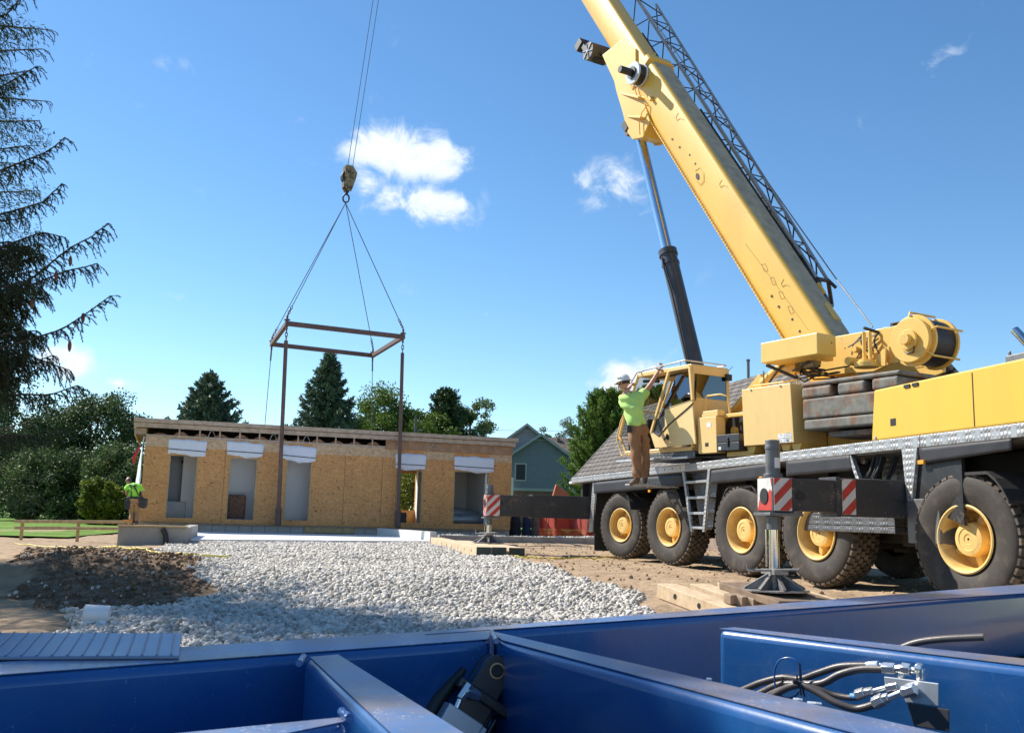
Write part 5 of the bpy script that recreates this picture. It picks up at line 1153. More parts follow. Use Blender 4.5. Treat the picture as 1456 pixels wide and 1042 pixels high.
m = MB(); m.tube(fl(bF-.21), fl(bF-.165), wr*.45, n=28).tube(fl(bF-.28), fl(bF-.21), wr*.26, n=8); C(m, 'winch_hub', M['yellow'], smooth=30, bevel=.006)
m = MB(); m.tube(fl(bF-.08), fl(bF-.04), wr*1.16, n=48).tube(fl(bF+.40), fl(bF+.44), wr*1.16, n=48); C(m, 'winch_flange', M['yellow'], smooth=35, bevel=.006)
C(MB().tube(fl(bF-.04), fl(bF+.40), wr*1.03, n=48), 'winch_drum', M['drum'], smooth=35)
m = MB(); 
for ang in (95, 20, -38):
    t = RAD(ang); rdv = -SF.ux*math.cos(t)+Vector((0, 0, math.sin(t))); cc_ = wr*1.30
    m.path([fl(bF-.12)+rdv*wr*.95, fl(bF-.08)+rdv*cc_, fl(bF+.46)+rdv*cc_], .016, 8)
C(m, 'winch_guard', M['yellow'], smooth=50)
m = MB(); m.path([SF.P(*(lambda q: (q[0], bF-.12, q[1]))(s_(1269, 486, bF-.12))), SF.P(*(lambda q: (q[0], bF-.14, q[1]))(s_(1281, 494, bF-.14))), SF.P(*(lambda q: (q[0], bF-.16, q[1]))(s_(1290, 503, bF-.16))), SF.P(*(lambda q: (q[0], bF-.2, q[1]))(s_(1299, 500, bF-.2))), SF.P(*(lambda q: (q[0], bF-.22, q[1]))(s_(1300, 492, bF-.22)))], .011, 8); C(m, 'winch_hose', M['hose'], smooth=60)
q0 = s_(1267, 462, bF-.05); q1_ = s_(1288, 459, bF-.05)
C(MB().box(SF, q1_[0], q0[0], bF-.07, bF+.2, q0[1]-.0, q0[1]+.025).box(SF, q0[0]-.05, q0[0], bF-.07, bF, q0[1]-.08, q0[1]), 'winch_platform', M['black'], bevel=.004)
# small upright cylinders by the winch
m = MB()
for px in (1228, 1236.5):
    a_ = s_(px, 472, -.85); b_2 = s_(px, 512, -.85); m.tube(SF.P(a_[0], -.85, b_2[1]), SF.P(a_[0], -.85, a_[1]), .028, n=14)
a_ = s_(1232, 518, -.85); m.tube(SF.P(a_[0], -.85, a_[1]-.045), SF.P(a_[0], -.85, a_[1]+.02), .17, n=26).tube(SF.P(a_[0], -.85, a_[1]+.02), SF.P(a_[0], -.85, a_[1]+.06), .12, n=26)
g0 = s_(1245, 508, -.8); g1 = s_(1259, 494, -.8); g2 = s_(1259, 520, -.8); m.pb(SF, [g0, g1, g2, (g0[0], g2[1])], -.8, -.77)
a_ = s_(1212, 514, -.85); m.tube(SF.P(a_[0], -.95, a_[1]), SF.P(a_[0], -.75, a_[1]), .06, n=18)
a_ = s_(1217, 497, -.68); m.tube(SF.P(a_[0], -.72, a_[1]), SF.P(a_[0], -.63, a_[1]), .045, n=18)
C(m, 'pin_cylinder', M['yellow'], smooth=35, bevel=.004)
m = MB(); a_ = s_(1228, 468, -.85); b_2 = s_(1252, 474, -.6); m.tube(SF.P(a_[0], -.85, a_[1]+.02), SF.P(b_2[0], -.55, b_2[1]), .022, n=12)
for k in range(7):
    A = s_(rr.uniform(1205, 1250), rr.uniform(474, 486), -.66); B = s_(rr.uniform(1205, 1256), rr.uniform(490, 515), -.66); m.path([SF.P(A[0], -.66, A[1]), SF.P((A[0]+B[0])/2+.04, -.7, (A[1]+B[1])/2), SF.P(B[0], -.66, B[1])], .010, 6)
C(m, 'winch_line_hose', M['hose'], smooth=60)
# counterweight
cw = part_empty('counterweight', SF.P(-1.4, 0, 2.2), crane)
t0, t1 = s_(1138.6, 547), s_(1279, 524)
zA = (t0[1]+t1[1])/2
def slab(aL, aR, z0, z1, b0=-1.35, b1=1.35, rr=.05):
    m = MB(); m.box(SF, aR, aL, b0, b1, z0, z1); return m.build('slab', M['weight'], cw, bevel=rr, seg=3)
aL = t0[0]; aR = t1[0]
dz = zA-s_(1139, 551)[1]+.02
zs = [s_(1139.5, y)[1] for y in (551, 567.5, 597, 612.5)]
slab(aL, aR, zs[0]+.004, zs[0]+.07, rr=.03)
r1 = zs[1]
for x0, x1 in ((1139, 1181), (1190, 1229), (1239, 1277)):
    q0, q1_ = s_(x0, 560), s_(x1, 545); slab(q0[0], q1_[0], r1+.004, zs[0]-.004, -1.35, -.5, rr=.04); slab(q0[0], q1_[0], r1+.004, zs[0]-.004, .5, 1.35, rr=.04)
slab(aL-.02, aR+.05, zs[2]+.006, r1-.006, rr=.03); slab(aL-.04, aR+.05, zs[3]+.004, zs[2]-.006, rr=.03)
slab(aL-.4, aR+.1, zs[3]-.11, zs[3]-.03, -1.25, 1.25, rr=.02)
slab(aR+.9, aR+.2, r1, zs[0], -.3, .3)
# rear column of plates behind
slab(aR-.06, aR-.42, zs[1], zs[0]-.06, .1, 1.3, rr=.03); slab(aR-.03, aR-.45, zs[0]-.04, zs[0]+.06, .05, 1.35, rr=.02)
C(MB().box(SF, aR+.15, aL-.15, -.46, .46, r1+.01, zs[0]-.01), 'gap_shade_box', M['dark'])  # dark box added inside to give the gaps between blocks their shade
C(MB().box(SF, aR+.1, aL-.1, -.6, .6, 1.92, zs[3]-.12), 'tail_frame', M['dark'])

# operator cab
cab = part_empty('operator_cab', SF.P(2.3, -.9, 1.9), crane); bn, bf = -1.35, -.52
cy = M['yellow_pale']
def sp_(pts, b=bn): return [s_(x, y, b) for x, y in pts]
body = sp_(((907, 532), (983, 519), (990, 633), (889, 646), (880, 620), (886, 595)))
body = [(a, z) for a, z in body]
zr = (body[0][1]+body[1][1])/2; zf = (body[2][1]+body[3][1])/2
body[0] = (body[0][0], zr); body[1] = (body[1][0], zr); body[2] = (body[1][0]-.01, zf); body[3] = (body[3][0], zf)
for b_ in (bn+.02, bf-.02):
    m = MB()
    for i in range(6):
        if i == 0: continue
        A, B = body[i], body[(i+1) % 6]; m.path([SF.P(A[0], b_, A[1]), SF.P(B[0], b_, B[1])], .028, 8)
    m.build('cab_frame', cy, cab, smooth=40)
MB().pb(SF, [(body[0][0]+.02, zr-.05), (body[0][0]+.0, zr-.0), (body[0][0]-.15, zr+.02), (body[1][0], zr+.02), (body[1][0], zr-.06)], bn-.0, bf).build('roof', cy, cab, bevel=.01)
MB().box(SF, body[2][0], body[3][0], bn, bf, zf-.05, zf+.02).build('floor', cy, cab, bevel=.008)
# rear panel, with window
rx = body[1][0]; r0, r1_ = s_(983, 519), None
zw0 = SF.pa(1003, 567, rx)[1]; zw1 = SF.pa(1003, 533, rx)[1]
m = MB(); m.box(SF, rx-.02, rx+.02, bn, bf, zf, zw0).box(SF, rx-.02, rx+.02, bn, bf, zw1, zr).box(SF, rx-.02, rx+.02, bn, bn+.05, zw0, zw1).box(SF, rx-.02, rx+.02, bf-.06, bf, zw0, zw1); m.build('rear_panel', cy, cab, bevel=.004)
g = MB(); g.box(SF, rx-.008, rx-.002, bn+.05, bf-.06, zw0, zw1); g.build('rear_window', M['glassdark'], cab)
# far side panel with glass
fs = MB(); fs.pb(SF, [(body[1][0], zf), (body[3][0]-.05, zf), (body[4][0]-.1, body[4][1]+.02), (body[1][0], zf+.45)], bf-.03, bf); fs.build('far_side_panel', cy, cab)
fg = MB(); fg.pb(SF, [(body[1][0]+.03, zf+.46), (body[4][0]-.2, zf+.46), (body[0][0]-.03, zr-.05), (body[1][0]+.03, zr-.05)], bf-.018, bf-.012); fg.build('far_window', M['glass'], cab)
ws = MB()
for A, B in ((body[0], body[5]), (body[5], body[4])): ws.quad(SF.P(A[0], bn+.05, A[1]), SF.P(B[0], bn+.05, B[1]), SF.P(B[0], bf-.05, B[1]), SF.P(A[0], bf-.05, A[1]))
w_ = ws.build('windscreen', M['glass'], cab)
# sliding door, standing proud
D = sp_(((950, 525), (983, 519.5), (990, 632), (932, 637), (924, 615)), bn-.05)
dd = dict(zip('abcde', D))
low = sp_(((945.5, 581), (984.5, 568.5), (989.5, 631), (932, 637), (924.5, 614), (937, 619), (946, 606)), bn-.05)
dr = MB(); dr.pb(SF, low, bn-.06, bn-.03)
door = dr.build('door', mat('cab_door_paint', (.84, .63, .29), .45, var=.04, coat=.2), cab, bevel=.003)
fr_ = MB()
def bar(P, Q, w, b0, b1, mbx):
    P = Vector((P[0], 0, P[1])); Q = Vector((Q[0], 0, Q[1])); d = (Q-P).normalized(); n_ = Vector((-d.z, 0, d.x))*w/2
    mbx.pb(SF, [(p_.x, p_.z) for p_ in (P+n_, Q+n_, Q-n_, P-n_)], b0, b1)
a_, b_, c2_, d_, e_ = D
ins_ = sp_(((951.5, 527), (981, 521.5), (983, 568), (932, 634), (926, 615)), bn-.05)
bar(ins_[4], ins_[0], .05, bn-.07, bn-.025, fr_); bar(ins_[0], ins_[1], .05, bn-.071, bn-.026, fr_); bar(ins_[1], sp_(((985, 569),), bn-.05)[0], .05, bn-.072, bn-.027, fr_)
fr_.build('door_frame', cy, door, bevel=.006)
gl = MB(); gq = sp_(((953, 530), (980.5, 524.5), (984, 568.5), (945.5, 581), (946, 606), (937, 619), (927.5, 612)), bn-.05)
zl_ = gq[5][1]; tilt = lambda z: bn-.040+.15*(z-zl_)
gl.prism([SF.P(a, tilt(z)-.006, z) for a, z in gq], [SF.P(a, tilt(z), z) for a, z in gq]); gl.build('door_window', M['glass'], door)
bl = MB(); bl.pb(SF, sp_(((929, 610), (931, 596), (945, 592), (945.5, 606), (937, 618)), bn-.05), bn-.0395, bn-.034); bl.build('lower_window_panel', M['black'], door)
rb = MB(); rb.path([SF.P(q[0], bn-.062, q[1]) for q in sp_(((927.5, 613), (937, 620), (947, 608), (962, 594), (975, 583), (986, 573)), bn-.06)], .013, 6)
rb.path([SF.P(q[0], bn-.058, q[1]) for q in sp_(((953, 530), (980.5, 524.5), (984.5, 569), (945, 582)), bn-.06)], .007, 6); rb.build('rubber_seal', M['mark'], door, smooth=60)
hd = MB(); q = sp_(((949.5, 621),), bn-.06)[0]; f = Fr(SF.P(q[0], bn-.062, q[1]), SF.ux, SF.uy)
hd.prism([f.P(math.cos(t)*.035+.012*math.sin(t), 0, math.sin(t)*.055) for t in [2*math.pi*k/18 for k in range(18)]], [f.P(math.cos(t)*.035+.012*math.sin(t), -.012, math.sin(t)*.055) for t in [2*math.pi*k/18 for k in range(18)]]); hd.tube(f.P(-.02, -.02, .03), f.P(.06, -.03, -.05), .013, n=8); hd.build('door_handle', M['mark'], door)
# seat, console, dash
st = MB(); a_ = body[1][0]+.30; st.box(SF, a_, a_+.42, bn+.22, bf-.22, zf+.30, zf+.42).box(SF, a_-.06, a_+.06, bn+.24, bf-.24, zf+.42, zf+.98).box(SF, a_+.05, a_+.30, bn+.28, bf-.28, zf+.02, zf+.3).box(SF, a_+.05, a_+.5, bn+.1, bn+.2, zf+.45, zf+.52)
st.build('seat', M['seat'], cab, bevel=.03)
ds = MB(); ds.box(SF, body[4][0]-.32, body[4][0]-.12, bn+.12, bf-.12, zf+.02, zf+.42).box(SF, body[4][0]-.2, body[4][0]-.14, bf-.3, bf-.15, zf+.42, zf+.66); ds.build('dashboard', M['black'], cab, bevel=.02)
# roof and nose guard rails
gd = MB(); P_ = [SF.P(q[0], bn-.08, q[1]) for q in sp_(((896, 549), (899, 541), (906, 529), (975, 512)), bn-.08)]
gd.path([P_[0], P_[1], P_[2], P_[3]], .014, 8)
P2 = [SF.P(q[0], bf, q[1]) for q in (lambda L_: L_)([SF.pb(x, y, bn-.08) for x, y in ((906, 529), (975, 512))])]; gd.path(P2, .014, 8); gd.tube(P_[2], P2[0], .012); gd.tube(P_[3], P2[1], .012)
for t in (.08, .9):
    q = P_[2].lerp(P_[3], t); gd.tube(q, Vector((q.x, q.y, zr+Cc.z)), .010)
gd.build('roof_rail', M['silver'], cab, smooth=50)
ng = MB(); P_ = [SF.P(q[0], bn-.05, q[1]) for q in sp_(((890, 583), (883, 598), (877, 624), (884, 648), (892, 644)), bn-.05)]; ng.path(P_, .014, 8)
P3 = [p_+SF.uy*(bf-bn+.05) for p_ in P_]; ng.path(P3, .014, 8); ng.tube(P_[2], P3[2], .012); ng.tube(P_[0], P3[0], .012); ng.build('nose_guard', cy, cab, smooth=50)
wp_ = MB(); q = sp_(((933, 531),), bn+.1)[0]; wp_.tube(SF.P(body[0][0]-.05, bn+.1, zr-.12), SF.P(body[0][0]-.45, bn+.12, zr-.16), .03, n=8); wp_.tube(SF.P(body[0][0]-.1, bn+.3, zr-.06), SF.P(body[1][0]+.5, bn+.2, zr-.08), .022, n=8); wp_.build('wiper_motor', M['black'], cab, smooth=40)
ant = MB(); q = SF.pb(1023, 540, bf); q2 = SF.pb(1042, 521, bf); ant.tube(SF.P(q[0], bf, q[1]), SF.P(q2[0], bf, q2[1]), .005, n=6); ant.build('antenna', M['black'], cab)
mi = MB(); mi.box(SF, rx-.08, rx-.02, bf-.10, bf+.02, zw1-.06, zw1+.05); mi.build('rear_lamp', M['black'], cab, bevel=.01)
# step under the cab
st0 = s_(883, 659, bn); st1 = s_(985, 646, bn); m = MB(); zs_ = (st0[1]+st1[1])/2
m.box(SF, st1[0], st0[0], bn-.12, bn-.06, zs_-.025, zs_+.005); C(m, 'cab_step_edge', M['silver'], bevel=.004)
m = MB(); m.box(SF, st1[0]-.1, st0[0]-.55, bn-.055, bf, zs_-.02, zs_+.0).box(SF, st1[0]-.05, st0[0]-.6, bn+.0, bn+.01, zs_, zf-.06); C(m, 'cab_step', M['checker_dark'], bevel=.004)
m = MB(); m.box(SF, st1[0]-.1, st1[0]+.2, bn+.1, bf, 1.74, zs_-.02).box(SF, st1[0]-.3, body[4][0]-.6, -.75, -.55, 1.92, 2.1); C(m, 'cab_mount', M['black'], bevel=.01)
# tank box behind the cab
k = [s_(*q, bn) for q in ((992, 594), (1018, 591), (1019.5, 644), (993, 645))]
kb = SF.pa(1031, 594, k[1][0])[0]
C(MB().pb(SF, [(k[0][0], k[0][1]), (k[1][0], k[0][1]), (k[2][0], k[3][1]), (k[3][0], k[3][1])], bn, kb), 'tank_box', M['yellow_pale'], bevel=.008)
C(MB().box(SF, k[1][0]-.02, k[0][0]-.08, bn+.02, kb-.02, k[0][1]+.004, k[0][1]+.10), 'tank_cap', M['yellow_pale'], bevel=.01)
h = MB(); za = k[0][1]+.1; zb_ = za+.26
h.path([SF.P(k[0][0]-.1, bn+.08, za), SF.P(k[0][0]-.1, bn+.08, zb_-.05), SF.P(k[0][0]-.13, bn+.08, zb_), SF.P(k[1][0]+.0, bn+.1, zb_), SF.P(k[1][0]-.12, kb-.05, zb_-.04), SF.P(k[1][0]-.14, kb-.02, za-.1)], .016, 8); C(h, 'hand_rail', M['yellow'], smooth=60)
# tool box and hose reel
t = [s_(*q, bn) for q in ((1021, 619), (1052, 616), (1054, 638), (1021, 642))]; zt0 = (t[2][1]+t[3][1])/2; zt1 = (t[0][1]+t[1][1])/2
tbx = C(MB().box(SF, t[1][0], t[0][0], bn-.02, bn+.3, zt0, (zt0+zt1)/2-.004).box(SF, t[1][0]-.004, t[0][0]+.004, bn-.024, bn+.3, (zt0+zt1)/2+.004, zt1), 'tool_box', mat('black_plastic', (.035, .037, .045), .4, var=.1), bevel=.006)
f_ = (t[0][0]+t[1][0])/2; MB().box(SF, f_-.02, f_+.02, bn-.04, bn-.0245, zt0+.06, zt1-.05).build('latch', M['mark'], tbx, bevel=.004); MB().box(SF, t[0][0]-.09, t[0][0]-.03, bn-.0225, bn-.0205, zt0+.015, zt0+.065).build('label_plate', M['white'], tbx)
q = s_(1046, 604, bn+.35); R_ = .25; C(MB().lathe(SF.P(q[0], bn+.35, q[1]-.06), SF.uy, [(R_, 0), (R_, .03), (R_*.75, .04), (R_*.75, .18), (R_, .19), (R_, .22)], 32), 'hose_reel', M['black'], smooth=40)
C(MB().tube(SF.P(q[0], bn+.3, q[1]-.1), SF.P(q[0], bn+.36, q[1]-.1), .07, n=16), 'reel_hub', M['yellow'], smooth=40)

# ------------------------------------------------------------------ boom
def bprof(b0, b1, v0, v1, rc=.07, chamf=.30):
    """near side flat, round belly, flat top: list of (b, v)"""
    P = []
    for k in range(5): t = RAD(90+90*k/4); P.append((b0+rc+rc*math.cos(t), v1-rc+rc*math.sin(t)))      # near top corner
    bm_ = (b0+b1)/2; w = (b1-b0)/2; vm = v0+.60*(v1-v0); hb = vm-v0
    for k in range(13): t = RAD(180+180*k/12); ex = .75; cs, sn_ = math.cos(t), math.sin(t); P.append((bm_+w*math.copysign(abs(cs)**ex, cs), vm+hb*math.copysign(abs(sn_)**ex, sn_)))
    P.append((b1, v1-chamf)); P.append((b1-chamf*.8, v1-.03)); P.append((b1-chamf*.8-.05, v1))
    return P
def section(name, b0, b1, v0, v1, a0, a1, mt, rc=.07):
    m = MB(); m.pa(BM, bprof(b0, b1, v0, v1, rc), a0, a1); return C(m, name, mt, smooth=32)
bs = section('boom_base_section', -.45, .36, 1.31, 2.21, 1.6, 10.65, M['yellow_boom'])
section('boom_second_section', -.38, .29, 1.38, 2.12, 10.6, 18.2, M['yellow_boom'], .06); section('boom_third_section', -.32, .23, 1.44, 2.06, 18.1, 25.5, M['yellow_boom'], .05); section('boom_fourth_section', -.27, .18, 1.5, 2.0, 25.4, 33.0, M['yellow_boom'], .05)
# end collars
for a0, (x0, x1, y0, y1) in ((10.45, (-.49, .40, 1.25, 2.25)), (18.0, (-.41, .32, 1.34, 2.16)), (25.3, (-.35, .26, 1.4, 2.1))):
    m = MB(); m.pa(BM, bprof(x0, x1, y0, y1), a0, a0+.16); C(m, 'boom_collar', M['yellow_boom'], smooth=32, bevel=.01)
# seam lines, bolt holes, cast marks
m = MB()
def onb(px, py, off=.0): l = BM.L(atp(px, py, BM.P(0, -.45, 0), BM.uy)); return BM.P(l.x, -.45-off, l.z)
for px, py in ((955.5, 198), (966, 209.5), (980.5, 220.5), (988.5, 233), (1097, 421), (1107, 436), (1126.5, 454), (1137, 471)):
    q = onb(px, py); m.tube(q, q-BM.uy*.003, .022, n=12); m.build('bolt_hole', M['mark'], bs); m = MB()
q = onb(991.5, 251); f = Fr(q, BM.ux, BM.uy, BM.uz)
m.prism([f.P(math.cos(t)*.065+.02*math.sin(t), 0, math.sin(t)*.045) for t in [2*math.pi*k/20 for k in range(20)]], [f.P(math.cos(t)*.065+.02*math.sin(t), -.003, math.sin(t)*.045) for t in [2*math.pi*k/20 for k in range(20)]])
m.build('bolt_hole', M['mark'], bs)
m = MB()
def arc(px, py, s=1):
    q = [onb(px+x*s, py+y*s, .002) for x, y in ((3.5, -5), (0, 1), (2, 6), (6, 3), (12, 5))]; m.path(q, .005, 4)
for px, py in ((961, 166), (1023, 261), (1111, 402)): arc(px, py)
m.path([onb(x, y, .002) for x, y in ((988, 243), (995, 239), (1001, 247), (1001, 258), (996, 263), (990, 258))], .004, 4)
for px, py in ((1083, 376), (1095, 395), (1107, 415), (1120, 436)): m.path([onb(px+x, py+y, .002) for x, y in ((0, 0), (5, -1), (9, 9), (4, 10), (0, 0))], .004, 4)
m.path([onb(x, y, .002) for x, y in ((1060, 347), (1100, 400), (1150, 470))], .003, 4)
m.build('cast_mark', mat('mark_paint', (.45, .33, .13), .6), bs)
# rolled seam along the lower edge
m = MB()
for k in range(100):
    a = 2.6+k*.0765
    m.box(BM, a, a+.055, -.40, -.36, 1.40, 1.425)
sw_ = m.build('edge_weld', mat('edge_yellow', (.74, .48, .10), .6, var=.2), bs)
tc_ = MB(); tc_.box(BM, 1.7, 10.4, -.375, .055, 2.2105, 2.217); tc_.build('boom_top_skin', mat('boom_top_grey_brown', (.36, .31, .22), .8, var=.25, vscale=5, col2=(.43, .36, .24), mixlo=.4, mixhi=.7, mscale=3), bs)  # thin sheet along the boom's top face, duller and more grey-brown than the sides
mo = MB(); mo.pc(BM, [(3.0+x, -.12+y) for x, y in ((0, 0), (.35, .02), (.42, .10), (.35, .16), (0, .18))], 2.218, 2.228); mo.build('top_plate', M['yellow_boom'], bs)
# cylinder bracket on the boom
def bb(px, py, b=-.40): l = BM.L(atp(px, py, BM.P(0, b, 0), BM.uy)); return (l.x, l.z)
out = [bb(*q) for q in ((905, 70), (884, 58), (857, 79), (865, 97), (874, 116), (877, 130), (886, 160), (893, 189), (900, 199), (915, 196), (925, 172), (915, 140), (905, 110))]
for b0, b1 in ((-.42, -.36), (.16, .22)): m = MB(); m.pb(BM, out, b0, b1); C(m, 'cylinder_bracket', M['yellow_boom'], bevel=.012)
out2 = [(a+.03*(1 if i < 6 else 0), c+.035) for i, (a, c) in enumerate(out)]; m = MB(); m.pb(BM, out2, -.36, .16); C(m, 'bracket_web', M['yellow_boom'], bevel=.01)
for x0, y0, x1, y1 in ((880, 100, 905, 112), (880, 132, 912, 140), (890, 165, 915, 168)):
    A = bb(x0, y0, -.46); B = bb(x1, y1, -.46); d_ = Vector((B[0]-A[0], 0, B[1]-A[1])); n_2 = Vector((-d_.z, 0, d_.x)).normalized()*.02
    m = MB(); m.prism([BM.P(A[0]+n_2.x, -.425, A[1]+n_2.z), BM.P(B[0]+n_2.x, -.425, B[1]+n_2.z), BM.P(B[0]+n_2.x, -.55, B[1]+n_2.z)], [BM.P(A[0]-n_2.x, -.425, A[1]-n_2.z), BM.P(B[0]-n_2.x, -.425, B[1]-n_2.z), BM.P(B[0]-n_2.x, -.55, B[1]-n_2.z)]); C(m, 'bracket_gusset', M['yellow_boom'], bevel=.004)
m = MB(); q = bb(912, 148, -.46); 
rib = [onb(x, y, .02) for x, y in ((908, 112), (903, 125), (908, 140), (922, 150), (914, 160), (910, 175), (911, 192))]; m.path(rib, .012, 6); C(m, 'bracket_rib', M['yellow_boom'], smooth=60)
pt = bb(907, 193, 0); m = MB(); m.tube(BM.P(pt[0], -.30, pt[1]), BM.P(pt[0], .2, pt[1]), .07, n=20); C(m, 'cylinder_pin', M['rust'], smooth=40)
q = bb(890, 178, -.42); m = MB(); m.box(BM, q[0]-.12, q[0]+.12, -.44, -.3, q[1]-.1, q[1]+.02); C(m, 'bracket_lamp', M['black'], bevel=.01)
# lift cylinder
def cp(px, py, b=0.0): l = SF.pb(px, py, b); return SF.P(l[0], b, l[1])
R1, R2_, G1, G2 = cp(909, 190), cp(948, 351.5), cp(950, 356), cp(988, 519)
ax_ = (G2-R1).normalized(); base_ = G2+ax_*1.6
c_t = MB(); c_t.tube(R1, R1+ax_*(R2_-R1).length*1.02, .105, n=28); C(c_t, 'lift_cylinder_rod', M['chrome'], smooth=40)
c_t = MB(); s0_ = R1+ax_*(G1-R1).length; c_t.tube(s0_, base_, .165, n=28).tube(s0_, s0_+ax_*.12, .19, n=28).tube(s0_+ax_*.28, s0_+ax_*.34, .18, n=28); C(c_t, 'lift_cylinder_barrel', mat('barrel_paint', (.055, .06, .068), .35, var=.2, coat=.2), smooth=40)
c_t = MB(); n_ = -SF.uy; c_t.path([s0_+ax_*.2+n_*.19, s0_+ax_*.5+n_*.2, s0_+ax_*1.0+n_*.2+SF.ux*-.05, base_-ax_*.4+n_*.19], .02, 8); C(c_t, 'cylinder_pipe', M['black'], smooth=60)
C(MB().tube(base_-SF.uy*.3, base_+SF.uy*.3, .1, n=18).box(SF, 1.5, 2.3, -.35, -.25, 2.0, 2.5).box(SF, 1.5, 2.3, .25, .35, 2.0, 2.5), 'cylinder_foot', M['yellow'], smooth=40)
# cable reel on the boom's near side
l = BM.L(atp(899, 104, BM.P(0, -.70, 0), BM.uy)); c0 = BM.P(l.x, 0, l.z)
C(MB().tube(c0+BM.uy*-.70, c0+BM.uy*-.66, .235, n=36).tube(c0+BM.uy*-.50, c0+BM.uy*-.46, .235, n=36), 'reel_flange', mat('pale_blue_plastic', (.50, .58, .68), .4), smooth=40, bevel=.006)
C(MB().tube(c0+BM.uy*-.66, c0+BM.uy*-.50, .215, n=36).tube(c0+BM.uy*-1.02, c0+BM.uy*-.70, .075, n=24).tube(c0+BM.uy*-.73, c0+BM.uy*-.70, .13, n=24), 'cable_reel', M['mark'], smooth=40, bevel=.005)
C(MB().tube(c0+BM.uy*-.46, c0+BM.uy*-.38, .06, n=12), 'reel_mount', M['yellow'], smooth=40)
m = MB(); q = onb(926, 140, .03); m.box(Fr(q, BM.ux, BM.uy, BM.uz), -.09, .02, -.04, .02, -.03, .03); C(m, 'lug', M['yellow_boom'], bevel=.006)
# gear hanging on the boom's underside near the first collar
m = MB(); f = BM
for (x, y, hw_, hh_) in ((829, 66, .10, .13), (838, 72, .13, .06), (851, 86, .07, .07)):
    q = bb(x, y, -.1); m.box(BM, q[0]-hw_, q[0]+hw_, -.25, .05, q[1]-hh_, q[1]+hh_)
q0 = bb(833, 66, -.1); q1_ = bb(860, 80, -.1); m.tube(BM.P(q0[0], -.1, q0[1]), BM.P(q1_[0], -.1, q1_[1]), .05, n=12)
C(m, 'underside_bracket', M['black'], bevel=.01)
dk = mat('dark_grey_drum', (.10, .09, .09), .6, var=.2); q = bb(846, 76, -.15); C(MB().tube(BM.P(q[0], -.35, q[1]), BM.P(q[0], .15, q[1]), .21, n=28), 'underside_sheave', dk, smooth=40, bevel=.01)
m = MB()
for t in (20, 80, 140): rd_ = BM.ux*math.cos(RAD(t))+BM.uz*math.sin(RAD(t)); o_ = BM.P(q[0], -.36, q[1]); m.tube(o_-rd_*.2, o_+rd_*.2, .012, n=6)
C(m, 'sheave_guard', M['silver'])
# boom head and hoist ropes
tip = BM.P(33.0, -.05, 1.6)
m = MB(); m.pb(BM, [(32.9, 1.35), (33.9, 1.1), (34.2, 1.6), (33.7, 2.05), (32.9, 2.1)], -.3, -.22).pb(BM, [(32.9, 1.35), (33.9, 1.1), (34.2, 1.6), (33.7, 2.05), (32.9, 2.1)], .12, .2).tube(BM.P(33.7, -.2, 1.4), BM.P(33.7, .1, 1.4), .25, n=24); C(m, 'boom_head', M['yellow_boom'], bevel=.01)
# hoist line along the boom back, from the winch
m = MB(); q = SF.pb(1241, 465, -.3); A = SF.P(q[0], -.3, q[1]); q = BM.L(atp(1190, 398, BM.P(0, .1, 0), BM.uy)); 
T1 = BM.P(q.x, .1, q.z); T2 = BM.P(33.5, -.05, 2.35)
m.tube(A, T1, .011, n=6).tube(T1, T2, .011, n=6); C(m, 'hoist_line', M['cable_dark'])
# folded lattice jib on the far side
j = part_empty('lattice_jib', BM.P(6, .5, 2.0), crane)
jm = mat('jib_tube_paint', (.36, .36, .36), .4, metal=.3, var=.15)
J0, J1 = 4.02, 13.5
ch = dict(A=((.17, 2.22), (.35, 2.22)), B=((.43, 2.22), (.79, 2.22)), Cc=((.34, 1.72), (.45, 1.72)), D=((.84, 1.80), (1.05, 1.8)))
def jp(k, a): (b0_, v0_), (b1_, v1_) = ch[k]; t = (a-4.0)/5.2; return BM.P(a, b0_+(b1_-b0_)*t, v0_+(v1_-v0_)*t)
m = MB()
for k in 'ABD': m.tube(jp(k, J0), jp(k, J1), .030, n=10)
m.tube(jp('Cc', J0), jp('Cc', J1), .024, n=10); m.build('chord', jm, j, smooth=50)
m = MB(); n_ = 10; st_ = (J1-J0)/n_
for i in range(n_):
    a = J0+i*st_
    m.tube(jp('A', a), jp('B', a+st_*.5), .014, n=6).tube(jp('B', a+st_*.5), jp('A', a+st_), .014, n=6)
    m.tube(jp('A', a), jp('Cc', a+st_*.5), .013, n=6).tube(jp('Cc', a+st_*.5), jp('A', a+st_), .013, n=6)
    m.tube(jp('B', a), jp('D', a+st_*.5), .013, n=6).tube(jp('D', a+st_*.5), jp('B', a+st_), .013, n=6).tube(jp('A', a), jp('B', a), .012, n=6).tube(jp('Cc', a), jp('D', a), .012, n=6)
m.build('lacing', M['black'], j)
m = MB(); e1_ = BM.L(atp(1161, 405, BM.P(0, .16, 0), BM.uy)); P4 = [jp(k, J0) for k in ('A', 'B')]
P4 = [jp('A', 4.0), jp('B', 4.0), jp('D', 3.9), BM.P(3.45, .1, 2.15)]
for i in range(4): m.tube(P4[i], P4[(i+1) % 4], .035, n=8)
m.tube(jp('B', 4.05), jp('B', 3.85)+BM.uy*.1, .03, n=8).tube(jp('A', 4.6), BM.P(3.5, .1, 2.15), .03, n=8)
q = BM.L(atp(1166, 412, BM.P(0, .1, 0), BM.uy)); m.build('jib_foot', M['black'], j, smooth=50)
q = bb(1165, 412, .1); m = MB(); m.box(BM, q[0]-.12, q[0]+.12, .09, .13, 2.10, 2.24); m.build('jib_latch', M['yellow'], j, bevel=.004)
m = MB()
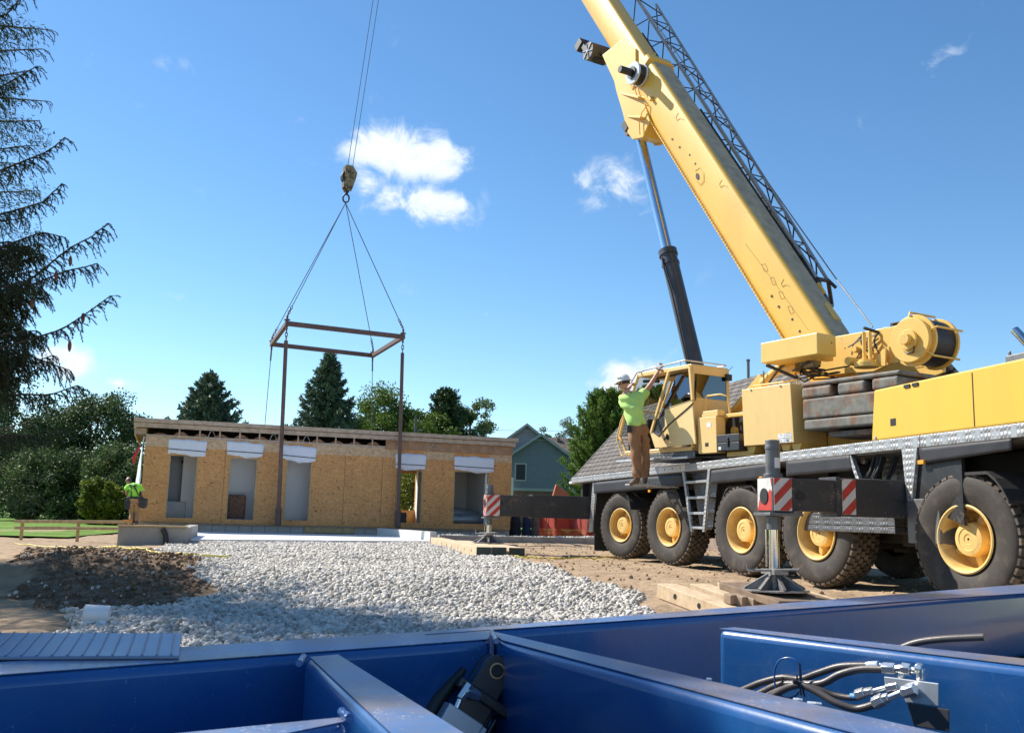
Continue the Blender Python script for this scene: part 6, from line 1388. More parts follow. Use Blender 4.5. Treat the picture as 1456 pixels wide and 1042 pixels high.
for k in range(9):
    a = 4.1+k*.8; m.box(BM, a, a+.3, .10, .16, 2.02, 2.10)
m.tube(BM.P(3.9, .13, 2.06), BM.P(12, .13, 2.06), .022, n=6).tube(BM.P(3.9, .2, 2.16), BM.P(9.0, .2, 2.16), .02, n=6); m.build('jib_rail', M['black'], j)

# fold-out step the worker stands on
q0 = atp(908, 687.6, CF.P(0, -.62, 0), CF.uy); l = CF.L(q0); 
m = MB(); m.box(CF, l.x-.24, l.x+.20, -.80, -.30, l.z-.035, l.z-.004); 
for a_ in (l.x-.2, l.x+.16): m.box(CF, a_-.02, a_+.02, -.40, .03, l.z-.055, l.z-.031)
C(m, 'fold_out_step', M['checker'], bevel=.004)

for a_ in (-3.3, -.85, 1.65, 4.4): C(MB().box(CF, a_-.42, a_+.42, .64, .68, .55, 1.58), 'added_shade_plate', M['dark'])  # dark plates added so the underside reads as deep shade between the wheels

# small working details: decals, grab handles, rivets, hinges
dm = MB(); 
for px, py, w_, h_ in ((1008, 604, .05, .08), (975, 612, .04, .05)):
    q = s_(px, py, bn); 
    if px > 1000: dm.box(SF, q[0]-w_, q[0]+w_, bn-.0035, bn-.001, q[1]-h_*.5, q[1]+h_*.5)
C(dm, 'warning_decal', M['white'])
yw = mat('warning_yellow', (.75, .5, .02), .4); 
q = s_(1005, 632, bn); C(MB().box(SF, q[0]-.04, q[0]+.04, bn-.0035, bn-.001, q[1]-.03, q[1]+.03), 'warning_decal', M['mark'])
q = c_(1270, 600, .02); C(MB().box(CF, q[0]-.05, q[0]+.05, .0165, .0195, q[1]-.04, q[1]+.04), 'cover_handle_plate', M['mark'])
hn = MB()
for px in (1290, 1302):
    q = c_(px, 546, .02); hn.box(CF, q[0]-.05, q[0]+.05, .006, .019, zT-.05, zT-.015)
C(hn, 'cover_hinge', M['black'])
for k_, px in enumerate((1068, 1110)):
    q = s_(px, 552, -1.35); C(MB().tube(SF.P(q[0], -1.353, p[0][1]-.03), SF.P(q[0], -1.36, p[0][1]-.03), .014, n=10), 'housing_bolt', M['grey'])
q = s_(1090, 600, -1.35); C(MB().tube(SF.P(q[0]-.42, -1.352, p[2][1]+.04), SF.P(q[0]-.42, -1.36, p[2][1]+.04), .016, n=10), 'housing_bolt', M['grey'])
# ------------------------------------------------------------------ hook block, slings, spreader frame, posts
HX, HY = -5.82, 33.2
def atV(px, py, X0, Y0):   # point on the vertical plane through the hook, facing the camera
    return atp(px, py, (X0, Y0, 0), Vector((0, 1, 0)))
blk_t, blk_b = atV(496, 237, HX, HY), atV(493, 272, HX, HY); apex = atV(491.5, 287, HX, HY)
hb = thing('hook_block', blk_b, 'weathered yellow and black crane hook block hanging in the sky', 'hook block')
f = Fr(blk_b, (math.cos(.5), math.sin(.5), 0), (-math.sin(.5), math.cos(.5), 0)); h = (blk_t-blk_b).length
out = [(-.12, .10), (-.05, -.0), (.10, -.04), (.17, .14), (.24, .35*h+.1), (.30, h*.72), (.12, h*1.0), (-.14, h*.98), (-.16, h*.5)]
m = MB(); m.pb(f, out, -.20, -.14).pb(f, out, .10, .16); m.build('cheek_plate', M['block'], hb, bevel=.01)
m = MB(); m.tube(f.P(.02, -.13, h*.55), f.P(.02, .09, h*.55), .26, n=26); m.build('sheave', M['black'], hb, smooth=40)
m = MB()
for z in (.12, .35, .6, .8): m.tube(f.P(.03, -.22, h*z), f.P(.03, .18, h*z), .03, n=10)
m.box(f, -.16, -.10, -.14, .10, .1, h*.95); m.build('spacer_bolt', M['rust'], hb)
m = MB(); d = apex-blk_b; m.tube(blk_b, blk_b+d*.35, .05, n=12)
cx = blk_b+d*.68; ring = [cx+Vector((math.sin(t)*.11, .0, math.cos(t)*.15)) for t in [2*math.pi*k/14 for k in range(15)]]; m.path(ring, .03, 8); m.build('hook', M['mark'], hb, smooth=60)
# four falls up to the boom head
hr = MB(); hd_ = BM.P(33.7, -.05, 1.2)
for k, (px0, px1) in enumerate(((494, 501.5), (501, 508.5))):
    A = atV(px0, 240, HX, HY); B = atV(px1, 116, HX, HY); d = (B-A); Tt = Vector((hd_.x+(.1 if k else -.12), hd_.y, hd_.z)); hr.tube(A, Tt, .012, n=6); 
hr.build('hoist_rope', M['cable'], hb)
ZF = 6.72
cor = [atz(*q, ZF) for q in ((408, 460), (573, 479), (530, 505.5), (386.5, 489.5))]   # near left, near right, far right, far left
print('frame', [tuple(round(v, 2) for v in c) for c in cor])
sf = thing('spreader_frame', (sum(cor, Vector())/4), 'rectangular rust-brown steel spreader frame hanging level from four slings', 'spreader')
for i in range(4):
    A, B = cor[i], cor[(i+1) % 4]; d = (B-A).normalized(); g = Fr(A, d, Vector((-d.y, d.x, 0)).normalized()); m = MB(); ln = (B-A).length; w_ = .06
    m.box(g, w_+.002 if i % 2 else -w_, ln-w_-.002 if i % 2 else ln+w_, -w_, w_, -.075, .075); m.build('frame_beam', M['rust'], sf, bevel=.008)
m = MB()
for c in cor: m.tube(c+Vector((0, 0, -.2)), c+Vector((0, 0, .26)), .035, n=10).tube(c+Vector((-.09, 0, .12)), c+Vector((.09, 0, .12)), .03, n=8)
m.build('corner_pin', M['rust'], sf, smooth=50)
for c, w0 in zip(cor, ('near left', 'near right', 'far right', 'far left')):
    a0 = c+Vector((0, 0, .26)); d = (apex-a0).normalized(); m = MB(); m.tube(a0+d*.42, apex-Vector((0, 0, .05)), .015, n=6)
    o = m.build('sling', M['cable'], origin=c); tag(o, f'thin wire sling from the hook to the {w0} corner of the spreader frame', 'sling', 'slings above the spreader frame')
    m = MB()
    for k in range(4):
        cc = a0+d*(.05+.10*k); t1 = d.orthogonal().normalized(); t1 = t1 if k % 2 else d.cross(t1); m.path([cc+d*math.cos(t)*.07+t1*math.sin(t)*.035 for t in [2*math.pi*q/8 for q in range(9)]], .014, 5)
    m.build('shackle', M['rust'], o, smooth=60)
# near hanging posts and far lifting ropes
for i, (x, y, s, lb) in enumerate(((395, 747, 0, 'left brown steel post hanging from the spreader frame down past the third door opening'), (565.5, 750, 1, 'right brown steel post hanging from the spreader frame beside the narrow see-through opening'))):
    t = cor[s]+Vector((0, 0, -.2)); q = BF.pb(x, y, -.34); b_ = BF.P(q[0], -.34, q[1]); d = (b_-t).normalized()
    r_ = thing('hanging_post', b_, lb, 'post', 'steel posts hanging from the spreader frame')
    g = Fr(t+d*.35, d, d.cross(Vector((0, 1, 0))).normalized(), None or d.cross(d.cross(Vector((0, 1, 0)))).normalized()); ln = (b_-t).length-.35
    m = MB(); m.box(g, 0, ln, -.055, .055, -.045, .045); m.build('post_tube', M['rust'], r_, bevel=.006)
    m = MB(); m.box(g, ln-.55, ln-.02, -.085, .085, -.075, .075); m.build('post_sleeve', M['rust'], r_, bevel=.006)
    m = MB(); 
    for k in range(3): 
        cc = t+d*(.04+.12*k); t1 = Vector((1, 0, 0)) if k % 2 else Vector((0, 1, 0)); m.path([cc+d*math.cos(t_)*.08+t1*math.sin(t_)*.04 for t_ in [2*math.pi*q/8 for q in range(9)]], .015, 5)
    m.build('shackle', M['rust'], r_, smooth=60)
for s, (x, y), lb in ((3, (376.5, 606), 'thin lifting rope hanging from the far left corner of the spreader frame behind the roof'), (2, (529, 562), 'thin lifting rope hanging from the far right corner of the spreader frame into the trees')):
    t = cor[s]+Vector((0, 0, -.2)); e = atY(x, y, t.y+.1); d = (e-t).normalized(); k = (t.z-.5)/-d.z; m = MB(); m.tube(t, t+d*k, .014, n=6).tube(t, t+d*.4, .03, n=8); tag(m.build('lifting_rope', M['cable'], origin=t), lb, 'rope', 'ropes hanging from the far corners')

# ------------------------------------------------------------------ timbers
A = atg(677, 791.5); Bk = atg(612, 774); d = Vector((Bk.x-A.x, Bk.y-A.y, 0)).normalized(); TF = Fr((A.x, A.y, 0), d, (d.y, -d.x, 0))
TG = 'timbers under the left outrigger foot'
zt_ = .20
timber(TF, 0, 7.3, 0, .30, -.02, zt_-.008, M['timber_new'], 'timber', 'leftmost long pale timber with bolt holes and green end beside the gravel', TG, endm=[(0, -1)], holes=[(.6+.9*k, .10) for k in range(7)])
timber(TF, .02, 4.6, .308, .60, -.02, zt_-.006, M['timber_new'], 'timber', 'second pale timber, touching the leftmost one under the outrigger foot', TG, endm=[(.02, -1)])
timber(TF, .1, 4.4, .66, .98, -.04, zt_-.012, M['timber_new'], 'timber', 'rightmost pale timber with its green end set apart by a gap', TG, endm=[(.1, -1)])
timber(TF, 2.0, 3.4, .985, 1.25, -.04, zt_-.015, M['timber_old'], 'timber', 'short weathered timber beyond the rightmost one under the outrigger foot', TG)
# near stack
A = atg(933, 849.5); Bk = atg(983, 868.5); d = (Bk-A).normalized(); ny_ = Vector((-d.y, d.x, 0)).normalized(); NF = Fr(A, d, ny_, d.cross(ny_))
g0 = gz(A.x+.3, A.y-.6); TG = 'timbers under the right outrigger foot'
timber(NF, 0, 1.9, 0, .25, .003, .165, M['timber_new'], 'timber', 'front pale timber with three dark bolt holes nearest the gravel', TG, holes=[(.36, .09), (.80, .085), (1.25, .09)])
timber(NF, .04, 1.9, -.05, .22, -.17, -.002, M['timber_old'], 'timber', 'weathered timber lying under the front pale timber', TG)
q2 = NF.pc(981, 829, .17); timber(NF, q2[0], q2[0]+1.5, q2[1], q2[1]+.26, .01, .17, M['timber_new'], 'timber', 'second pale timber behind the front one, leading under the foot plate stack', TG)
q3 = NF.pc(1020, 827.5, .165); timber(NF, q3[0], q3[0]+1.4, max(q3[1], q2[1]+.275), max(q3[1], q2[1]+.275)+.26, .0, .165, M['timber_new'], 'timber', 'third pale timber, half hidden behind the second near the wheel', TG)
ff = Fr((near_foot.x, near_foot.y, 0), NF.ux, NF.uy)
zf0 = .075-.004
timber(ff, -.50, .46, -.34, .42, zf0-.075, zf0, wood('dark_board', (.26, .18, .12), (.17, .12, .085)), 'foot_board', 'thick weathered board directly under the right outrigger foot plate', TG, cat='board')
for k, px in enumerate((1033, 1049, 1065, 1081)):
    q2 = NF.pc(px-4, 842.5+2.6*k, .27); timber(NF, q2[0], q2[0]+.12, q2[1], q2[1]+.5, .172, .27, M['timber_old'], 'timber_block', ['small wooden block end under the thick board, first from the left in its row', 'small wooden block end under the thick board, second from the left in its row', 'small wooden block end under the thick board, third from the left in its row', 'small wooden block end under the thick board, rightmost of its row'][k], 'small blocks under the thick board', cat='block')
timber(ff, -.9, 1.2, .45, .75, zf0-.22, zf0-.06, M['timber_new'], 'timber', 'pale timber sticking out right of the right outrigger foot', TG)

# ------------------------------------------------------------------ ropes, roll, fence, cone shapes
def ground_rope(pxs, name, label, mt, w=.02, cat='tape', lift=.05):
    pts = []
    P = [atg(x, y) for x, y in pxs]
    for i in range(len(P)-1):
        for k in range(14):
            q = P[i].lerp(P[i+1], k/14); pts.append(Vector((q.x+random.uniform(-.012, .012), q.y+random.uniform(-.02, .02), float(gh(np.array([q.x]), np.array([q.y]))[0])+lift+random.uniform(-.008, .012))))
    m = MB(); m.path(pts, w, 6, radii=[w*random.uniform(.7, 1.25) for _ in pts]); o = m.build(name, mt, origin=pts[0]); return tag(o, label, cat)
ytape = mat('yellow_black_rope', (.72, .60, .06), .6, var=.1, vscale=4, col2=(.12, .10, .02), mixlo=.56, mixhi=.60, mscale=9)
ground_rope([(20, 777), (80, 781), (142, 785), (175, 788), (215, 793), (262, 797), (330, 799)], 'caution_rope', 'yellow twisted caution rope stretched across the dark soil at left', ytape, .013, 'rope', .075)
ground_rope([(728, 795), (745, 796), (790, 797), (830, 796), (870, 793), (918, 790)], 'caution_rope', 'yellow twisted caution rope on the dirt between timbers and crane wheel', ytape, .014, 'rope')
A = atg(118, 893); Bq = atg(154, 893); m = MB(); m.tube(A+Vector((0, 0, .12)), Bq+Vector((0, 0, .11)), .075, n=24); m.tube(A+Vector((0, -.02, .0)), Bq+Vector((0, -.03, .02)), .06, n=20); tag(m.build('wrap_roll', M['white'], smooth=40, origin=A), 'end of a white plastic roll on the gravel at the left edge', 'roll')
# orange safety fence behind the outrigger
fm = mat('orange_mesh_fence', (.40, .05, .035), .7, var=.15, vscale=6)
nt, L, b = nodes_of(fm); b.inputs['Alpha'].default_value = .8
FY = 38.0; fe = thing('safety_fence', base_at(800, FY), 'orange plastic mesh safety fence sagging behind the left outrigger beam', 'fence')
V = []; nxf = 40
for j in range(4):
    for i in range(nxf+1):
        px = 757+(905-757)*i/nxf; q = atY(px, 742, FY+.6*math.sin(i*.5)); top = .76-(730-742)/1368*FY if px < 816 else .76-(744-742)/1368*FY
        zb_, zt = .0, .95+.12*math.sin(i*.8)+.06*math.sin(i*2.1); V.append((q.x, q.y+.1*math.sin(i*1.7+j), zb_+(zt-zb_)*j/3))
mesh_from('mesh_panel', V, [[j*(nxf+1)+i, j*(nxf+1)+i+1, (j+1)*(nxf+1)+i+1, (j+1)*(nxf+1)+i] for j in range(3) for i in range(nxf)], fm, fe, smooth=180)
V = []
for j in range(3):
    for i in range(nxf+1):
        px = 762+(905-762)*i/nxf; q = atY(px, 742, FY-.25); zt = .62+.10*math.sin(i*.6+1)-.35*(1 if px > 800 else 0)*0; V.append((q.x, q.y+.06*math.sin(i*2.3+j), .02+(zt*.45+.1*math.sin(i*.9))*j/2))
mesh_from('fallen_fold', V, [[j*(nxf+1)+i, j*(nxf+1)+i+1, (j+1)*(nxf+1)+i+1, (j+1)*(nxf+1)+i] for j in range(2) for i in range(nxf)], fm, fe, smooth=180)
for px in (760, 777, 794, 825): q = atY(px, 742, FY+.05); MB().box(Fr((q.x, q.y, 0), (1, 0, 0), (0, 1, 0)), -.02, .02, 0, .03, 0, 1.1).build('fence_stake', M['timber_old'], fe)
# rusty orange bucket blade rising above the beam
q = atY(800, 704, 36.0); f = Fr((q.x, 36.0, 0), (1, 0, 0), (0, 1, 0)); pp = [Fr.L(f, atY(x, y, 36.0)) for x, y in ((784, 712), (791, 688), (808, 701), (812, 712))]
m = MB(); m.pb(f, [(p_.x, p_.z) for p_ in pp]+[(pp[3].x, 1.0), (pp[0].x, 1.0)], 0, .8)
tag(m.build('loader_bucket', mat('rusty_orange_paint', (.55, .15, .06), .6, var=.2, vscale=3, col2=(.30, .13, .07), mixlo=.5, mixhi=.6, mscale=3), bevel=.02, origin=f.P(0, 0, 0)), 'pointed rusty orange metal scoop showing above the left outrigger beam', 'bucket')
# ------------------------------------------------------------------ houses
def siding(name, col, pitch=.16):
    m = mat(name, col, .6, var=.05, vscale=2, spec=.3); nt, L, b = nodes_of(m)
    tc = _n(nt, 'ShaderNodeTexCoord'); sp = _n(nt, 'ShaderNodeSeparateXYZ'); L.new(tc.outputs['Object'], sp.inputs[0])
    dv_ = _n(nt, 'ShaderNodeMath', operation='DIVIDE'); dv_.inputs[1].default_value = pitch; L.new(sp.outputs[2], dv_.inputs[0])
    fr = _n(nt, 'ShaderNodeMath', operation='FRACT'); L.new(dv_.outputs[0], fr.inputs[0])
    bp = _n(nt, 'ShaderNodeBump'); bp.inputs['Distance'].default_value = -.05; L.new(fr.outputs[0], bp.inputs['Height']); L.new(bp.outputs[0], b.inputs['Normal'])
    return m
def shingles(name, c1, c2, frame, pitch=.32, wdt=.30, gap=(.06, .05, .045)):
    m = mat(name, c1, .95, var=.16, vscale=3, spec=.15); nt, L, b = nodes_of(m)
    at = _n(nt, 'ShaderNodeUVMap'); bk = _n(nt, 'ShaderNodeTexBrick', offset=.5); L.new(at.outputs[0], bk.inputs['Vector'])
    bk.inputs['Color1'].default_value = (*c1, 1); bk.inputs['Color2'].default_value = (*c2, 1); bk.inputs['Mortar'].default_value = (*gap, 1); bk.inputs['Scale'].default_value = 1.0
    bk.inputs['Mortar Size'].default_value = .028; bk.inputs['Brick Width'].default_value = wdt; bk.inputs['Row Height'].default_value = pitch; bk.inputs['Bias'].default_value = 0.0
    n2 = _n(nt, 'ShaderNodeTexNoise', Scale=2.2, Detail=6.0); L.new(at.outputs[0], n2.inputs['Vector'])
    ds = _n(nt, 'ShaderNodeMix', data_type='VECTOR'); ds.inputs[0].default_value = .045; L.new(at.outputs[0], ds.inputs[4]); L.new(n2.outputs['Color'], ds.inputs[5]); L.new(ds.outputs[1], bk.inputs['Vector'])
    vm = [x for x in nt.nodes if x.type == 'VECT_MATH'][0]; L.new(bk.outputs['Color'], vm.inputs[0])
    bp = _n(nt, 'ShaderNodeBump'); bp.inputs['Distance'].default_value = -.02; L.new(bk.outputs['Fac'], bp.inputs['Height']); L.new(bp.outputs[0], b.inputs['Normal'])
    return m
def roof_slab(name, P, th, mt, parent):
    """P: eave-left, eave-right, ridge-right, ridge-left, with UVs in metres"""
    P = [Vector(p) for p in P]; n = (P[1]-P[0]).cross(P[3]-P[0]).normalized(); n = n if n.z > 0 else -n
    m = MB(); m.prism(P, [p-n*th for p in P]); o = m.build(name, mt, parent)
    ux = (P[1]-P[0]).normalized(); uy = n.cross(ux); me = o.data; uv = me.uv_layers.new(name='UVMap'); base = ORG[o]
    for lp in me.loops:
        v = me.vertices[lp.vertex_index].co+base-P[0]; uv.data[lp.index].uv = (v.dot(ux), v.dot(uy))
    return o
teal = siding('teal_siding', (.165, .19, .205)); greys = siding('grey_siding', (.26, .265, .285)); trimm = mat('pale_trim', (.26, .29, .31), .5, var=.03)
brick = mat('red_brown_brick', (.16, .085, .07), .9, var=.25, vscale=5)
shb_ = shingles('brown_shingles', (.245, .19, .165), (.185, .145, .125), None)
shg = shingles('weathered_grey_shingles', (.205, .185, .17), (.15, .135, .125), None, pitch=.26, wdt=.5, gap=(.05, .045, .04))
HY1 = 76.0
def hz(px, py, Y): q = atY(px, py, Y); return (q.x, q.z)
def gable_house(Y, peak, eaveR, wallbot, depth, wallm, roofm, label, name, over=.35, brickm=None):
    pk = hz(*peak, Y); er = hz(*eaveR, Y); hw = er[0]-pk[0]; sl = (pk[1]-er[1])/hw
    t = thing(name, (pk[0], Y, 0), label, 'house'); wl, wr = pk[0]-hw+over, er[0]-over; zw = er[1]+over*sl
    zb = hz(pk[0], wallbot, Y)[1] if False else atY(760, wallbot, Y).z
    m = MB(); m.pb(WF, [(wl, zb), (wr, zb), (wr, zw), (pk[0], pk[1]-.02), (wl, zw)], Y, Y+depth); m.build('wall', wallm, t)
    MB().box(WF, wl+.05, wr-.05, Y+.04, Y+depth, -.1, zb).build('foundation', brickm or brick, t)
    for s in (-1, 1):
        e = (pk[0]+s*hw, er[1]); A = Vector((e[0], Y-over, e[1]+.05)); B = Vector((e[0], Y+depth+.3, e[1]+.05)); C_ = Vector((pk[0], Y+depth+.3, pk[1]+.05)); D_ = Vector((pk[0], Y-over, pk[1]+.05))
        roof_slab('roof', (A, B, C_, D_), .05, roofm, t)
        m = MB(); m.prism([Vector((e[0], Y-over-.03, e[1]-.18)), Vector((pk[0], Y-over-.03, pk[1]-.18)), Vector((pk[0], Y-over-.03, pk[1]+.06)), Vector((e[0], Y-over-.03, e[1]+.06))], [Vector((e[0], Y-over+.02, e[1]-.18)), Vector((pk[0], Y-over+.02, pk[1]-.18)), Vector((pk[0], Y-over+.02, pk[1]+.06)), Vector((e[0], Y-over+.02, e[1]+.06))]); m.build('bargeboard', trimm, t)
    return t, wl, wr, zw, zb
t1, wl, wr, zw, zb = gable_house(HY1, (769.5, 617), (823, 656), 698, 9, teal, shb_, 'teal-sided house with a low front gable and one dark window, brick base', 'house')
w0 = hz(734, 660, HY1); w1 = hz(746.5, 682, HY1)
wm = MB(); x0, x1, z1_, z0_ = w0[0], w1[0], w0[1], w1[1]
fr_ = MB(); fr_.box(WF, x0-.12, x1+.12, HY1-.04, HY1-.002, z0_-.12, z0_).box(WF, x0-.12, x1+.12, HY1-.04, HY1-.002, z1_, z1_+.12).box(WF, x0-.12, x0, HY1-.04, HY1-.002, z0_, z1_).box(WF, x1, x1+.12, HY1-.04, HY1-.002, z0_, z1_).box(WF, x0, x1, HY1-.035, HY1-.005, (z0_+z1_)/2-.03, (z0_+z1_)/2+.03)
wf_ = fr_.build('window', trimm, t1)
MB().box(WF, x0, x1, HY1-.045, HY1-.004, z0_, z1_).build('pane', mat('dark_pane', (.012, .015, .022), .3, spec=.3), wf_)
cbm = MB(); cbm.box(WF, wl, wl+.12, HY1-.02, HY1-.003, zb, zw); cbm.build('corner_board', trimm, t1); MB().box(WF, wl, wr, HY1-.03, HY1-.003, zb, zb+.22).build('skirt_board', trimm, t1)
q = hz(731, 684, HY1-1.0); m = MB(); m.box(WF, q[0]-.9, q[0]-.05, HY1-1.4, HY1-.6, q[1]-1.2, q[1]+.25); tag(m.build('white_cabinet', mat('white_louvre', (.62, .62, .58), .6), bevel=.02, origin=(q[0]-.5, HY1-1, 0)), 'small white louvred box beside the left corner of the teal house', 'box')
t2, *_r = gable_house(HY1+8, (749.5, 603), (806, 648), 698, 8, greys, shb_, 'grey-sided gabled house rising behind the teal house', 'house')
# brown roof of the house behind
Yr = HY1+17; A = hz(700, 660, Yr); B = hz(850, 660, Yr); zrg = hz(800, 622.5, Yr+5)[1]
t3 = thing('house', ((A[0]+B[0])/2, Yr+5, 0), 'long brown shingle roof with three small vents behind the teal house', 'house')
x0 = hz(764, 622, Yr+5)[0]; x1 = hz(862, 622, Yr+5)[0]; ze = zrg-3.2
roof_slab('roof', ((x0-3, Yr, ze), (x1+1, Yr, ze), (x1+1, Yr+5, zrg), (x0-3, Yr+5, zrg)), .06, shb_, t3); roof_slab('roof', ((x0-3, Yr+10, ze), (x1+1, Yr+10, ze), (x1+1, Yr+5, zrg), (x0-3, Yr+5, zrg)), .06, shb_, t3)
MB().box(WF, x0-2.6, x1+.7, Yr+.4, Yr+9.6, -.1, ze+.15).build('wall', greys, t3)
for px in (794, 809, 825):
    q = hz(px, 624.5, Yr+4.5); MB().box(WF, q[0]-.16, q[0]+.16, Yr+4.2, Yr+4.6, zrg-.45, zrg-.1).build('roof_vent', mat('vent', (.12, .08, .07), .8) if px == 794 else bpy.data.materials['vent'], t3, bevel=.02)
# large grey shingle roof behind the crane
R_1 = atz(905, 580.5, 5.6); R_2 = atz(1060, 538, 5.6); d = (R_2-R_1).normalized(); E1 = atz(812, 683, 2.3)
e_ = (E1-R_1); perp = Vector((-d.y, d.x, 0)); perp = perp if perp.dot(Vector((e_.x, e_.y, 0))) > 0 else -perp; hw = abs(Vector((e_.x, e_.y, 0)).dot(perp)); al = Vector((e_.x, e_.y, 0)).dot(d)
print('roof halfwidth', hw, 'along', al)
t4 = thing('house', R_1.lerp(R_2, .5)-Vector((0, 0, 5.6)), 'house with a large weathered grey shingle roof standing behind the crane', 'house')
ln = (R_2-R_1).length+9
EA = Vector((R_1.x, R_1.y, 2.3))+perp*hw+d*al; EB = Vector((R_1.x, R_1.y, 2.3))+perp*hw+d*ln; RA = R_1; RB = R_1+d*ln
roof_slab('roof', (EA, EB, RB, RA), .12, shg, t4)
EA2 = Vector((R_1.x, R_1.y, 2.3))-perp*hw+d*al; EB2 = Vector((R_1.x, R_1.y, 2.3))-perp*hw+d*ln; roof_slab('roof', (EA2, EB2, RB, RA), .12, shg, t4)
m = MB(); i0 = Vector((0, 0, -.2)); q = [EA-perp*.5+d*.4, EB-perp*.5-d*.4, EB2+perp*.5-d*.4, EA2+perp*.5+d*.4]; m.prism([Vector((v.x, v.y, -.1)) for v in q], [Vector((v.x, v.y, 2.2)) for v in q]); m.build('wall', mat('tan_brick', (.28, .21, .17), .9, var=.2, vscale=6), t4)
g_ = MB(); g_.prism([EA-perp*.6+Vector((0, 0, -.08))+d*.35, EA2+perp*.6+Vector((0, 0, -.08))+d*.35, RA+d*.35+Vector((0, 0, -.35))], [EA-perp*.6+Vector((0, 0, -.08))+d*.45, EA2+perp*.6+Vector((0, 0, -.08))+d*.45, RA+d*.45+Vector((0, 0, -.35))]); g_.build('gable', greys, t4)
g_ = MB(); gt_ = [EA, EB]; g_.tube(EA+perp*.03+Vector((0, 0, -.1)), EB+perp*.03+Vector((0, 0, -.1)), .06, n=8); g_.build('gutter', M['white'], t4, smooth=60)
g_ = MB(); g_.prism([EA+Vector((0, 0, -.13)), RA+Vector((0, 0, -.13)), RA+Vector((0, 0, .03)), EA+Vector((0, 0, .03))], [EA+d*-.06+Vector((0, 0, -.13)), RA+d*-.06+Vector((0, 0, -.13)), RA+d*-.06+Vector((0, 0, .03)), EA+d*-.06+Vector((0, 0, .03))]); g_.build('rake_board', mat('grey_trim', (.22, .2, .19), .6), t4)
q = R_1+d*((R_2-R_1).length*1.02); MB().tube(q, q+Vector((0, 0, .62)), .05, n=12).tube(q+Vector((0, 0, .55)), q+Vector((0, 0, .62)), .065, n=12).build('vent_pipe', M['grey'], t4, smooth=40)
# chimney, aerial mast behind the long building
q = atY(680.5, 632, 58); ch_ = MB(); ch_.box(Fr((q.x, 58, 0), (1, 0, 0), (0, 1, 0)), -.26, .26, 0, .5, 0, q.z+.05).box(Fr((q.x, 58, 0), (1, 0, 0), (0, 1, 0)), -.31, .31, -.05, .55, q.z+.051, q.z+.16); tag(ch_.build('chimney', brick, origin=(q.x, 58, 0)), 'short red-brown brick chimney top just above the building roof at its right part', 'chimney')
q = atY(591.5, 593, 50); m = MB(); m.tube((q.x, 50, 0), q, .07, n=10); q2 = atY(596, 612, 50); m.tube((q.x, 50, q2.z), (q2.x+.2, 50, q2.z+.02), .04, n=6); tag(m.build('utility_pole', mat('grey_wood_pole', (.10, .11, .12), .8), origin=(q.x, 50, 0)), 'thin dark pole sticking up between the round maple and the narrow conifer', 'pole')
for (xa, ya), (xb, yb), Yd, lb in (((650, 609), (1010, 583), 58, 'upper faint overhead wire sloping behind the roofs'), ((652, 620), (1010, 600), 58, 'lower faint overhead wire sloping behind the roofs')):
    A = atY(xa, ya, Yd); B = atY(xb, yb, Yd+25); pts = [A.lerp(B, t/12)-Vector((0, 0, .8*math.sin(math.pi*t/12))) for t in range(13)]; m = MB(); m.path(pts, .011, 5); tag(m.build('overhead_wire', M['cable'], origin=A), lb, 'wire', 'overhead wires')
# dim objects standing behind the foundation curb, under the beam
for x0, x1, yt, dcol, lb, nm in ((724, 742, 738, (.02, .025, .04), 'dark wrapped bundle standing under the left outrigger beam at its left', 'bundle'), (742, 756, 737, (.025, .045, .10), 'blue wrapped bundle standing under the left outrigger beam in the middle', 'bundle'), (755, 768, 736, (.16, .12, .10), 'brown-grey bundle standing next to the orange fence under the beam', 'bundle')):
    A = atY(x0, yt, 35.0); B = atY(x1, yt, 35.0); m = MB(); r_ = random.Random(x0); xc = (A.x+B.x)/2; hw_ = (B.x-A.x)/2
    prof = [(hw_*.95, 0), (hw_*1.0, .3), (hw_*.85, A.z*.5), (hw_*.9, A.z*.8), (hw_*.6, A.z*1.15), (hw_*.1, A.z*1.2)]
    m.lathe((xc, 35.2, 0), (0, 0, 1), prof, 14); o = m.build(nm, mat('bundle_cover_%d' % x0, dcol, .85, var=.4, vscale=5, bump=.04, bscale=6), smooth=50, origin=(xc, 35.2, 0)); tag(o, lb, 'bundle')
# ------------------------------------------------------------------ people
def skin_obj(name, pts, edges, radii, mt, parent, sub=3, root=0):
    me = bpy.data.meshes.new(name); b = ORG[parent]; me.from_pydata([tuple(Vector(p)-b) for p in pts], edges, []); me.update()
    o = bpy.data.objects.new(name, me); COL.objects.link(o); 
    s = o.modifiers.new('skin', 'SKIN'); s.use_smooth_shade = True; s.branch_smoothing = .3
    for i, r_ in enumerate(radii):
        sv = me.skin_vertices[0].data[i]; sv.radius = (r_, r_) if not isinstance(r_, tuple) else r_; sv.use_root = (i == root)
    q = o.modifiers.new('sub', 'SUBSURF'); q.levels = sub; q.render_levels = sub
    dg = bpy.context.evaluated_depsgraph_get(); ev = o.evaluated_get(dg); m2 = bpy.data.meshes.new_from_object(ev); m2.name = name
    bpy.data.objects.remove(o); m2.materials.clear(); m2.materials.append(mt); fold(m2, name); m2.polygons.foreach_set('use_smooth', np.ones(len(m2.polygons), dtype=bool))
    o = bpy.data.objects.new(name, m2); COL.objects.link(o); o.parent = parent; ORG[o] = b; return o
skinm = mat('skin', (.50, .27, .19), .5, var=.08, vscale=12); skinm.node_tree.nodes['Principled BSDF'].inputs['Subsurface Weight'].default_value = .08
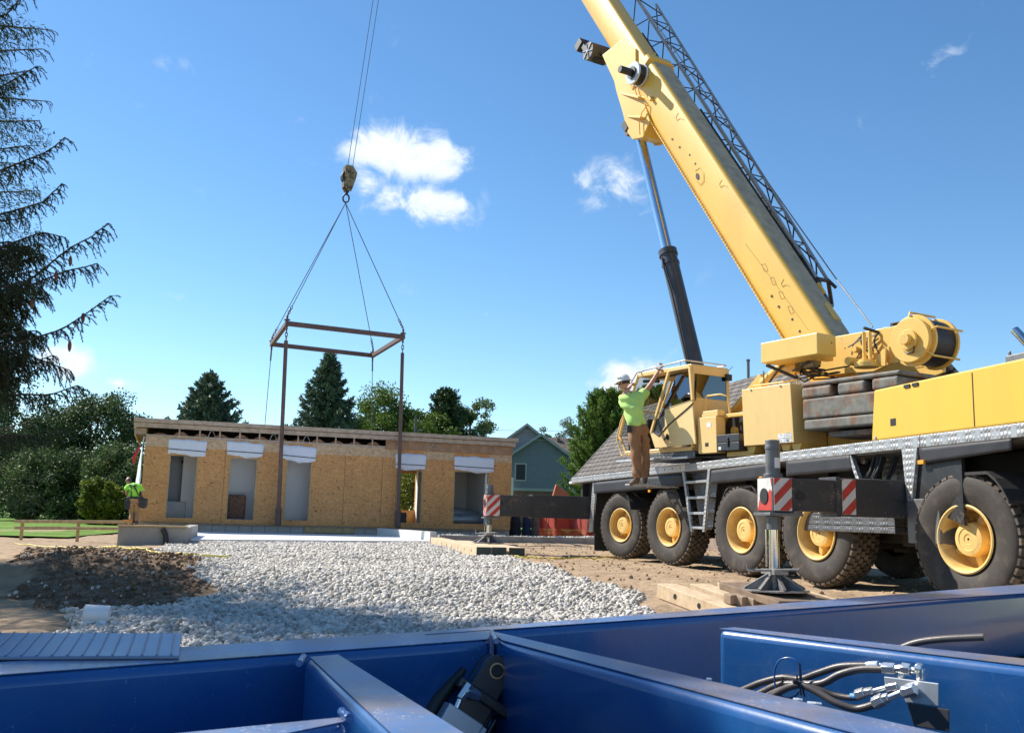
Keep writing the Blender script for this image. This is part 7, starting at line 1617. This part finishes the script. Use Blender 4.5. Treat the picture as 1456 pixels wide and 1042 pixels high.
hiviz = mat('hi_viz_cloth', (.50, .80, .22), .85, var=.04, vscale=6, bump=.006, bscale=9); hiviz2 = mat('hi_viz_green_cloth', (.38, .82, .08), .85, var=.05, vscale=6, bump=.006, bscale=9)
duck = mat('brown_duck_cloth', (.30, .165, .085), .9, var=.15, vscale=7, bump=.008, bscale=9); khaki = mat('tan_work_cloth', (.36, .22, .11), .9, var=.2, vscale=7, bump=.008, bscale=9)
boot = mat('brown_leather', (.10, .065, .045), .6, var=.2, vscale=12); hair = mat('dark_hair', (.05, .032, .022), .6, var=.2, vscale=50, bump=.004, bscale=80)
def fold(me, name):
    """cloth folds pushed into garments"""
    if name not in ('shirt', 'trousers'): return
    n = len(me.vertices); co = np.empty(n*3); me.vertices.foreach_get('co', co); no = np.empty(n*3); me.vertex_normals.foreach_get('vector', no)
    co = co.reshape(-1, 3); no = no.reshape(-1, 3); k = .016 if name == 'shirt' else .014
    d = np.sin(co[:, 2]*30+co[:, 0]*17+2.5*np.sin(co[:, 0]*11+co[:, 1]*9)+1.5*np.sin(co[:, 2]*9))*k*(.45+.55*np.sin(co[:, 2]*6.5+co[:, 0]*8+1))+np.sin(co[:, 0]*41-co[:, 2]*13+co[:, 1]*23)*.006
    me.vertices.foreach_set('co', (co+no*d[:, None]).ravel()); me.update()
def hand(P, wrist, dirn, nrm, side, s=1.0, curl=.9):
    """returns pts, edges, radii for palm, four fingers and thumb starting from wrist index 0"""
    d = Vector(dirn).normalized(); n = Vector(nrm).normalized(); n = (n-d*n.dot(d)).normalized(); x = d.cross(n)*side
    pts = [Vector(wrist), Vector(wrist)+d*.055*s, Vector(wrist)+d*.085*s]; ed = [(0, 1), (1, 2)]; rad = [.026*s, (.036*s, .018*s), (.034*s, .016*s)]
    for k, (o_, l_) in enumerate(((-.030, .062), (-.010, .074), (.010, .070), (.029, .054))):
        b = Vector(wrist)+d*.098*s+x*o_*s; c1 = b+(d*math.cos(.5*curl)+n*math.sin(.5*curl))*l_*.45*s; c2 = c1+(d*math.cos(1.5*curl)+n*math.sin(1.5*curl))*l_*.35*s; c3 = c2+(d*math.cos(2.4*curl)+n*math.sin(2.4*curl))*l_*.28*s
        i = len(pts); pts += [b, c1, c2, c3]; ed += [(2, i), (i, i+1), (i+1, i+2), (i+2, i+3)]; rad += [.0095*s, .0092*s, .0085*s, .0075*s]
    t0 = Vector(wrist)+d*.035*s-x*.032*s; t1_ = t0+(d*.6-x*.6+n*.3).normalized()*.035*s; t2_ = t1_+(d*.6+n*.8).normalized()*.03*s; i = len(pts); pts += [t0, t1_, t2_]; ed += [(1, i), (i, i+1), (i+1, i+2)]; rad += [.014*s, .011*s, .009*s]
    return pts, ed, rad
def head_mesh(name, c, fwd, up, s, mt, parent):
    """head with brow, nose, mouth, chin, ears; c = centre"""
    f = Vector(fwd).normalized(); u = (Vector(up)-f*Vector(up).dot(f)).normalized(); r_ = f.cross(u)
    bm = bmesh.new(); bmesh.ops.create_uvsphere(bm, u_segments=40, v_segments=28, radius=1)
    V = []
    for v in bm.verts:
        x, y, z = v.co  # x right, y forward, z up
        X = x*.076; Y = y*.096; Z = z*.118
        if z < -.1: k = (-z-.1); X *= 1-.42*k; Y = Y*(1-.15*k)+(.018*k if y > 0 else .035*k)
        if z < -.45 and y < 0: Y *= .55; 
        if y > .2:
            g = lambda cx, cz, w_, h_: math.exp(-((X-cx)/w_)**2-((Z-cz)/h_)**2)
            Y += .026*g(0, -.022, .011, .017)+.014*g(0, .0, .008, .02)-.012*g(.030, .006, .014, .010)-.012*g(-.030, .006, .014, .010)+.006*g(0, .028, .05, .008)+.007*g(0, -.058, .022, .006)-.004*g(0, -.064, .02, .003)+.006*g(0, -.071, .018, .006)+.009*g(0, -.098, .02, .014)
        V.append(c+(r_*X+f*Y+u*Z)*s)
    F_ = [[v.index for v in p.verts] for p in bm.faces]; bm.free()
    n0 = len(V)
    for sd_ in (-1, 1):
        for k in range(2):
            ring = []
            for q in range(12):
                t = 2*math.pi*q/12; ring.append(c+(r_*sd_*(.074+.018*k)+f*(-.012+(.019-.004*k)*math.cos(t)-.006*k)+u*(-.004+(.031-.004*k)*math.sin(t)))*s)
            i0 = len(V); V += ring
            if k: F_ += [[i0+q, i0+(q+1) % 12, i0-12+(q+1) % 12, i0-12+q] for q in range(12)]; F_.append([i0+q for q in range(12)])
    return mesh_from(name, V, F_, mt, parent, smooth=180)
def fig(px, py, Y): return atY(px, py, Y)

# ---- worker holding on to the crane cab
Y0 = 16.62
man = thing('person', fig(908, 684, Y0), 'person in white hard hat, lime shirt and brown trousers reaching up to the cab', 'person')
pel = fig(906, 606, Y0); ch_ = fig(900, 583, Y0-.02); sh_ = fig(899, 563, Y0); nk = fig(892, 557, Y0+.02)
shL = fig(885.5, 569, Y0+.03); shR = fig(914, 562, Y0+.06)
elR = fig(925, 547, Y0+.12); wrR = fig(935.5, 529, Y0+.14)
elL = fig(882.5, 567, Y0+.34); wrL = fig(894, 552, Y0+.50)
kL = fig(904, 643, Y0-.03); aL = fig(906.5, 677.5, Y0-.02); kR = fig(917, 643, Y0+.12); aR = fig(917, 676, Y0+.20)
hipL = fig(901, 613, Y0-.04); hipR = fig(913, 612, Y0+.06)
hc = fig(886.8, 545, Y0+.02); hd_f = Vector((-.74, .66, -.30)); hd_u = Vector((-.18, .05, 1))
pts = [pel, ch_, sh_, nk, (hc+nk)/2+Vector((.0, 0, .0)), shL, elL, wrL, shR, elR, wrR, hipL, kL, aL, hipR, kR, aR]
ed = [(0, 1), (1, 2), (2, 3), (3, 4), (2, 5), (5, 6), (6, 7), (2, 8), (8, 9), (9, 10), (0, 11), (11, 12), (12, 13), (0, 14), (14, 15), (15, 16)]
rad = [.13, .13, .12, .065, .062, .065, .044, .03, .065, .045, .03, .085, .06, .042, .085, .06, .042]
for w_, dr_, nr_, sd_ in ((10, wrR-elR, Vector((-.5, -.3, -.6)), 1), (7, wrL-elL, Vector((0, -.5, -1)), -1)):
    hp, he, hr_ = hand(None, pts[w_], dr_, nr_, sd_, 1.15, .8); off = len(pts)-1; pts += hp[1:]; ed += [((w_ if a == 0 else a+off), b+off) for a, b in he]; rad += hr_[1:]
skin_obj('body', pts, ed, rad, skinm, man)
head_mesh('head', hc, hd_f, hd_u, 1.12, skinm, man)
hs_ = MB(); hs_u = hd_u.normalized(); hf = hd_f.normalized(); hf = (hf-hs_u*hf.dot(hs_u)).normalized(); hr2 = hf.cross(hs_u)
def dome(c, f, u, r_, mt, name, par, rx=.105, ry=.125, rz=.115, brim=True, z0=-.02, th=.01, cut=None):
    V = []; F_ = []; n = 32; m_ = 9
    for j in range(m_+1):
        a = math.pi/2*j/m_
        for k in range(n): t = 2*math.pi*k/n; V.append(c+r_*math.cos(t)*rx*math.cos(a)+f*math.sin(t)*ry*math.cos(a)+u*(z0+rz*math.sin(a)*(1+.0*math.cos(6*t))))
    for j in range(m_):
        for k in range(n): F_.append([j*n+k, j*n+(k+1) % n, (j+1)*n+(k+1) % n, (j+1)*n+k])
    if brim:
        i0 = len(V)
        for k in range(n): t = 2*math.pi*k/n; e = 1.16+.28*max(0, math.sin(t))**3; V.append(c+r_*math.cos(t)*rx*1.14+f*math.sin(t)*ry*e+u*(z0-.014-.012*max(0, math.sin(t))))
        for k in range(n): F_.append([i0+k, i0+(k+1) % n, (k+1) % n, k])
    o = mesh_from(name, V, F_, mt, par, smooth=180); s = o.modifiers.new('thick', 'SOLIDIFY'); s.thickness = .006; return o
helm = dome(hc+hs_u*.045, hf, hs_u, hr2, mat('white_helmet_shell', (.80, .80, .78), .3, coat=.3, var=.02), 'hard_hat', man, .108*1.05, .128*1.05, .12*1.08, z0=0)
mk = MB()
for k in range(3): mk.tube(hc+hs_u*.095+hr2*(-.107)+hf*(.05-.03*k), hc+hs_u*.105+hr2*(-.108)+hf*(.035-.03*k), .008, n=8)
mk.build('helmet_mark', mat('green_mark', (.05, .3, .08), .5), helm)
dome(hc-hf*.012+hs_u*.0, -hf, hs_u, -hr2, hair, 'hair', man, .083*1.1, .100*1.1, .118*1.1, brim=False, z0=-.025)
gl = MB(); gl.path([hc+hf*.105+hs_u*.008+hr2*x for x in (-.05, -.02, .02, .05)], .012, 6); gl.path([hc+hf*.10+hs_u*.01-hr2*.055, hc+hs_u*.01-hr2*.084-hf*.01], .005, 6); gl.path([hc+hf*.10+hs_u*.01+hr2*.055, hc+hs_u*.01+hr2*.084-hf*.01], .005, 6); gl.build('safety_glasses', M['mark'], man, smooth=60)
# shirt
eR = shR.lerp(elR, .62); eL = shL.lerp(elL, .5)
P = [pel+Vector((0, 0, -.03)), pel.lerp(ch_, .4), ch_, sh_+Vector((0, 0, -.02)), nk+Vector((.02, 0, -.02)), shL, eL, shR, eR]
sho = skin_obj('shirt', P, [(0, 1), (1, 2), (2, 3), (3, 4), (3, 5), (5, 6), (3, 7), (7, 8)], [(.205, .17), (.205, .17), (.205, .17), (.17, .14), .078, .10, .086, .10, .09], hiviz, man)
# trousers
P = [pel+Vector((0, 0, .06)), pel+Vector((0, 0, -.04)), hipL, hipL.lerp(kL, .5), kL, kL.lerp(aL, .55), aL+Vector((0, 0, -.05)), hipR, hipR.lerp(kR, .5), kR, kR.lerp(aR, .55), aR+Vector((0, 0, -.05))]
skin_obj('trousers', P, [(0, 1), (1, 2), (2, 3), (3, 4), (4, 5), (5, 6), (1, 7), (7, 8), (8, 9), (9, 10), (10, 11)], [(.18, .15), (.185, .155), .125, .108, .095, .09, .088, .125, .108, .095, .09, .088], duck, man)
for a_, dx in ((aL, Vector((-.10, .12, -.03))), (aR, Vector((.0, .16, -.02)))):
    P = [a_+Vector((0, 0, .05)), a_+Vector((0, -.02, -.06)), a_+Vector((0, -.045, -.09)), a_+dx*.6+Vector((0, 0, -.085)), a_+dx*1.2+Vector((0, 0, -.09))]
    skin_obj('boot', P, [(0, 1), (1, 2), (1, 3), (3, 4)], [.062, .06, .05, .055, .045], boot, man)
b_ = MB(); q = fig(895, 607, Y0-.12); b_.box(Fr(q, (1, 0, 0), (0, 1, 0)), -.05, .03, -.05, .03, -.10, .03); b_.build('radio_pouch', M['seat'], man, bevel=.02)

# ---- worker at the left end of the long building, seen from behind
Y1 = 27.6
m2 = thing('person', fig(190, 760, Y1), 'person seen from behind in lime shirt, suspenders and tool belt at building corner', 'person')
pel = fig(191, 711, Y1); ch_ = fig(190.5, 700, Y1-.02); sh_ = fig(190, 690.5, Y1+.06); nk = fig(186, 688.5, Y1+.14); hc = fig(182.6, 683.8, Y1+.16)
shL = fig(180.8, 692.5, Y1+.04); shR = fig(199.5, 690.5, Y1+.04); elL = fig(179.5, 701.5, Y1+.0); wrL = fig(184, 704.5, Y1+.30); elR = fig(203, 701, Y1+.05); wrR = fig(201, 709, Y1+.26)
hipL = fig(188, 714.5, Y1); hipR = fig(195, 714.5, Y1); kL = fig(187.5, 727.5, Y1+.08); kR = fig(195, 727.5, Y1+.10); aL = fig(187, 742, Y1-.02); aR = fig(194, 742.5, Y1)
pts = [pel, ch_, sh_, nk, (nk+hc)/2, shL, elL, wrL, shR, elR, wrR, hipL, kL, aL, hipR, kR, aR]
ed = [(0, 1), (1, 2), (2, 3), (3, 4), (2, 5), (5, 6), (6, 7), (2, 8), (8, 9), (9, 10), (0, 11), (11, 12), (12, 13), (0, 14), (14, 15), (15, 16)]
rad = [.12, .12, .11, .06, .058, .06, .042, .03, .06, .042, .03, .08, .056, .04, .08, .056, .04]
for w_, dr_, nr_, sd_ in ((10, wrR-elR, Vector((-1, 0, -.3)), 1), (7, wrL-elL, Vector((1, 0, -.3)), -1)):
    hp, he, hr_ = hand(None, pts[w_], dr_, nr_, sd_, 1.0, .5); off = len(pts)-1; pts += hp[1:]; ed += [((w_ if a == 0 else a+off), b+off) for a, b in he]; rad += hr_[1:]
skin_obj('body', pts, ed, rad, skinm, m2)
f_ = Vector((-.35, .8, -.5)); u_ = Vector((-.1, .3, 1)).normalized(); head_mesh('head', hc, f_, u_, 1.0, skinm, m2)
ff_ = (f_.normalized()-u_*f_.normalized().dot(u_)).normalized(); dome(hc-ff_*.012, -ff_, u_, -ff_.cross(u_), mat('brown_hair', (.10, .055, .035), .7, var=.2, vscale=40), 'hair', m2, .086, .104, .122, brim=False, z0=-.035)
P = [pel+Vector((0, 0, .03)), pel.lerp(ch_, .6), ch_, sh_, nk+Vector((.02, -.02, -.03)), shL, shL.lerp(elL, .72), shR, shR.lerp(elR, .72)]
sh2 = skin_obj('shirt', P, [(0, 1), (1, 2), (2, 3), (3, 4), (3, 5), (5, 6), (3, 7), (7, 8)], [(.18, .145), (.18, .15), (.195, .155), (.18, .14), .08, .115, .095, .115, .095], hiviz2, m2)
P = [pel+Vector((0, 0, .05)), pel+Vector((0, 0, -.03)), hipL, hipL.lerp(kL, .5), kL, kL.lerp(aL, .55), aL, hipR, hipR.lerp(kR, .5), kR, kR.lerp(aR, .55), aR]
skin_obj('trousers', P, [(0, 1), (1, 2), (2, 3), (3, 4), (4, 5), (5, 6), (1, 7), (7, 8), (8, 9), (9, 10), (10, 11)], [(.155, .125), (.16, .13), .105, .095, .08, .075, .07, .105, .095, .08, .075, .07], khaki, m2)
for a_ in (aL, aR): skin_obj('boot', [a_+Vector((0, 0, .06)), a_+Vector((0, 0, -.06)), a_+Vector((-.02, .10, -.09)), a_+Vector((-.03, .17, -.10))], [(0, 1), (1, 2), (2, 3)], [.06, .058, .05, .042], boot, m2)
st = MB(); bk = lambda px, py, dy: fig(px, py, Y1-dy)
st.path([bk(183.5, 688.6, .06), bk(186.5, 689.2, .13), bk(189.5, 691.5, .155), bk(192.5, 689.6, .13), bk(195, 688.4, .07)], .018, 6)
st.path([bk(186.3, 689.4, .13), bk(186.6, 697, .165), bk(186.2, 706, .16)], .017, 6); st.path([bk(190.5, 690.5, .15), bk(194, 697, .17), bk(197.5, 704.5, .14)], .017, 6); st.build('suspenders', M['mark'], m2, smooth=60)
bl = MB(); c = bk(192, 707.5, 0); n = 20; bl.path([c+Vector((math.cos(t)*.205, math.sin(t)*.165, .03*math.sin(t)*0)) for t in [2*math.pi*k/n for k in range(n+1)]], .035, 8); bl.build('tool_belt', M['seat'], m2, smooth=60)
for px, py, w_ in ((182, 717, .09), (204, 715, .10)):
    b_ = MB(); f = Fr(bk(px, py, .0), (1, 0, 0), (0, 1, 0)); b_.pb(f, [(-w_, .13), (w_, .14), (w_*.9, -.10), (w_*.3, -.16), (-w_*.8, -.12)], -.08, .08); b_.build('tool_pouch', M['seat'], m2, bevel=.03)
dt = MB(); f = Fr(fig(184, 741, 20.55), (1, 0, 0), (0, 1, 0)); dt.box(f, -.12, .06, -.04, .03, -.01, .03).box(f, -.01, .04, -.03, .02, .03, .06); tag(dt.build('hand_tool', mat('orange_tool', (.6, .25, .05), .5), bevel=.01, origin=f.o), 'small orange hand tool lying on the plank near the left worker', 'tool')
# ------------------------------------------------------------------ blue trailer frame in the foreground
ZT = ZC-.42
tr_ = thing('trailer_frame', (0.2, 3.0, ZT-.45), 'glossy navy blue steel trailer frame with cross beams filling the foreground', 'trailer')
blue = mat('blue_enamel', (.013, .095, .29), .34, var=.14, vscale=2.5, coat=.4, col2=(.03, .10, .25), mixlo=.50, mixhi=.72, mscale=5, bump=.0012, bscale=14, spec=.5)
bluetop = mat('scuffed_blue_enamel', (.08, .155, .33), .42, var=.18, vscale=6, col2=(.19, .165, .18), mixlo=.44, mixhi=.62, mscale=2.2, bump=.0008, bscale=40, stretch=(1, 1, 1), coat=.1)
chips(bluetop, (.36, .37, .42), 70, .64, .68); chips(blue, (.10, .20, .38), 60, .70, .74)
def z_(px, py, z=ZT): q = atz(px, py, z); return Vector((q.x, q.y, z))
def beam(name, far0, far1, near0, near1, ext0=0, ext1=0, h=.40, rb=.03, z=ZT, dz=0.0):
    A, B, C_, D_ = z_(*far0, z), z_(*far1, z), z_(*near0, z), z_(*near1, z)
    d1 = (B-A).normalized(); d2 = (D_-C_).normalized(); A -= d1*ext0; B += d1*ext1; C_ -= d2*ext0; D_ += d2*ext1
    V = [A, B, D_, C_]; dn = Vector((0, 0, -h)); V = [v+Vector((0, 0, dz)) for v in V]
    m = MB(); m.prism(V, [v+dn for v in V]); o = m.build(name, blue, tr_, bevel=rb, seg=4, smooth=50)
    ins = .016; n1 = Vector((-d1.y, d1.x, 0)); n1 = n1 if n1.dot(A-C_) > 0 else -n1
    T = [V[0]-n1*ins, V[1]-n1*ins, V[2]+n1*ins, V[3]+n1*ins]; m = MB(); m.prism([v+Vector((0, 0, .0002)) for v in T], [v+Vector((0, 0, .0022)) for v in T]); m.build('scuffed_top', bluetop, o)
    ORG[o] = ORG[tr_]; return o
beam('side_rail', (701, 889), (1312, 841), (701, 895.5), (1315, 853), .3, 2.5, .42, dz=-.002)
beam('side_rail', (258, 917), (701, 889.5), (258, 926), (701, 897), 3.0, -.005, .42, dz=-.0045)
beam('inner_rail', (258, 925), (697, 897.5), (258, 942.5), (697, 910), 3.0, 0.0, .40, dz=.001)
beam('main_beam', (701, 898), (1315, 1038), (708, 912), (1193, 1042), .0, 1.6, .42, dz=.0035)
beam('cross_beam', (488, 930), (645, 1026), (433, 934), (542, 1040), -.0, 1.2, .40, dz=-.001)
beam('short_beam', (212, 1040), (484, 1014), (357, 1052), (495, 1024), 1.2, .0, .38, rb=.02, dz=-.006)
beam('long_beam', (1047, 892), (1315, 921), (1020, 894.5), (1312, 930), 0, 2.0, .34, dz=.001)
# tread plate at far left
p_ = [z_(120, 912), z_(258, 906), z_(254, 939), z_(141, 952)]; p_[0] -= Vector((1.6, .2, 0)); p_[3] = p_[3]-Vector((1.6, .2, 0))
m = MB(); m.prism([v+Vector((0, 0, .004)) for v in p_], [v+Vector((0, 0, .014)) for v in p_]); tp_ = m.build('tread_plate', mat('pale_blue_tread', (.20, .25, .36), .4, metal=.3, var=.15, vscale=5), tr_, bevel=.003)
m = MB()
for i in range(46):
    t = i/46+.01; a = p_[0].lerp(p_[1], t); b = p_[3].lerp(p_[2], t); m.tube(a+Vector((0, 0, .016)), b+Vector((0, 0, .016)), .0028, n=6)
m.build('tread_rib', bluetop, tp_)
# weld beads
wb = mat('blue_weld', (.03, .09, .26), .2, coat=.6, bump=.004, bscale=70)
m = MB()
for (x0, y0), (x1, y1) in (((699, 899), (706, 914)), ((432, 935), (425, 946)), ((484, 1014), (497, 1026))):
    A, B = z_(x0, y0), z_(x1, y1); n = 9; m.path([A.lerp(B, k/n)+Vector((0, 0, .004+.003*math.sin(k*2.3))) for k in range(n+1)], .008, 7, radii=[.007+.003*abs(math.sin(k*1.9)) for k in range(n+1)]); m.build('weld_bead', wb, tr_, smooth=70); m = MB()

# chips on the main beam
cp_ = MB()
for px, py, l in ((1128, 997, .02), (1148, 1002, .03), (1005, 968, .012)):
    A = z_(px, py); cp_.path([A+Vector((0, 0, .006)), A+Vector((l*.6, -.3*l, .0065)), A+Vector((l, -.4*l, .006))], .004, 5)
cp_.build('paint_chip', M['white'], tr_)

# hinge bracket with pin, between cross beam and main beam
HB = part_empty('pivot_bracket', z_(690, 950), tr_)
ctr = atz(705, 953, ZT-.09); zc_ = ctr.z
pinax = Vector((.32, -.88, .10)).normalized(); upv = Vector((.55, .0, .83)); upv = (upv-pinax*upv.dot(pinax)).normalized(); sdv = pinax.cross(upv)
HF = Fr(ctr, sdv, pinax, upv)
blk = mat('gloss_black_paint', (.03, .03, .032), .3, coat=.4, var=.2)
def lug(b0, b1, mt, R_=.052, ln=.5, name='lug'):
    P = [(R_*math.cos(t), R_*math.sin(t)) for t in [RAD(180*k/14) for k in range(15)]]+[(-R_*1.05, -ln*.3), (-R_*1.3, -ln), (R_*1.5, -ln), (R_*1.1, -ln*.3)]
    m = MB(); m.pb(HF, P, b0, b1); return m.build(name, mt, HB, bevel=.005, smooth=40)
lug(-.010, .012, blk); lug(-.062, -.044, blk); lug(-.040, -.014, blue, .048, .3, 'blue_lug')
m = MB(); m.tube(HF.P(0, -.075, 0), HF.P(0, .0135, 0), .026, n=28); m.build('pin_ring', mat('worn_brass', (.75, .45, .2), .35, metal=.5), HB, smooth=40)
m = MB(); m.tube(HF.P(0, -.08, 0), HF.P(0, .020, 0), .0215, n=28); m.build('pin', M['mark'], HB, smooth=40, bevel=.002)
m = MB(); m.pc(HF, [(-.12, -.07), (.10, -.07), (.10, .03), (-.12, .03)], -.115, -.080); m.build('clamp_bar', blk, HB, bevel=.006)
m = MB(); m.box(HF, -.085, -.015, -.09, -.04, -.60, -.12).box(HF, -.11, -.095, -.07, -.05, -.6, -.12); m.build('actuator_body', blk, HB, bevel=.012)
m = MB(); m.tube(HF.P(.02, .03, -.105), HF.P(.075, .05, -.115), .020, n=6).tube(HF.P(.07, .05, -.09), HF.P(.075, .05, -.145), .016, n=6).tube(HF.P(.075, .05, -.145), HF.P(.07, .05, -.18), .010, n=12)
m.tube(HF.P(-.06, .03, -.33), HF.P(-.09, .04, -.33), .014, n=6).tube(HF.P(-.03, .05, -.29), HF.P(.0, .05, -.30), .009, n=10)
m.build('hex_fitting', mat('zinc_fitting', (.80, .80, .78), .25, metal=.85, var=.1), HB, smooth=30, bevel=.002)
m = MB(); m.box(HF, -.03, .105, .01, .075, -.45, -.175).box(HF, -.045, -.03, .015, .07, -.23, -.19); m.build('valve_block', mat('machined_aluminium', (.62, .65, .70), .35, metal=.4, var=.1), HB, bevel=.003)
m = MB(); m.box(HF, -.0455, -.031, .0755, .078, -.42, -.18); m.build('block_edge', M['white'], HB)
m = MB(); m.path([HF.P(.09, -.03, -.05), HF.P(.12, -.02, -.18), HF.P(.13, -.01, -.36), HF.P(.12, 0, -.6)], .028, 10, radii=[.012, .03, .034, .03]); m.build('cable_bundle', M['mark'], HB, smooth=60)

# hoses and fittings at the right
HZ = part_empty('hydraulic_lines', z_(1150, 975), tr_)
hz_mat = mat('brown_grey_hose', (.085, .072, .066), .38, var=.15, vscale=12, bump=.0005, bscale=160)
zinc = bpy.data.materials['zinc_fitting']
# plane in front of the long beam's web: points by depth
def hp(px, py, dy=0.0, z=None):
    A = z_(1020, 894.5); B = z_(1312, 930); d = (B-A).normalized(); n = Vector((-d.y, d.x, 0)); n = n if n.y < 0 else -n
    return atp(px, py, A+n*(.10+dy), n)
def hose(pxs, dys, r_=.011, name='hose', mt=None):
    K = [hp(x, y, dy) for (x, y), dy in zip(pxs, dys)]; pts = []
    for i in range(len(K)-1):
        p0, p1, p2, p3 = K[max(i-1, 0)], K[i], K[i+1], K[min(i+2, len(K)-1)]
        for k in range(8):
            t = k/8; pts.append(.5*((2*p1)+(-p0+p2)*t+(2*p0-5*p1+4*p2-p3)*t*t+(-p0+3*p1-3*p2+p3)*t**3))
    pts.append(K[-1]); m = MB(); m.path(pts, r_, 12); return m.build(name, mt or hz_mat, HZ, smooth=70)
hose([(1010, 1000), (1062, 978), (1085, 969), (1112, 963), (1138, 965), (1162, 957), (1195, 947), (1234, 945.5)], [.0]*8, .0125)
hose([(1040, 1005), (1085, 983), (1108, 973), (1135, 972), (1168, 971), (1195, 958), (1225, 951), (1256, 951)], [.02, .02, .02, .03, .04, .03, .02, .02], .013)
hose([(1050, 1010), (1100, 984), (1122, 977), (1140, 974), (1165, 980), (1185, 987), (1205, 991), (1218, 991)], [.04, .05, .06, .06, .05, .04, .04, .04], .0105)
hose([(1060, 1015), (1105, 985), (1126, 975), (1142, 974), (1165, 985), (1190, 999), (1218, 1007), (1246, 1000)], [.06, .07, .08, .08, .08, .08, .07, .07], .0125)
hose([(1266, 928), (1300, 914), (1340, 908), (1400, 905)], [-.35, -.35, -.35, -.35], .013)
def fitg(a, b, dy, r_, n=6, r2=None): m_.tube(hp(*a, dy), hp(*b, dy), r_, r2, n=n)
m_ = MB(); fitg((1233, 945.5), (1250, 944.5), 0, .014, 10); fitg((1250, 944.5), (1256, 946), 0, .008, 8); fitg((1256, 950), (1274, 951), .02, .021, 6); fitg((1274, 951), (1283, 950), .02, .015, 8); fitg((1283, 950), (1295, 952), .02, .021, 6); fitg((1295, 952), (1306, 953), .02, .012, 8); fitg((1303, 948), (1311, 951), .02, .017, 8); fitg((1309, 950), (1309, 966), .02, .015, 8); fitg((1284, 954), (1280, 964), .02, .012, 8)
fitg((1218, 988), (1230, 984), .04, .019, 6); fitg((1230, 984), (1242, 982), .04, .015, 6); fitg((1242, 982), (1262, 977), .04, .0095, 10); fitg((1262, 978), (1278, 975), .04, .018, 6)
fitg((1243, 1000), (1256, 993), .07, .021, 6); fitg((1256, 993), (1264, 991), .07, .016, 6); fitg((1262, 992), (1282, 984), .07, .0105, 10); fitg((1284, 984), (1302, 979), .07, .020, 6)
m_.build('hose_fitting', zinc, HZ, smooth=30, bevel=.0015)
m = MB(); q = [hp(x, y, .05) for x, y in ((1257, 961), (1335, 971), (1335, 1004), (1288, 998), (1284, 984), (1259, 978))]; nn_ = (hp(1257, 961, 0)-hp(1257, 961, .05)); m.prism(q, [v+nn_*1.6 for v in q]); m.build('manifold_block', mat('aluminium_block', (.68, .68, .66), .35, metal=.6, var=.1), HZ, bevel=.003)
m = MB(); q = [hp(x, y, .055) for x, y in ((1290, 999), (1350, 1008), (1350, 1040), (1300, 1032))]; m.prism(q, [v+nn_*1.4 for v in q]); m.build('manifold_base', M['seat'], HZ, bevel=.003)
tie = MB(); c = hp(1120, 963, .04); R_ = .055; f = Fr(c, (hp(1140, 963, .04)-c).normalized(), Vector((0, 0, 1))); tie.path([f.P(math.cos(t)*R_*1.0, math.sin(t)*R_*1.35, .004*math.sin(3*t)) for t in [2*math.pi*k/26 for k in range(27)]], .0032, 6); tie.build('blue_cable_tie', blue, HZ, smooth=60)
tie = MB()
for (x0, y0), (x1, y1), dy in (((1133, 960), (1135, 975), .09), ((1138, 975), (1137, 942), .06), ((1113, 962), (1112, 978), .06), ((1137, 975), (1139, 988), .09), ((1141, 976), (1144, 990), .09)): tie.tube(hp(x0, y0, dy), hp(x1, y1, dy), .0035, n=6)
a = hp(1131, 968.5, .10); tie.tube(a-Vector((.008, 0, 0)), a+Vector((.010, 0, -.002)), .008, n=8); tie.build('cable_tie', M['mark'], HZ, smooth=60)
tp = MB(); tp.tube(hp(1210, 989.5, .04), hp(1217, 990, .04), .0115, n=12); tp.build('blue_tape', mat('blue_tape', (.10, .35, .65), .5), HZ, smooth=50)

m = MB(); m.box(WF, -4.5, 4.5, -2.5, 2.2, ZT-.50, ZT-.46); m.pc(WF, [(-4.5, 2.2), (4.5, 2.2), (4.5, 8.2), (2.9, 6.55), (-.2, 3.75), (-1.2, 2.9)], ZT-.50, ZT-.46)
m.build('added_dark_pan', mat('dark_blue_pan', (.012, .02, .045), .6, var=.3, vscale=3), tr_)  # pan added under the frame to stop bright ground reflecting in the rails
